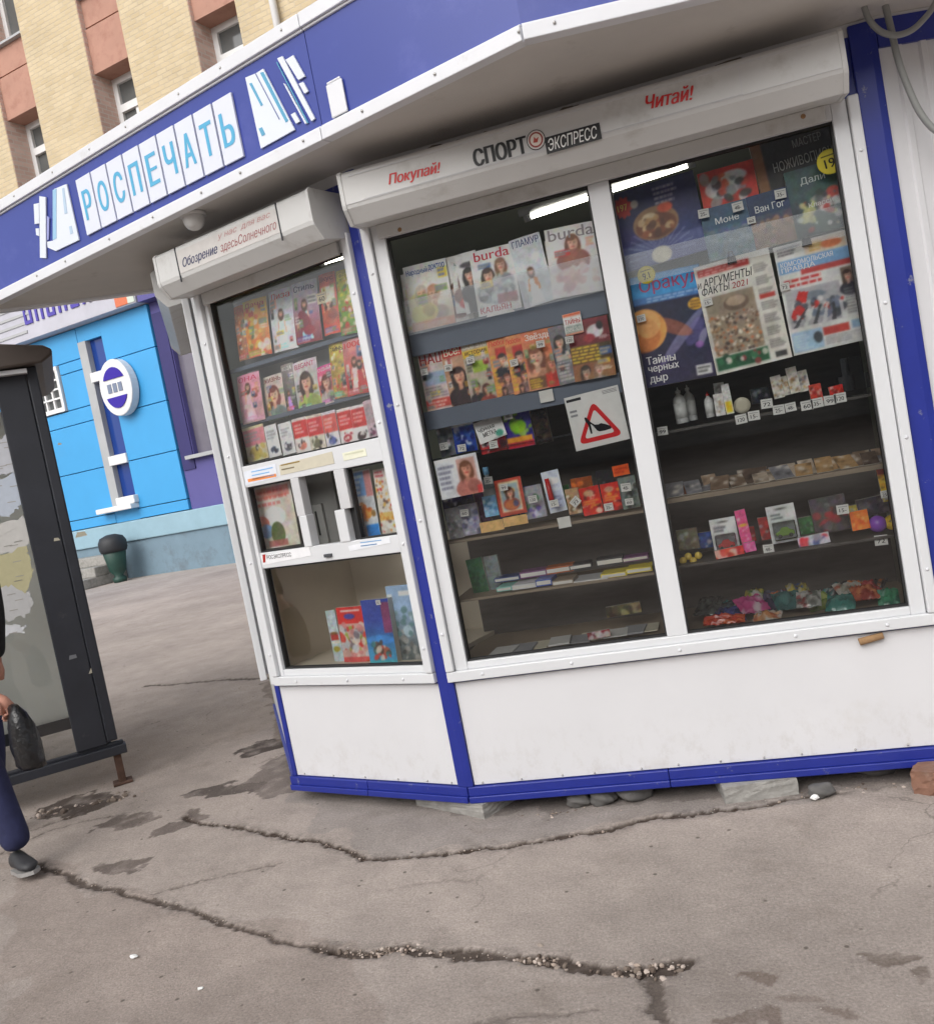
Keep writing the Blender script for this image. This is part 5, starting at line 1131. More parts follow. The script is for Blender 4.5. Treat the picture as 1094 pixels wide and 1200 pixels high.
def h3(c): c.fill((214, 206, 196)); c.crowd(0, 0, 1, 1, [(190, 60, 56), (220, 180, 80), (226, 224, 220), (110, 90, 80), (206, 140, 70)], 70, .03, .1, 5); c.rect(0, .86, 1, 1, (206, 196, 190)); c.lines(.1, .87, .9, .98, (180, 40, 50), 2, 4); c.rect(0, .22, 1, .34, (226, 170, 70), .7)
magazine(FL, -.066, (449, 627), (466, 625), (440, 550), h3, [], 'narrow busy recipe magazine beside the right frame of the hatch row', curl=.003)
# hatch inside: little grey drawer unit
a = FL.at(352, 640, -.12); M = FL.mat(.87, a[1]-.03, -.20)
t = local_thing('drawer_unit', 'grey plastic cabinet inside the serving hatch', 'cabinet', M)
m = MB(); m.box(-.02, .30, 0, .36, -.12, .0, S(136, 136, 134)); m.build('cabinet_body', 'matte', t, bevel=.004)
for k in range(2): m = MB(); m.box(.04+.10*k, .12+.10*k, .02, .2, .001, .014, S(150, 150, 148)); m.box(.075+.1*k, .085+.1*k, .06, .17, .014, .018, S(60, 60, 60)); m.build('drawer_front', 'matte', t, bevel=.002)
# lower left window: toys and books
def k0(c): c.fill((180, 196, 200)); c.ell(.5, .88, .3, .16, (196, 214, 222)); c.ell(.5, .58, .4, .14, (116, 84, 40)); c.rect(.1, .46, .9, .56, (170, 56, 44)); c.ell(.5, .30, .36, .22, (150, 140, 50)); c.rect(.1, .40, .9, .44, (206, 200, 190)); c.noise(.15, 6, 4)
magazine(FL, -.14, (397, 779), (408, 778), (381, 716), k0, [], 'slim clear packet with brown and olive toy at the left of the toy row', 'toy packet', 'toy_packet', .02, .004)
def k1(c): c.fill((196, 160, 150)); c.rect(0, .72, 1, 1, (200, 44, 40)); c.ell(.46, .84, .2, .08, (70, 70, 150)); c.rect(.15, .92, .85, .95, (230, 200, 196)); c.crowd(.05, .05, .95, .7, [(190, 196, 200), (200, 60, 50), (150, 170, 60), (214, 200, 190), (120, 110, 120), (196, 130, 130)], 60, .04, .12, 3); c.rect(0, 0, 1, .16, (190, 50, 50), .7)
magazine(FL, -.12, (408, 780), (440, 779), (395, 712), k1, [], 'red topped toy packet with pink and red figures inside', 'toy packet', 'toy_packet', .02, .004)
def k2(c): c.grad((70, 150, 190), (50, 76, 160), .2, .7); c.rect(.7, .5, 1, .95, (150, 60, 90), .8); c.ell(.5, .40, .5, .14, (70, 140, 206)); c.ell(.5, .24, .3, .14, (170, 100, 80)); c.crowd(.2, .1, .8, .36, [(190, 70, 60), (80, 66, 60), (206, 196, 180), (60, 120, 120)], 26, .03, .1, 4); c.rect(0, 0, 1, .1, (70, 160, 170))
magazine(FL, -.10, (440, 780), (472, 779), (438, 702), k2, [], 'blue toy box with a ship scene, left of the pale blue box', 'toy box', 'toy_box', .03, 0)
def k3(c): c.grad((96, 104, 104), (150, 176, 206), .2, .75); c.crowd(0, 0, 1, .45, [(84, 92, 92), (120, 120, 116), (60, 66, 66), (150, 150, 146)], 40, .04, .12, 5); c.crowd(0, .4, 1, .7, [(130, 156, 160), (96, 130, 130), (176, 196, 206)], 20, .06, .16, 7); c.rect(.5, .87, .95, .93, (226, 230, 232)); c.rect(.02, .78, .22, .90, (206, 212, 220))
magazine(FL, -.13, (472, 780), (500, 779), (452, 687), k3, [], 'tall pale blue toy box with a grey rocky scene beside the frame', 'toy box', 'toy_box', .03, 0)
def k4(c): c.fill((60, 84, 90)); c.crowd(0, 0, 1, 1, [(90, 116, 120), (40, 60, 66), (196, 206, 206)], 16, .06, .16, 3)
magazine(FL, -.16, (437, 779), (446, 778), (429, 714), k4, [], 'dark teal packet tucked between the red packet and the blue box', 'toy packet', 'toy_packet', .02, 0)

# ---- goods on the shelves behind the left big pane
WS = -.17
def col_pack(label, bl, br, tl, col, seed, w=WS, cat='packet', name='packet', th=.018, cols=None, extra=None, mat='goods_shiny', ang=4.0, group=None):
    def f(c):
        c.fill(col); c.crowd(.05, .05, .95, .8, cols or [col, [v*.7 for v in col], (206, 206, 206)], 22, .04, .16, seed)
        if extra: extra(c)
        c.noise(.12, 7, seed)
    return magazine(FR, w, bl, br, tl, f, [], label, cat, name, th, .002, .03, group, mat=mat, maxang=ang)
m = MB(); a = FR.at(512, 536, WS); c_ = FR.at(640, 512, WS); m.fbox(FR, .06, .895, (a[1]+c_[1])/2-.012, (a[1]+c_[1])/2-.004, WS-.12, WS+.03); m.build('shelf', 'clear_plastic', K)
col_pack('dull grey bag with a price tag at the left of the hanging row', (519, 536), (536, 532), (509, 500), (110, 112, 116), 2)
col_pack('blue packet with white top edge beside the grey bag', (536, 532), (561, 527), (530, 497), (44, 70, 150), 3, cols=[(60, 90, 170), (30, 44, 100), (196, 206, 222)], extra=lambda c: c.rect(0, .86, 1, 1, (206, 214, 220)))
def bsp(c): c.fill((214, 214, 212)); c.ell(.78, .2, .14, .12, (70, 150, 130)); c.rect(.5, .0, 1, .06, (150, 150, 150))
magazine(FR, WS+.03, (563, 521), (594, 509), (556, 496), bsp, [('ЧЁРНАЯ', .08, .5, .6, .2, (30, 30, 32), .02), ('МЕТКА', .2, .24, .5, .2, (30, 30, 32), .02)], 'tilted white card with heavy black lettering', 'card', 'title_card', .003, 0, maxang=14)
col_pack('round red packet behind the tilted white card', (566, 533), (596, 526), (564, 509), (150, 40, 44), 4, cols=[(190, 60, 60), (60, 40, 44), (206, 190, 190)])
col_pack('purple puzzle packet with green monster and red foot', (597, 527), (628, 521), (590, 478), (60, 50, 130), 6, cols=[(120, 170, 50), (90, 140, 40), (70, 60, 150), (150, 190, 80), (40, 36, 90)], extra=lambda c: (c.ell(.5, .5, .3, .24, (130, 176, 50)), c.rect(0, 0, 1, .14, (190, 50, 60)), c.rect(0, .14, .95, .26, (220, 150, 60))))
col_pack('dark brown packet right of the purple puzzle packet', (630, 521), (648, 517), (624, 482), (50, 40, 34), 7, cols=[(70, 56, 46), (36, 30, 26), (90, 76, 62)])
WB = -.19
col_pack('navy box behind the clear packs on the tag shelf', (524, 610), (560, 602), (520, 580), (30, 34, 84), 3, w=WB-.02)
col_pack('clear pack with grey bits at the left end of the tag shelf', (529, 632), (545, 629), (525, 596), (150, 152, 156), 8, w=WB+.02)
col_pack('grey and violet pack beside the clear pack', (545, 628), (566, 624), (541, 592), (150, 150, 164), 9, w=WB+.02, cols=[(120, 120, 160), (196, 196, 206), (90, 90, 110)])
def bottle(F, w, base, wpx, hpx, cols, label, prof=None, cat='bottle', name='bottle', cap=None, group=None, tip=False, lab=None):
    a = F.at(*base, w); r = F.at(base[0]+wpx/2, base[1], w); R = abs(r[0]-a[0]); t = F.at(base[0]-.19*hpx, base[1]-hpx, w); H = t[1]-a[1]
    T = local_thing(name, label, cat, F.mat(a[0], a[1], w-R), group)
    m = MB(); m.lathe([(R*.92, 0), (R, .02*H), (R, .62*H), (R*.82, .72*H), (R*.34, .80*H), (R*.32, .84*H)], 18, cols); m.build(name+'_body', 'goods_shiny', T)
    m = MB(); m.lathe([(R*.42, .84*H), (R*.42, .91*H)]+([(R*.16, .93*H), (R*.08, H)] if tip else [(R*.40, H)]), 14, cap or cols); m.build('cap', 'goods_shiny', T)
    if lab: m = MB(); m.lathe([(R*1.01, .14*H), (R*1.01, .56*H)], 18, lab); m.build('paper_label', 'print', T)
    return T
bottle(FR, WB, (577, 604), 16, 56, S(150, 162, 168), 'clear bottle with a light blue cap on the tag shelf', cap=S(110, 160, 196), lab=S(196, 200, 200))
col_pack('light blue plastic cup pack between the bottle and the red framed picture', (570, 606), (586, 603), (566, 582), (120, 164, 196), 4, w=WB+.03, cols=[(150, 190, 214), (80, 130, 170), (200, 214, 222)])
def icon(c): c.fill((176, 70, 50)); c.rect(.12, .1, .88, .92, (214, 196, 160)); c.rect(.18, .14, .82, .86, (150, 170, 176)); c.ell(.5, .66, .2, .12, (222, 186, 80)); c.bust(.5, .62, .12, (90, 50, 36), (220, 176, 146), (170, 80, 60), 1); c.ell(.5, .28, .26, .16, (190, 110, 60)); c.ell(.66, .3, .1, .12, (60, 70, 120), .8); c.noise(.06, 8, 2)
magazine(FR, WB+.035, (587, 606), (618, 600), (584, 563), icon, [], 'small red framed picture of a haloed woman on the tag shelf', 'picture', 'framed_picture', .006, 0)
for bl, br, tl, lb in (((564, 625), (591, 620), (562, 613), 'left tan cardboard strip under the framed picture'), ((591, 618), (619, 613), (590, 607), 'right tan cardboard strip under the framed picture')):
    magazine(FR, -.115, bl, br, tl, lambda c: c.fill((206, 170, 116)).noise(.05, 5, 2), [], lb, 'card strip', 'card_strip', .002, 0, mat='paper')
col_pack('grey pack with lilac print right of the framed picture', (618, 609), (642, 604), (614, 571), (150, 150, 160), 11, w=WB, cols=[(190, 190, 206), (100, 90, 150), (84, 120, 84), (160, 160, 166)])
def boot(c): c.fill((196, 204, 220)); c.rect(.1, .1, .9, .5, (176, 186, 206)); c.lines(.15, .1, .85, .4, (110, 110, 150), 4, 2); c.ell(.5, .75, .4, .2, (222, 226, 232))
magazine(FR, WB+.01, (645, 602), (665, 597), (640, 553), boot, [], 'white rounded display card on the tag shelf', 'display card', 'display_card', .004, 0)
m = MB(); p0 = FR.at(646, 582, WB+.03); p1 = FR.at(640, 561, WB+.03); m.tube([FR.p(p0[0], p0[1]-.03, WB+.03), FR.p(p1[0], p1[1], WB+.03)], [.012, .009], 8, S(196, 36, 36)); tag(m.build('red_pen', 'goods_shiny'), 'red pen shaped packet leaning on the white display card', 'pen')
col_pack('brown and cream pack with a slanted tag', (668, 603), (683, 600), (661, 574), (170, 140, 110), 12, w=WB+.02, cols=[(206, 190, 166), (110, 84, 64), (220, 216, 206)])
rp = dict(w=WB+.02, cols=[(196, 44, 36), (214, 150, 60), (90, 30, 30), (220, 200, 180), (206, 60, 44)], th=.012)
EX = lambda c: (c.rect(0, .35, 1, .55, (206, 50, 40)), c.lines(.1, .36, .9, .54, (230, 190, 80), 2, 3), c.ell(.45, .78, .26, .16, (196, 150, 120)))
col_pack('red snack packet, left of the two alike', (685, 605), (708, 600), (678, 573), (190, 50, 40), 13, extra=EX, **rp)
col_pack('red snack packet, right of the two alike', (709, 600), (730, 596), (702, 568), (190, 50, 40), 14, extra=EX, **rp)
col_pack('grey green pack at the right end of the tag shelf', (731, 597), (751, 593), (725, 560), (120, 130, 126), 15, w=WB, cols=[(170, 180, 176), (84, 96, 92), (60, 66, 66)])
magazine(FR, WB+.03, (719, 559), (738, 555), (716, 547), lambda c: c.fill((226, 100, 50)).lines(.1, .2, .9, .8, (160, 50, 30), 2, 3), [], 'small orange tag above the grey green pack', 'tag', 'orange_tag', .002, 0, mat='paper')
# white sheet and shoe sign stuck on the glass
def sh(c): c.fill((214, 216, 220)); c.rect(.5, .1, .93, .92, (196, 160, 150)); c.bust(.7, .64, .12, (120, 84, 66), (214, 160, 138), (190, 130, 120), 1); c.lines(.05, .2, .44, .85, (110, 110, 130), 5, 3); c.rect(.88, .0, .99, .2, (196, 80, 80))
magazine(FR, -.024, (518, 586), (567, 576), (511, 540), sh, [], 'white sheet with print and a small portrait stuck inside the left pane', 'notice', 'paper_notice', .001, 0, 0, mat='paper')
def shoe_sign():
    w = -.022; M, W, H = slot(FR, w, (675, 529), (738, 514), (664, 466), 0)
    t = local_thing('warning_sign', 'white warning sign with a black high heeled shoe in a red triangle on the glass', 'sign', M)
    m = MB(); m.box(0, W, 0, H, 0, .001, S(216, 216, 214)); m.build('sign_sheet', 'paper', t)
    def rt(P, r):  # rounded triangle
        out = []
        for i in range(3):
            p = np.array(P[i]); a = np.array(P[i-1])-p; c = np.array(P[(i+1) % 3])-p; a /= np.linalg.norm(a); c /= np.linalg.norm(c)
            for s_ in np.linspace(0, 1, 7): q = p+a*r*(1-s_)**2+c*r*s_**2; out.append(tuple(q))
        return out
    cx, cy, s_ = W*.49, H*.10, W*.42
    tri = lambda k: [(cx-s_*k, cy+.0+(1-k)*s_*.62), (cx+s_*k, cy+(1-k)*s_*.62), (cx, cy+s_*1.75*k+(1-k)*s_*.62)]
    m = MB(); m.prism(rt(tri(1.0), .03), .001, .0016, S(200, 40, 44)); m.build('red_triangle', 'paper', t)
    m = MB(); m.prism(rt(tri(.68), .015), .0016, .0021, S(218, 218, 216)); m.build('white_triangle', 'paper', t)
    sp = [(0, .95), (.06, 1.0), (.14, .86), (.24, .62), (.36, .46), (.50, .42), (.62, .46), (.80, .34), (.96, .20), (1.0, .08), (.95, .02), (.70, 0), (.48, .02), (.40, .10), (.33, .30), (.26, .46), (.20, .55), (.19, .0), (.12, .0), (.10, .5), (.02, .75)]
    m = MB(); k = s_*1.06; x0, y0 = cx-.47*k, cy+.36*s_
    V = [(x0+x*k, y0+y*k*.72, .0028) for x, y in sp]; bmx = bmesh.new(); vs = [bmx.verts.new(v) for v in V]; bmx.faces.new(vs); bmesh.ops.triangulate(bmx, faces=bmx.faces[:]); bmx.verts.index_update()
    m.add([v.co[:] for v in bmx.verts], [tuple(v.index for v in f.verts) for f in bmx.faces], S(24, 24, 28)); bmx.free(); m.build('shoe_symbol', 'paper', t)
    m = MB(); m.box(.03*W, .30*W, H*.90, H*.95, .001, .0015, S(40, 40, 44))
    for q in range(3): m.box(.70*W, .96*W, H*(.90+.025*q), H*(.91+.025*q), .001, .0015, S(120, 120, 124))
    for q in range(2): m.box(.05*W, .18*W, H*(.62+.08*q), H*(.66+.08*q), .001, .0015, S(140, 140, 144))
    tag(m.build('fine_print', 'paper', t), kind='stuff')
shoe_sign()
# stationery shelf
WC = -.14
def flat(F, w, pts, th, col, label, cat, name='notebook', mat='goods', group=None, seed=0):
    """thing lying on a shelf; pts = front left, front right pixel, depth in m"""
    (a, b_, d) = pts; p, q = F.at(*a, w), F.at(*b_, w); z = min(p[1], q[1]); sg = 1 if np.dot(np.cross(F.U, [0, 0, 1.]), F.N) > 0 else -1
    M = F.mat(p[0], z, w) @ Matrix.Rotation(.06*((seed*37 % 7)-3)/3, 4, 'Y'); L = abs(q[0]-p[0])
    m = MB(); m.box(0, L, 0, th, -d, 0, col); m.box(.004, L-.004, th*.2, th*.8, .0005, .0012, S(214, 212, 206)) if th > .007 else None
    o = m.build(name, mat, None, M=M, bevel=.0012); return tag(o, label, cat, group)
flat(FR, WC+.02, ((582, 694), (600, 691), .1), .016, S(120, 190, 176), 'teal eraser pack at the left of the stationery shelf', 'stationery', 'eraser_pack')
flat(FR, WC+.02, ((600, 692), (628, 687), .12), .018, S(206, 208, 210), 'white notebook stack on the stationery shelf', 'notebook')
flat(FR, WC+.02, ((628, 688), (647, 685), .1), .026, S(60, 90, 170), 'blue box on the stationery shelf', 'box', 'small_box')
flat(FR, WC+.02, ((647, 687), (672, 682), .1), .018, S(150, 136, 116), 'tan notebook on the stationery shelf', 'notebook')
flat(FR, WC+.02, ((657, 687), (712, 677), .14), .010, S(200, 202, 204), 'long white pad on the stationery shelf', 'notebook', 'writing_pad')
flat(FR, WC+.02, ((704, 679), (734, 674), .1), .018, S(222, 204, 60), 'left yellow notebook with white pages on the stationery shelf', 'notebook')
flat(FR, WC+.02, ((734, 673), (764, 667), .1), .018, S(226, 208, 60), 'right yellow notebook with white pages on the stationery shelf', 'notebook')
col_pack('green folder standing at the left end of the stationery shelf', (557, 698), (575, 694), (548, 656), (50, 100, 70), 3, w=-.24, cat='folder', name='folder', cols=[(60, 116, 80), (40, 84, 60), (70, 120, 90)])
col_pack('clear sleeve standing beside the green folder', (576, 694), (592, 691), (570, 652), (120, 130, 130), 5, w=-.26, cat='sleeve', name='plastic_sleeve', cols=[(130, 140, 140), (104, 112, 112)])
rr = random.Random(9)
SHADE = ('white', 'pale grey', 'cream')
for k in range(9):
    x = 572+k*22+rr.uniform(-5, 5); y = 771-(x-572)*.155
    c_ = (S(206, 206, 204), S(150, 152, 156), S(206, 200, 180))[k % 3]
    flat(FR, -.10-.03*(k % 3), ((x, y-2), (x+rr.uniform(24, 34), y-5), .13), .004+.003*(k % 2), c_, ORD[k]+' thin paper pad along the floor board behind the shoe sign pane', 'paper pad', 'paper_pad', 'paper', 'paper pads on the floor board', k)
col_pack('red and grey striped packet lying among the pads', (690, 749), (716, 744), (688, 741), (150, 60, 64), 4, w=-.11, cols=[(196, 190, 190), (120, 44, 50)])
col_pack('tan boxed packet hanging over the floor board', (712, 723), (752, 716), (711, 711), (130, 116, 84), 6, w=-.3, cols=[(90, 80, 60), (150, 136, 100), (60, 54, 46)])

# ---- behind the right big pane
WE = -.20
GL = dict(tip=True, lab=S(206, 208, 206))
bottle(FR, WE, (800, 496), 16, 42, S(206, 208, 208), 'white glue bottle with pointed tip, front one of the pair', **GL)
bottle(FR, WE-.05, (811, 493), 14, 42, S(200, 202, 202), 'white glue bottle with pointed tip, rear one of the pair', **GL)
bottle(FR, WE+.02, (833, 489), 11, 30, S(206, 206, 206), 'small white bottle with red tip', cap=S(196, 50, 46), **GL)
col_pack('white carton with brown print in the glue cluster', (839, 488), (850, 486), (834, 463), (206, 204, 200), 2, w=WE+.03, cols=[(206, 204, 200), (170, 140, 110), (150, 150, 150)])
col_pack('white carton with yellow side in the glue cluster', (851, 486), (860, 484), (846, 451), (206, 206, 204), 3, w=WE+.03, cols=[(206, 206, 204), (170, 170, 170)], extra=lambda c: c.rect(.1, .05, .9, .42, (226, 190, 50)))
col_pack('white carton at the back of the glue cluster', (838, 470), (850, 468), (834, 450), (200, 200, 200), 4, w=WE-.03)
m = MB(FR.mat(*FR.at(869, 475, WE), WE)); m.lathe([(.016, -.012), (.030, -.012), (.030, .012), (.016, .012)], 20, S(196, 190, 170), Matrix.Rotation(PI/2, 4, 'X')); tag(m.build('tape_roll', 'goods_shiny'), 'pale roll of tape standing beside the glue cluster', 'tape roll')
col_pack('dark pack of batteries on the upper shelf', (881, 474), (902, 470), (878, 457), (44, 44, 48), 5, w=WE, cols=[(60, 60, 64), (30, 30, 34), (110, 110, 114)])
for k, (x, y, h_) in enumerate(((907, 476, 26), (918, 472, 22), (926, 470, 30), (937, 468, 24))):
    col_pack(ORD[k]+' white and tan carton of the four stacked on the glue shelf', (x, y-8), (x+12, y-11), (x-h_*.2, y-8-h_), (200, 196, 188), 20+k, w=WE-.02*(k % 2), cat='carton', name='carton', cols=[(206, 204, 200), (150, 120, 90), (180, 150, 90), (110, 110, 116)], group='cartons on the upper shelf')
col_pack('red topped carton among the white ones on the upper shelf', (950, 472), (964, 469), (946, 452), (190, 80, 66), 3, w=WE, cols=[(206, 190, 180), (190, 60, 50), (90, 50, 46)])
col_pack('flat red item at the right end of the upper shelf', (972, 465), (988, 461), (970, 454), (196, 56, 44), 3, w=WE)
# clear plastic box at the right end
a = FR.at(985, 460, WE+.02); M = FR.mat(a[0], a[1], WE-.05)
t = local_thing('plastic_box', 'clear plastic display box at the top right shelf end', 'box', M); m = MB(); m.box(0, .10, 0, .055, 0, .06, S(196, 200, 204)); m.build('box_body', 'clear_plastic', t); m = MB(); m.box(.02, .09, .055, .12, .02, .024, S(180, 184, 188)); m.build('box_back', 'clear_plastic', t)
# cards on the wooden shelf
rr = random.Random(21)
for k in range(30):
    x = 782+k*8.4+rr.uniform(-3, 3); y = 583-(x-778)*.175; p = FR.at(x, y, -.15-.05*(k % 3)*.6)
    col = S(*rr.choice([(150, 130, 110), (110, 92, 76), (170, 156, 140), (84, 70, 60), (130, 84, 64), (120, 120, 126), (160, 130, 90)]))
    M = FR.mat(p[0], ZF+.001, -.15-.05*(k % 3)*.6) @ Matrix.Rotation(rr.uniform(-.2, .2), 4, 'Y') @ Matrix.Rotation(-rr.uniform(.9, 1.3), 4, 'X')
    wv = rr.uniform(.05, .07); hv = rr.uniform(.07, .09); cv = Cv(wv, hv, .007); c0 = [int(255*v**.45) for v in col]; cv.fill(c0).crowd(0, 0, 1, 1, [c0, [v*.6 for v in c0], (206, 200, 190)], 8, .08, .2, k); m = MB(); cv.emit(m, .002)
    tag(m.build('card_packet', 'goods_shiny', None, M=M), ORD[k]+' card packet counted along the wooden shelf from the middle post', 'card packet', 'card packets on the wooden shelf')
# toy shelf
WG = -.18
def blister(bl, br, tl, carcol, label, seed):
    M, W, H = slot(FR, WG, bl, br, tl, .05); t = local_thing('toy_car_pack', label, 'toy pack', M)
    cv = Cv(W, H, .004); cv.fill((190, 192, 192)).rect(0, .6, 1, 1, (206, 208, 208)).lines(.12, .62, .6, .80, (50, 54, 60), 2, seed).ell(.5, .9, .16, .03, (40, 40, 40)).ell(.5, .3, .42, .28, (150, 152, 152)).noise(.06, 7, seed)
    m = MB(); cv.emit(m, .002); m.build('backing_card', 'print', t)
    m = MB(); L = W*.66; x0 = W*.17; y0 = H*.16
    prof = [(0, .012), (.02*L, .30*L), (.2*L, .34*L), (.34*L, .54*L), (.66*L, .54*L), (.8*L, .36*L), (.98*L, .32*L), (L, .1*L), (.9*L, .06*L), (.1*L, .06*L)]
    m.prism([(x0+x, y0+y) for x, y in prof], .006, .030, carcol); m.build('toy_car', 'goods_shiny', t, bevel=.003)
    for k in (.2, .78): m = MB(); m.lathe([(.11*L, 0), (.11*L, .008), (.06*L, .010)], 14, S(30, 30, 32), Matrix.Translation((x0+k*L, y0+.07*L, .028)) @ Matrix.Rotation(PI/2, 4, 'X')); m.build('toy_wheel', 'goods', t)
    m = MB(); m.box(W*.10, W*.90, H*.08, H*.58, .003, .042, S(200, 200, 200)); m.build('clear_bubble', 'clear_plastic', t, bevel=.006)
blister((838, 651), (868, 646), (831, 610), S(206, 44, 40), 'blister pack with a red toy car', 3)
blister((905, 638), (938, 632), (897, 595), S(120, 160, 50), 'blister pack with a lime green toy car', 5)
col_pack('tall pink toy tube with a yellow round spot', (871, 645), (883, 642), (864, 598), (214, 90, 140), 3, w=WG-.01, cols=[(222, 120, 160), (206, 70, 120), (230, 190, 200)], extra=lambda c: c.ell(.5, .62, .36, .12, (236, 200, 60)))
col_pack('yellow pack with red top at the right edge of the toy shelf', (1034, 588), (1046, 585), (1025, 549), (226, 190, 60), 4, w=WG, cols=[(232, 200, 80), (214, 160, 40), (90, 70, 40)], extra=lambda c: (c.rect(0, .8, 1, 1, (196, 50, 40)), c.rect(.1, .04, .8, .24, (210, 210, 206))))
def ball(px, py, r, col, label, w=WG, face=False):
    p = FR.at(px, py, w); m = MB(FR.mat(p[0], p[1], w)); m.ell((0, 0, 0), (r, r, r), col, n=20, m=14)
    if face:
        for d in (-1, 1): m.ell((d*r*.35, r*.3, r*.87), (r*.12, r*.16, r*.05), S(30, 26, 20))
        m.ell((0, -r*.3, r*.9), (r*.3, r*.08, r*.05), S(120, 50, 30))
    return tag(m.build('toy_ball', 'goods_shiny'), label, 'ball')
ball(1028, 614, .031, S(140, 80, 190), 'purple toy ball on the toy shelf')
ball(1045, 612, .028, S(232, 196, 50), 'yellow toy ball with a smiling face by the frame', face=True)
for k, (x, y) in enumerate(((800, 657), (806, 652), (812, 657), (818, 651))):
    ball(x, y, .014, S(226, 196, 90), ORD[k]+' small yellow ball of the cluster of four under the khaki bag', WG+.01)['group'] = 'four small yellow balls'
col_pack('crumpled clear bag with khaki toys at the left of the toy shelf', (796, 645), (820, 641), (790, 622), (110, 104, 88), 5, w=WG-.03, cols=[(130, 124, 100), (90, 84, 70), (160, 160, 156)])
col_pack('low red toy tray under the red car pack', (839, 655), (872, 648), (838, 645), (200, 50, 46), 6, w=WG+.04, cols=[(220, 80, 70), (190, 40, 40), (220, 190, 180)])
col_pack('pink packet foot under the pink tube', (873, 647), (886, 644), (871, 636), (214, 100, 160), 6, w=WG+.03, cols=[(226, 140, 190), (206, 80, 140)])
col_pack('white and red bag with a toy figure in the middle of the toy shelf', (936, 642), (972, 634), (934, 630), (190, 190, 196), 7, w=WG+.02, cols=[(206, 60, 70), (214, 214, 220), (150, 150, 160), (90, 100, 150)])
col_pack('dark clear pack behind the toy shelf', (955, 626), (996, 618), (948, 586), (84, 80, 82), 8, w=WG-.05, cols=[(96, 94, 96), (150, 60, 64), (70, 68, 70), (120, 118, 120)])
col_pack('orange plastic toy fan pack', (998, 622), (1019, 618), (994, 600), (222, 120, 50), 8, w=WG, cols=[(230, 140, 60), (206, 96, 40), (236, 180, 110)])
col_pack('dark navy toy pack above the purple ball', (1006, 606), (1042, 598), (1003, 586), (52, 50, 60), 9, w=WG-.05, cols=[(64, 60, 76), (40, 40, 50), (90, 84, 90)])
# heap of bagged toys on the floor board
def pouch(px, py, wpx, hm, cols, label, w, seed, tilt):
    p = FR.at(px, py, w); q = FR.at(px+wpx, py, w); W = q[0]-p[0]; n = 14; H = hm
    X, Y = np.meshgrid(np.linspace(0, 1, n), np.linspace(0, 1, n))
    hump = np.sin(PI*X)**.6*np.sin(PI*Y)**.6
    Z = hump*.014+(fbm(X*4, Y*4, seed)-.5)*.055*hump+(fbm(X*13, Y*13, seed+5)-.5)*.022
    V = np.column_stack([(X*W).ravel(), (Y*H).ravel(), Z.ravel()]); i = np.arange(n-1)[:, None]*n+np.arange(n-1)[None, :]
    F = np.stack([i, i+1, i+n+1, i+n], -1).reshape(-1, 4)
    cv = Cv(1, 1, 1/(n-1)); cv.nx = n-1; cv.X, cv.Y = X, Y; cv.A = np.ones((n, n, 3)); cv.sf = .08
    cv.fill(cols[0]).crowd(0, 0, 1, 1, cols, 26, .06, .2, seed)
    M = FR.mat(p[0], .602+.012*(seed % 4), w) @ Matrix.Rotation(tilt, 4, 'Y') @ Matrix.Rotation(-1.2, 4, 'X')
    m = MB(); m.add(V, F.tolist(), lin(cv.A).reshape(-1, 3)*.65, True); B = V.copy(); B[:, 2] = -.002; m.add(B, F[:, ::-1].tolist(), lin(cv.A).reshape(-1, 3)*.6, True)
    return tag(m.build('toy_bag', 'goods_shiny', None, M=M), label, 'toy bag')
HE = [(812, 722, 30, .12, [(60, 66, 66), (90, 96, 92), (44, 46, 48)], 'dull grey green toy bag at the left end of the heap', -.22), (836, 727, 36, .13, [(50, 70, 80), (90, 110, 120), (44, 50, 60)], 'bluish grey toy bag in the heap', -.20),
 (842, 733, 34, .10, [(44, 56, 130), (70, 84, 160), (30, 36, 80)], 'dark blue toy bag at the front of the heap', -.13), (824, 736, 50, .05, [(226, 90, 50), (236, 120, 70), (200, 60, 40)], 'flat bright orange toy bag along the front edge', -.09),
 (872, 728, 36, .11, [(206, 70, 140), (226, 120, 170), (220, 200, 206)], 'bright pink toy bag in the heap', -.14), (880, 731, 34, .08, [(222, 216, 206), (226, 150, 90), (200, 90, 60)], 'white and orange toy bag in front of the pink one', -.10),
 (878, 716, 44, .13, [(60, 56, 84), (96, 90, 120), (120, 126, 150)], 'violet grey toy bag behind the pink one', -.24), (912, 722, 34, .12, [(60, 110, 110), (90, 140, 136), (40, 70, 72)], 'teal toy bag in the middle of the heap', -.17),
 (934, 720, 30, .10, [(206, 206, 200), (150, 60, 60), (100, 106, 100)], 'grey toy bag with red marks in the heap', -.13), (950, 716, 36, .12, [(130, 170, 60), (90, 130, 50), (196, 206, 120)], 'lime green toy bag in the heap', -.19),
 (966, 716, 36, .10, [(60, 140, 130), (40, 100, 96), (120, 180, 170)], 'sea green toy bag at the front of the heap', -.12), (990, 712, 34, .12, [(190, 190, 180), (200, 90, 60), (120, 120, 100)], 'pale toy bag with red spots right of the lime one', -.18),
 (1004, 712, 30, .09, [(190, 90, 60), (220, 140, 90), (150, 50, 44)], 'rust red toy bag near the right end of the heap', -.12), (1028, 704, 26, .11, [(70, 176, 130), (150, 214, 190), (50, 120, 100)], 'mint green toy bag at the right end of the heap', -.13), (1014, 700, 30, .12, [(176, 50, 56), (206, 90, 90), (90, 40, 44)], 'crimson toy bag behind the mint green one', -.22)]
for i, (x, y, wp, hm, cols, lb, w) in enumerate(HE): pouch(x, y, wp, hm, cols, lb, w, i+3, (-.3, .2, .1, -.15, .3)[i % 5])
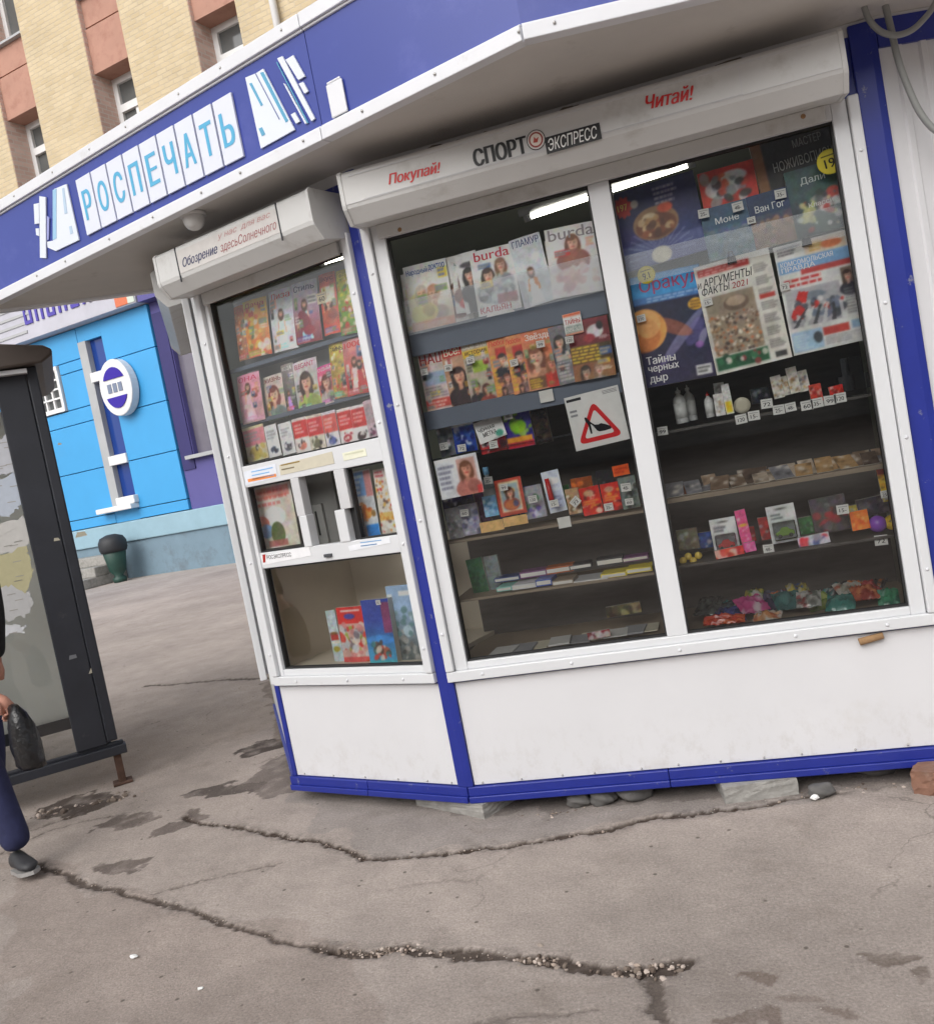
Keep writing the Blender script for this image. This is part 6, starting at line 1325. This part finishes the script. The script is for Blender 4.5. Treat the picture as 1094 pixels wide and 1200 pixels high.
rr = random.Random(77); PAL = [(190, 60, 60), (60, 90, 160), (70, 130, 80), (210, 190, 80), (150, 90, 150), (206, 206, 206), (70, 70, 76), (220, 120, 60), (60, 150, 150)]
for k in range(14):
    x = 828+k*14.2; y = 716-(x-812)*.085; c0 = rr.choice(PAL); pouch(x, y, 22+rr.uniform(-4, 6), .085+rr.uniform(-.02, .02), [c0, [v*.6 for v in c0], rr.choice(PAL), (200, 200, 196)], ORD[k]+' small wrapped toy from the left in the rear row of the bag heap', -.27-.03*(k % 2), 40+k, rr.uniform(-.6, .6))
for k in range(9):
    x = 818+k*24+rr.uniform(-4, 4); y = 651-(x-796)*.138; c0 = rr.choice(PAL); h_ = rr.uniform(16, 30)
    col_pack(ORD[k]+' small wrapped toy from the left in the back row of the toy shelf', (x, y-5), (x+rr.uniform(14, 22), y-8), (x-h_*.2, y-5-h_), [v*.75 for v in c0], 60+k, w=WG-.06, cols=[c0, [v*.6 for v in c0], (150, 150, 150)], ang=10)
for k in range(7):
    x = 526+k*30+rr.uniform(-4, 4); y = 626-(x-526)*.155; c0 = rr.choice(PAL); h_ = rr.uniform(26, 40)
    col_pack(ORD[k]+' packet from the left in the back row of the tag shelf', (x, y-8), (x+rr.uniform(18, 26), y-12), (x-h_*.2, y-8-h_), [v*.7 for v in c0], 80+k, w=WB-.06, cols=[c0, [v*.6 for v in c0], (120, 120, 124)], ang=8)
for k in range(6):
    x = 576+k*30+rr.uniform(-4, 4); y = 690-(x-560)*.16; c0 = rr.choice(PAL)
    flat(FR, WC-.06, ((x, y-4), (x+rr.uniform(20, 32), y-8), .08), rr.uniform(.012, .03), S(*[v*.8 for v in c0]), ORD[k]+' small box from the left in the back row of the stationery shelf', 'stationery', 'stationery_box', 'goods', None, k)
# price tags
TAGS = [(FR, WR+.03, 497, 436, 9, 'on the pale newspaper sized magazine'), (FR, WR+.03, 525, 431, 10, 'on the magazine with the long haired woman'), (FR, WR+.04, 551, 422, 10, 'on the magazine with the yellow title stripe'), (FR, WR+.05, 602, 425, 10, 'on the right orange romance magazine'), (FR, WR+.06, 633, 403, 10, 'on the magazine with the big pale face'), (FR, WR+.065, 667, 398, 10, 'on the grey magazine with dark haired woman'),
 (FR, WS+.05, 520, 523, 11, 'on the dull grey bag'), (FR, WS+.05, 541, 525, 11, 'on the blue packet'), (FR, WS+.05, 578, 521, 11, 'on the round red packet'), (FR, WS+.05, 595, 487, 11, 'on the purple puzzle packet'), (FR, WB+.06, 544, 601, 11, 'on the grey and violet pack'), (FR, WB+.06, 572, 563, 11, 'on the clear bottle'), (FR, WB+.06, 590, 571, 10, 'on the red framed picture'), (FR, WB+.06, 624, 585, 11, 'on the grey pack with lilac print'), (FR, WB+.06, 649, 590, 11, 'on the white rounded display card'), (FR, WB+.06, 674, 588, 12, 'slanted on the brown and cream pack'), (FR, WB+.06, 713, 594, 11, 'between the two red snack packets'), (FR, WB+.06, 733, 571, 12, 'on top of the grey green pack'), (FR, WB+.06, 737, 588, 10, 'low on the grey green pack'),
 (FR, -.10, 661, 612, 16, 'big blank one hanging under the tag shelf'), (FR, -.075, 640, 464, 17, 'blank one on the lip of the second rack'),
 (FR, -.075, 751, 373, 10, 'on the planet magazine'), (FR, -.075, 829, 354, 10, 'on the newspaper with the crowd picture'), (FR, -.075, 919, 336, 10, 'on the newspaper with red flags'), (FR, -.10, 824, 250, 12, 'left on the slate blue album'), (FR, -.10, 864, 242, 12, 'right on the slate blue album'), (FR, -.10, 880, 258, 9, 'low on the navy album'), (FR, -.10, 914, 227, 12, 'top right on the navy album'),
 (FR, -.12, 776, 505, 12, 'at the left end of the upper shelf'), (FR, -.14, 868, 491, 13, 'under the roll of tape'), (FR, -.14, 883, 487, 13, 'under the dark pack of batteries'), (FR, -.14, 898, 473, 13, 'right of the dark pack of batteries'), (FR, -.14, 912, 480, 13, 'first under the stacked cartons'), (FR, -.14, 926, 477, 12, 'second under the stacked cartons'), (FR, -.14, 945, 475, 13, 'third under the red topped carton'), (FR, -.14, 957, 472, 13, 'fourth under the red topped carton'), (FR, -.14, 972, 469, 13, 'fifth at the right of the upper shelf'), (FR, -.14, 984, 466, 13, 'sixth, under the clear plastic box'),
 (FR, -.12, 987, 597, 13, 'hanging over the toy shelf left of the orange toy'), (FR, -.12, 1032, 633, 14, 'hanging under the purple ball'), (FR, -.12, 1037, 579, 10, 'on the yellow pack'), (FR, -.12, 900, 643, 12, 'flat in front of the lime car pack'), (FL, -.08, 377, 349, 17, 'cream note on the salmon red magazine'), (FL, -.08, 443, 706, 8, 'on the blue toy box with a ship scene')]
DIG = ['25-', '48-', '60', '35-', '99', '120', '15-', '72']
for i, (F, w, x, y, s_, lb) in enumerate(TAGS):
    p = F.at(x, y, w); k = s_*.0031; m = MB(); m.box(-k/2, k/2, -k*.42, k*.42, 0, .001, S(222, 222, 218) if not lb.startswith('cream') else S(222, 210, 180))
    if 'blank' not in lb:
        m.box(-k*.38, k*.38, k*.22, k*.27, .001, .0014, S(150, 150, 150)); m.text(DIG[i % 8], -k*.3, -k*.24, k*.6, k*.34, .0015, S(50, 50, 56), None, .01)
    ang = .7 if 'slanted' in lb else random.uniform(-.05, .05)
    tag(m.build('price_tag', 'paper', None, M=F.mat(p[0], p[1], w) @ Matrix.Rotation(ang, 4, 'Z')), 'small white price tag '+lb if not lb.startswith('cream') else 'cream note pinned on the salmon red magazine', 'price tag', 'price tags in the kiosk windows')
def round_tag(px, py, r, w, label, txt):
    p = FR.at(px, py, w); m = MB(); m.prism([(r*math.cos(2*PI*k/28), r*math.sin(2*PI*k/28)) for k in range(28)], 0, .001, S(226, 208, 50)); m.prism([(r*.92*math.cos(2*PI*k/28), r*.92*math.sin(2*PI*k/28)) for k in range(28)], .001, .0014, S(232, 214, 70))
    m.text(txt, -r*.45, -r*.5, r*.8, r*.75, .0018, S(40, 38, 20), None, .02); m.box(-r*.6, r*.6, r*.45, r*.55, .0014, .0018, S(120, 110, 40))
    tag(m.build('round_tag', 'paper', None, M=FR.mat(p[0], p[1], w) @ Matrix.Rotation(.1, 4, 'Z')), label, 'price tag')
round_tag(972, 189, .042, -.08, 'round yellow price sticker on the teal album', '19')
round_tag(757, 322, .032, -.095, 'round yellow price sticker above the planet magazine', '9.1')

# ================================================================== BUS SHELTER
_g = on_z(150, 916); FS = Face((_g[0], _g[1], 0), (.77, .63, 0), (.63, -.77, 0))
def shelter():
    t = thing('bus_shelter', 'dark framed bus shelter with dirty glass and torn posters', 'shelter', FS.O)
    m = MB(); m.fbox(FS, -2.4, .03, .165, .215, -.045, .03); m.fbox(FS, -2.4, .02, .215, .232, -.03, .0); m.build('bottom_rail', 'shelter_dark', t, bevel=.004)
    m = MB(); m.fbox(FS, -.045, -.005, .0, .165, -.03, .01); m.fbox(FS, -.075, .025, .0, .012, -.06, .04); m.build('leg', 'rust', t, bevel=.003)
    m = MB(); m.fbox(FS, -.215, -.06, .232, 2.30, -.10, .012); m.build('column', 'shelter_dark', t, bevel=.006)
    m = MB(); m.fbox(FS, -.058, -.004, .245, 2.30, -.12, .020); m.build('column_cover', 'shelter_dark', t, bevel=.008)
    m = MB(); m.fbox(FS, -2.4, -.215, 2.2, 2.28, -.04, .01); m.build('top_rail', 'shelter_dark', t, bevel=.004)
    m = MB(); m.add([FS.p(-2.4, .232, -.016), FS.p(-.215, .232, -.016), FS.p(-.215, 2.2, -.016), FS.p(-2.4, 2.2, -.016)], [(0, 1, 2, 3)]); m.build('glass_panel', 'shelter_glass', t)
    # far side of the shelter: pale back wall on a sill, bench
    m = MB(); m.fbox(FS, -2.4, -.12, .26, 2.2, -.93, -.90); m.build('back_wall', 'frosted', t)
    m = MB(); m.fbox(FS, -.12, -.04, .0, 2.3, -.95, -.87); m.build('rear_post', 'shelter_dark', t)
    m = MB(); m.fbox(FS, -2.4, -.12, .19, .26, -.94, -.88); m.build('rear_rail', 'shelter_dark', t)
    m = MB()
    prof = [(-2.6, 2.285), (-.9, 2.285), (-.2, 2.290), (.03, 2.300), (.085, 2.335), (.090, 2.365), (.05, 2.39), (-.25, 2.435), (-.7, 2.50), (-1.4, 2.56), (-2.6, 2.6)]
    m.prism(prof, -1.2, .10, M=FS.mat(0, 0, 0)); m.build('roof', 'shelter_brown', t, bevel=.012)
    m = MB(); m.fbox(FS, -2.5, -.05, 2.262, 2.284, .02, .07); m.build('gutter', 'rail_grey', t)
    def scrap(pts, col, label, w=.004, seed=0):
        P = [FS.at(x, y, w-.02) for x, y in pts]; a = np.mean(P, 0); r = random.Random(seed); out = []
        for i in range(len(P)):
            p, q = np.array(P[i]), np.array(P[(i+1) % len(P)])
            for s_ in np.linspace(0, .88, 8): v = p*(1-s_)+q*s_; out.append((v[0]-a[0]+r.uniform(-.011, .011), v[1]-a[1]+r.uniform(-.014, .014)))
        m = MB(); V = [(x, y, .0) for x, y in out]+[(x, y, .0012) for x, y in out]; k = len(out)
        bm = bmesh.new(); vs = [bm.verts.new((x, y, .0012)) for x, y in out]; f = bm.faces.new(vs)
        if f.normal.z < 0 or (f.normal_update() or f.normal.z) < 0: f.normal_flip()
        bmesh.ops.triangulate(bm, faces=bm.faces[:]); bm.verts.index_update()
        m.add([v.co[:] for v in bm.verts], [tuple(v.index for v in f.verts) for f in bm.faces], col); bm.free()
        for _ in range(5):
            x, y = r.choice(out); m.box(x*.5-.02, x*.5+.02, y*.6, y*.6+.004, .0014, .0018, S(166, 162, 156))
        tag(m.build('torn_poster', 'paper', None, M=FS.mat(a[0], a[1], w-.018)), label, 'poster', 'torn posters on the shelter glass')
    scrap([(-30, 515), (10, 511), (26, 518), (28, 548), (8, 556), (-30, 560)], S(196, 198, 204), 'pale grey torn poster scrap high on the shelter glass', seed=1)
    scrap([(-30, 566), (20, 556), (33, 566), (30, 590), (10, 604), (-30, 606)], S(190, 198, 210), 'bluish torn poster scrap below the topmost one', seed=2)
    scrap([(-30, 620), (26, 606), (36, 612), (34, 640), (14, 650), (-30, 652)], S(206, 204, 200), 'white torn poster scrap in the middle of the shelter glass', seed=3)
    scrap([(-30, 656), (30, 642), (38, 668), (30, 700), (-30, 706)], S(192, 186, 150), 'yellowed torn poster scrap on the shelter glass', seed=4, w=.006)
    scrap([(-30, 690), (12, 686), (36, 696), (38, 716), (18, 726), (-30, 722)], S(196, 196, 196), 'crumpled grey torn poster scrap under the yellowed one', seed=5, w=.007)
    scrap([(-30, 742), (10, 732), (30, 733), (28, 740), (-30, 754)], S(216, 218, 222), 'thin white torn strip lowest on the shelter glass', seed=6)
    for i, (x, y, k, lb) in enumerate(((95, 626, .028, 'small cream sticker scrap upper on the dark shelter column'), (66, 632, .016, 'tiny white paper scrap left of the cream one'), (111, 785, .028, 'torn white scrap low on the dark shelter column'), (85, 770, .022, 'grey smeared paper scrap on the lower column edge'), (70, 520, .012, 'tiny pale scrap near the top of the column'))):
        p = FS.at(x, y, .014); m = MB(); r = random.Random(i); m.prism([(-k*r.uniform(.8, 1.2), -k*.5), (k*r.uniform(.6, 1.2), -k*r.uniform(.3, .6)), (k*r.uniform(.6, 1), k*r.uniform(.2, .6)), (-k*.6, k*.5)], 0, .001, S(184, 178, 160) if i != 3 else S(120, 122, 126))
        tag(m.build('paper_scrap', 'paper', None, M=FS.mat(p[0], p[1], .0125)), lb, 'paper scrap')
shelter()

# ================================================================== UNDER AND AROUND THE KIOSK
def block(name, mat, a, b_, depth, h, label, cat, seed, bev=0, amp=.004):
    """rough block standing on the ground, front bottom edge from a to b"""
    a = np.array([*a[:2], 0.]); b_ = np.array([*b_[:2], 0.]); d = b_-a; L = np.linalg.norm(d); F = Face(a, d, (d[1], -d[0], 0))
    t = MB(); bm = bmesh.new(); bmesh.ops.create_cube(bm, size=1); bmesh.ops.subdivide_edges(bm, edges=bm.edges[:], cuts=5, use_grid_fill=True)
    r = random.Random(seed); V = []
    for v in bm.verts:
        q = v.co; n = (r.random()-.5)*amp
        V.append(F.p((q.x+.5)*L+n, (q.z+.5)*h-.004, -(.5-q.y)*depth+n))
    bm.verts.index_update(); t.add(V, [tuple(v.index for v in f.verts) for f in bm.faces], (.3, .3, .3)); bm.free()
    return tag(t.build(name, mat, None, bevel=bev), label, cat)
block('concrete_block', 'concrete', on_z(488, 944), on_z(568, 961), .20, .064, 'grey concrete block under the front corner of the kiosk', 'block', 1)
block('concrete_block', 'concrete', on_z(850, 943), on_z(936, 930), .22, .066, 'pale concrete block under the long side of the kiosk', 'block', 2)
def rock(px, py, r, label, seed, mat='rock', sq=(1, .8, .6), name='rock', dy=.03):
    p = on_z(px, py); bm = bmesh.new(); bmesh.ops.create_icosphere(bm, subdivisions=3, radius=1)
    sd = random.Random(seed); ph = [sd.uniform(0, 9) for _ in range(6)]; V = []
    for v in bm.verts:
        c = v.co; k = 1+.16*math.sin(2.3*c.x+ph[0])*math.sin(2.9*c.y+ph[1])+.12*math.sin(4.7*c.z+ph[2]+c.x*3)+.07*math.sin(8*c.x+ph[3])*math.sin(7*c.y+ph[4])
        V.append((p[0]+c.x*r*sq[0]*k, p[1]+dy+r*sq[1]+c.y*r*sq[1]*k, max(-.004, r*sq[2]*.82+c.z*r*sq[2]*k)))
    bm.verts.index_update(); m = MB(); m.add(V, [tuple(v.index for v in f.verts) for f in bm.faces], (.2, .2, .2), True); bm.free()
    return tag(m.build(name, mat), label, 'rock')
rock(676, 953, .05, 'small dark rock under the kiosk, first right of the corner block', 1)
rock(706, 951, .055, 'dark lumpy rock under the kiosk, second right of the corner block', 2)
rock(742, 946, .075, 'wide dark rock under the kiosk left of the pale block', 3)
rock(790, 938, .08, 'low shaded rock under the kiosk touching the pale block', 4, dy=.1)
rock(964, 938, .045, 'rough grey rock just right of the pale block', 5, dy=.0)
rock(1035, 922, .10, 'big dark boulder under the right end of the kiosk', 6, dy=.06)
rock(360, 932, .05, 'dark rock under the left end of the kiosk', 7, dy=.05)
block('broken_brick', 'red_brick', on_z(1070, 930), on_z(1104, 934), .12, .085, 'broken reddish brick at the right edge under the kiosk', 'brick', 5, 0, .008)
p = on_z(954, 936); rr = random.Random(4)
m = MB(); m.ell((p[0], p[1]-.02, .014), (.016, .010, .010), (.7, .7, .7), n=8, m=6, noise=.2); tag(m.build('litter_scrap', 'litter'), 'crumpled pale scrap beside the rough grey rock', 'litter')
p = on_z(157, 1123); m = MB(); m.ell((p[0], p[1], .006), (.014, .009, .006), (.8, .8, .8), n=8, m=6, noise=.25); tag(m.build('litter_scrap', 'litter'), 'small white scrap alone on the open pavement', 'litter')
p = on_z(235, 1160); m = MB(); m.ell((p[0], p[1], .004), (.010, .006, .004), (.8, .8, .8), n=8, m=6, noise=.25); tag(m.build('litter_scrap', 'litter'), 'tiny pale scrap near the bottom of the pavement', 'litter')
# stub stuck in the gap above the lower panel
a = FR.at(1006, 752, .01); c_ = FR.at(1034, 744, .01); m = MB(); m.tube([FR.p(a[0], a[1], .016), FR.p(c_[0], c_[1], .016)], [.013, .012], 12); tag(m.build('cork_stub', 'cork'), 'brown stub lying on the edge above the white lower panel', 'stub')
def stones(name, label, spots, n, r0, r1, seed, spread):
    rr = random.Random(seed); m = MB(); W = [on_z(*s)[:2] for s in spots]
    for _ in range(n):
        i = rr.randrange(len(W)-1); t = rr.random(); q = W[i]*(1-t)+W[i+1]*t; r = rr.uniform(r0, r1)*rr.uniform(.6, 1)
        bm = bmesh.new(); bmesh.ops.create_icosphere(bm, subdivisions=1, radius=r); V = []
        rot = Matrix.Rotation(rr.uniform(0, 6), 3, 'Z'); sx, sy, sz = rr.uniform(.8, 1.5), rr.uniform(.7, 1), rr.uniform(.5, .9)
        ox, oy = q[0]+rr.gauss(0, spread*1.5), q[1]+rr.gauss(0, spread); col = np.array(S(*rr.choice([(150, 138, 128), (120, 108, 98), (186, 172, 162), (96, 84, 76), (166, 150, 138), (110, 98, 90)])))
        for v in bm.verts:
            c = rot @ Vector((v.co.x*sx, v.co.y*sy, v.co.z*sz)); V.append((ox+c.x*rr.uniform(.85, 1.15), oy+c.y*rr.uniform(.85, 1.15), -.006+r*sz*.6+c.z))
        bm.verts.index_update(); m.add(V, [tuple(v.index for v in f.verts) for f in bm.faces], col); bm.free()
    tag(m.build(name, 'matte'), None, kind='stuff')
stones('gravel', 'loose pale gravel lying in the broken crack', [(398, 1116), (430, 1117), (470, 1113), (530, 1117)], 130, .002, .009, 3, .016)
stones('gravel', 'larger pale gravel pieces in the wide end of the crack', [(610, 1124), (660, 1131)], 60, .003, .012, 5, .018)
stones('gravel', 'pale gravel pieces at the right end of the crack', [(718, 1137), (760, 1136), (804, 1131)], 60, .003, .013, 6, .018)
stones('rubble', 'rubble and bits in the hole under the bus shelter', [(40, 955), (80, 948), (130, 935), (148, 932)], 46, .008, .026, 8, .04)
stones('gravel', 'dark dirt crumbs along the long crack', [(30, 1005), (100, 1034), (230, 1070), (360, 1108), (470, 1114), (660, 1131)], 260, .0015, .005, 11, .02)
stones('gravel', 'dirt crumbs along the upper crack', [(232, 963), (350, 983), (428, 1006), (620, 988), (850, 950)], 260, .0015, .005, 12, .02)
stones('gravel', 'grit gathered under the kiosk edge', [(350, 930), (556, 958), (850, 935), (1094, 915)], 420, .0015, .008, 13, .035)
stones('gravel', 'scattered small grit on the pavement', [(60, 1180), (300, 1040), (500, 1050), (700, 1180), (1000, 1080), (300, 860), (180, 840), (850, 1010)], 260, .002, .0055, 9, .25)
# cables at the top right
def cable(pts, w, r, label):
    P = [FR.p(*FR.at(x, y, w), w) for x, y in pts]; out = []
    for i in range(len(P)-1):          # smooth
        p0, p1, p2, p3 = P[max(i-1, 0)], P[i], P[i+1], P[min(i+2, len(P)-1)]
        for t in np.linspace(0, 1, 7)[:-1]: out.append(.5*((2*p1)+(-p0+p2)*t+(2*p0-5*p1+4*p2-p3)*t*t+(-p0+3*p1-3*p2+p3)*t**3))
    out.append(P[-1]); m = MB(); m.tube(out, r, 10); tag(m.build('cable', 'cable'), label, 'cable')
cable([(1022, -60), (1010, -15), (1015, 16), (1028, 34), (1046, 41), (1066, 36), (1082, 22), (1096, 2), (1112, -40)], .10, .0095, 'grey cable hanging in a loop under the canopy at the top right')
cable([(1020, -50), (1034, -5), (1044, 35), (1051, 66), (1062, 98), (1078, 132), (1098, 154), (1130, 166)], .06, .0105, 'grey cable sagging down across the ribbed sheet')

# ================================================================== PERSON
def skin_mesh(name, joints, edges, mat, parent, sub=2, root=0):
    """joints: [(xyz, radius or (rx, ry))]; grown with a Skin modifier"""
    me = bpy.data.meshes.new(name); L = np.array(parent['_loc'])
    me.from_pydata([tuple(np.array(j[0])-L) for j in joints], edges, []); me.update()
    o = bpy.data.objects.new(name, me); COL.objects.link(o); o.parent = parent; me.materials.append(MATS[mat])
    s = o.modifiers.new('skin', 'SKIN'); s.use_smooth_shade = True; s.branch_smoothing = .4
    for i, j in enumerate(joints):
        r = j[1] if isinstance(j[1], tuple) else (j[1], j[1]); me.skin_vertices[0].data[i].radius = r; me.skin_vertices[0].data[i].use_root = (i == root)
    b = o.modifiers.new('sub', 'SUBSURF'); b.levels = sub; b.render_levels = sub
    return o
def person():
    d = np.array([.85, -.527, 0]); l = np.array([.527, .85, 0]); O = np.array([-2.31, -.03, 0])
    q = lambda f, s, z: O+d*f+l*s+np.array([0, 0, z])
    t = thing('person', 'person in black jacket and dark blue trousers walking past the shelter with a bag', 'person', O)
    # trousers: pelvis, two legs
    kn, an = np.array([-2.075, -.205, .50]), np.array([-1.972, -.225, .10])
    skin_mesh('trousers', [(q(0, 0, .98), (.15, .11)), (q(0, 0, .88), (.15, .12)), (q(.02, -.09, .80), .095), (kn, .074), ((kn+an)/2, .066), (an, .064),
        (q(-.02, .09, .80), .095), (q(-.06, .09, .47), .072), (q(-.20, .09, .27), .062), (q(-.29, .09, .15), .058)], [(0, 1), (1, 2), (2, 3), (3, 4), (4, 5), (1, 6), (6, 7), (7, 8), (8, 9)], 'denim', t, root=1)
    el, wr = np.array([-2.17, -.285, 1.02]), np.array([-1.935, -.235, .80])
    sh = q(0, -.19, 1.40)
    skin_mesh('jacket', [(q(0, 0, .92), (.165, .125)), (q(0, 0, 1.12), (.16, .12)), (q(0, 0, 1.34), (.17, .12)), (q(0, 0, 1.45), (.075, .075)),
        (sh, .075), ((sh+el)/2, .062), (el, .056), ((el+wr)/2, .05), (wr, .045),
        (q(0, .19, 1.40), .075), (q(-.06, .23, 1.24), .062), (q(-.14, .25, 1.08), .055), (q(-.22, .24, .86), .043)], [(0, 1), (1, 2), (2, 3), (2, 4), (4, 5), (5, 6), (6, 7), (7, 8), (2, 9), (9, 10), (10, 11), (11, 12)], 'jacket', t, root=2)
    skin_mesh('head', [(q(0, 0, 1.44), .055), (q(.01, 0, 1.52), .058), (q(.03, 0, 1.60), (.075, .085)), (q(.02, 0, 1.70), (.078, .095)), (q(0, 0, 1.76), .05), (q(.105, 0, 1.625), .016)], [(0, 1), (1, 2), (2, 3), (3, 4), (2, 5)], 'skin', t, root=2)
    skin_mesh('hair', [(q(-.05, 0, 1.60), .06), (q(-.04, 0, 1.70), (.085, .085)), (q(.0, 0, 1.77), (.075, .07))], [(0, 1), (1, 2)], 'hair', t, root=1)
    for s_ in (-1, 1):
        m = MB(); m.ell(q(.095, s_*.032, 1.665), (.012, .012, .012), (.03, .03, .03)); m.build('eye', 'shoe', t)
        m = MB(); m.ell(q(.0, s_*.08, 1.65), (.02, .012, .03), (.5, .3, .3)); m.build('ear', 'skin', t)
    # right hand, fingers closed round the bag handles; left hand relaxed
    def hand(w0, axis, side, curl):
        axis = axis/np.linalg.norm(axis); side = side/np.linalg.norm(side); up = np.cross(side, axis)
        m = MB(); m.tube([w0-axis*.03, w0, w0+axis*.04, w0+axis*.085], [.024, .026, .036, .032], 12)
        for k, (o, L) in enumerate(((-.030, .060), (-.010, .072), (.010, .074), (.028, .064))):
            b = w0+axis*.080+side*o*-1; p = [b, b+axis*L*.4-up*.006, b+axis*L*.62*math.cos(curl)-up*L*.45*math.sin(curl), b+axis*L*.35-up*(L*.62)]
            m.tube(p, [.0105, .010, .009, .007], 8)
        th = w0+axis*.03+side*.030; m.tube([th, th+axis*.03+side*.022-up*.008, th+axis*.055+side*.012-up*.024], [.013, .011, .008], 8)
        return m.build('hand', 'skin', t)
    hand(wr+np.array([.012, .002, -.018]), np.array([.62, .10, -.70]), np.array([.45, -.85, .2]), 1.2)
    hand(q(-.235, .24, .84), np.array([-.2, 0, -1.0]), d, .5)
    # shoes: lofted upper and pale sole
    def shoe(base, yaw_d, pitch):
        X = yaw_d/np.linalg.norm(yaw_d); Y = np.cross([0, 0, 1.0], X)
        M = Matrix(((X[0], Y[0], 0, base[0]), (X[1], Y[1], 0, base[1]), (0, 0, 1, base[2]), (0, 0, 0, 1))) @ Matrix.Rotation(-pitch, 4, 'Y') @ Matrix.Scale(.86, 4)
        secs = [(-.055, .030, .050), (-.035, .036, .085), (.02, .038, .095), (.07, .040, .075), (.13, .046, .055), (.18, .042, .045), (.215, .022, .032)]
        V = []; n = 12
        for f, hw, h in secs:
            for k in range(n): a = 2*PI*k/n; V.append((f, hw*math.cos(a), .018+h*.5+h*.5*math.sin(a)))
        F = [(i*n+k, i*n+(k+1) % n, (i+1)*n+(k+1) % n, (i+1)*n+k) for i in range(len(secs)-1) for k in range(n)]+[tuple(range(n-1, -1, -1)), tuple((len(secs)-1)*n+k for k in range(n))]
        m = MB(); m.add(V, F, (.1, .1, .1), True, M); s_ = m.build('shoe', 'shoe', t)
        m = MB(); out = [(f, hw*1.08) for f, hw, h in secs]; poly = [(-.066, 0)]+[(f, -w) for f, w in out]+[(.232, 0)]+[(f, w) for f, w in out[::-1]]
        m.prism(poly, 0, .018, S(150, 148, 146), M); m.build('sole', 'goods', s_)
    shoe(np.array([-2.005, -.212, .004]), d, .16); shoe(q(-.30, .09, .06), d, -.7)
    b = thing('shopping_bag', 'black glossy carrier bag hanging from the walking person hand', 'bag', (-1.82, -.235, .48))
    B = np.array([-1.815, -.235, 0]); m = MB(); n = 18; rows = [(.465, .050, .045), (.49, .066, .055), (.56, .070, .056), (.64, .068, .050), (.70, .058, .034), (.74, .046, .014)]
    V = []
    for i, (z, a, c) in enumerate(rows):
        for k in range(n): an_ = 2*PI*k/n; w = 1+.10*math.sin(3*an_+i)+.06*math.sin(7*an_+2*i); V.append(B+np.array([.014*(3-i)*.6, 0, 0])+d*a*w*math.cos(an_)+l*c*w*math.sin(an_)+np.array([0, 0, z]))
    F = [(i*n+k, i*n+(k+1) % n, (i+1)*n+(k+1) % n, (i+1)*n+k) for i in range(len(rows)-1) for k in range(n)]+[tuple(range(n-1, -1, -1)), tuple((len(rows)-1)*n+k for k in range(n))]
    m.add(V, F, (.02, .02, .02), True); m.build('bag_body', 'bag_black', b)
    top = B+np.array([-.03, 0, .735]); hp = wr+np.array([.055, .002, -.085])
    m = MB(); m.tube([top, (top+hp)/2+d*.015, hp], .007, 8); m.build('handle', 'bag_black', b)
    m = MB(); m.tube([top+l*.01, (top+hp)/2-d*.01, hp+l*.012], .007, 8); m.build('handle', 'bag_black', b)
person()

# ================================================================== ACROSS THE STREET (added out of view to dim the sky reflected in the panes)
def opposite():
    F = Face((6, -34, 0), (-1, 0.05, 0), (0.05, 1, 0)); t = thing('unseen_block', 'plain grey apartment block added behind the viewer to dim the pane reflections', 'building', F.O)
    m = MB(); m.fbox(F, -40, 40, 0, 12.5, -9, 0); m.build('wall', 'far_grey', t)
    m = MB(); m.fbox(F, -40.3, 40.3, 12.5, 12.9, -9.3, .3); m.build('roof', 'rust', t)
    me = None
    for i in range(22):
        for z in (1.2, 4.3, 7.4, 10.0):
            u = -38+i*3.5
            if me is None:
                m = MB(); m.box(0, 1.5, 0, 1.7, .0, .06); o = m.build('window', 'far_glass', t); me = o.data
            else:
                o = bpy.data.objects.new('window', me); COL.objects.link(o); o.parent = t
            o.matrix_world = F.mat(u+1.5, z, .0)
opposite()
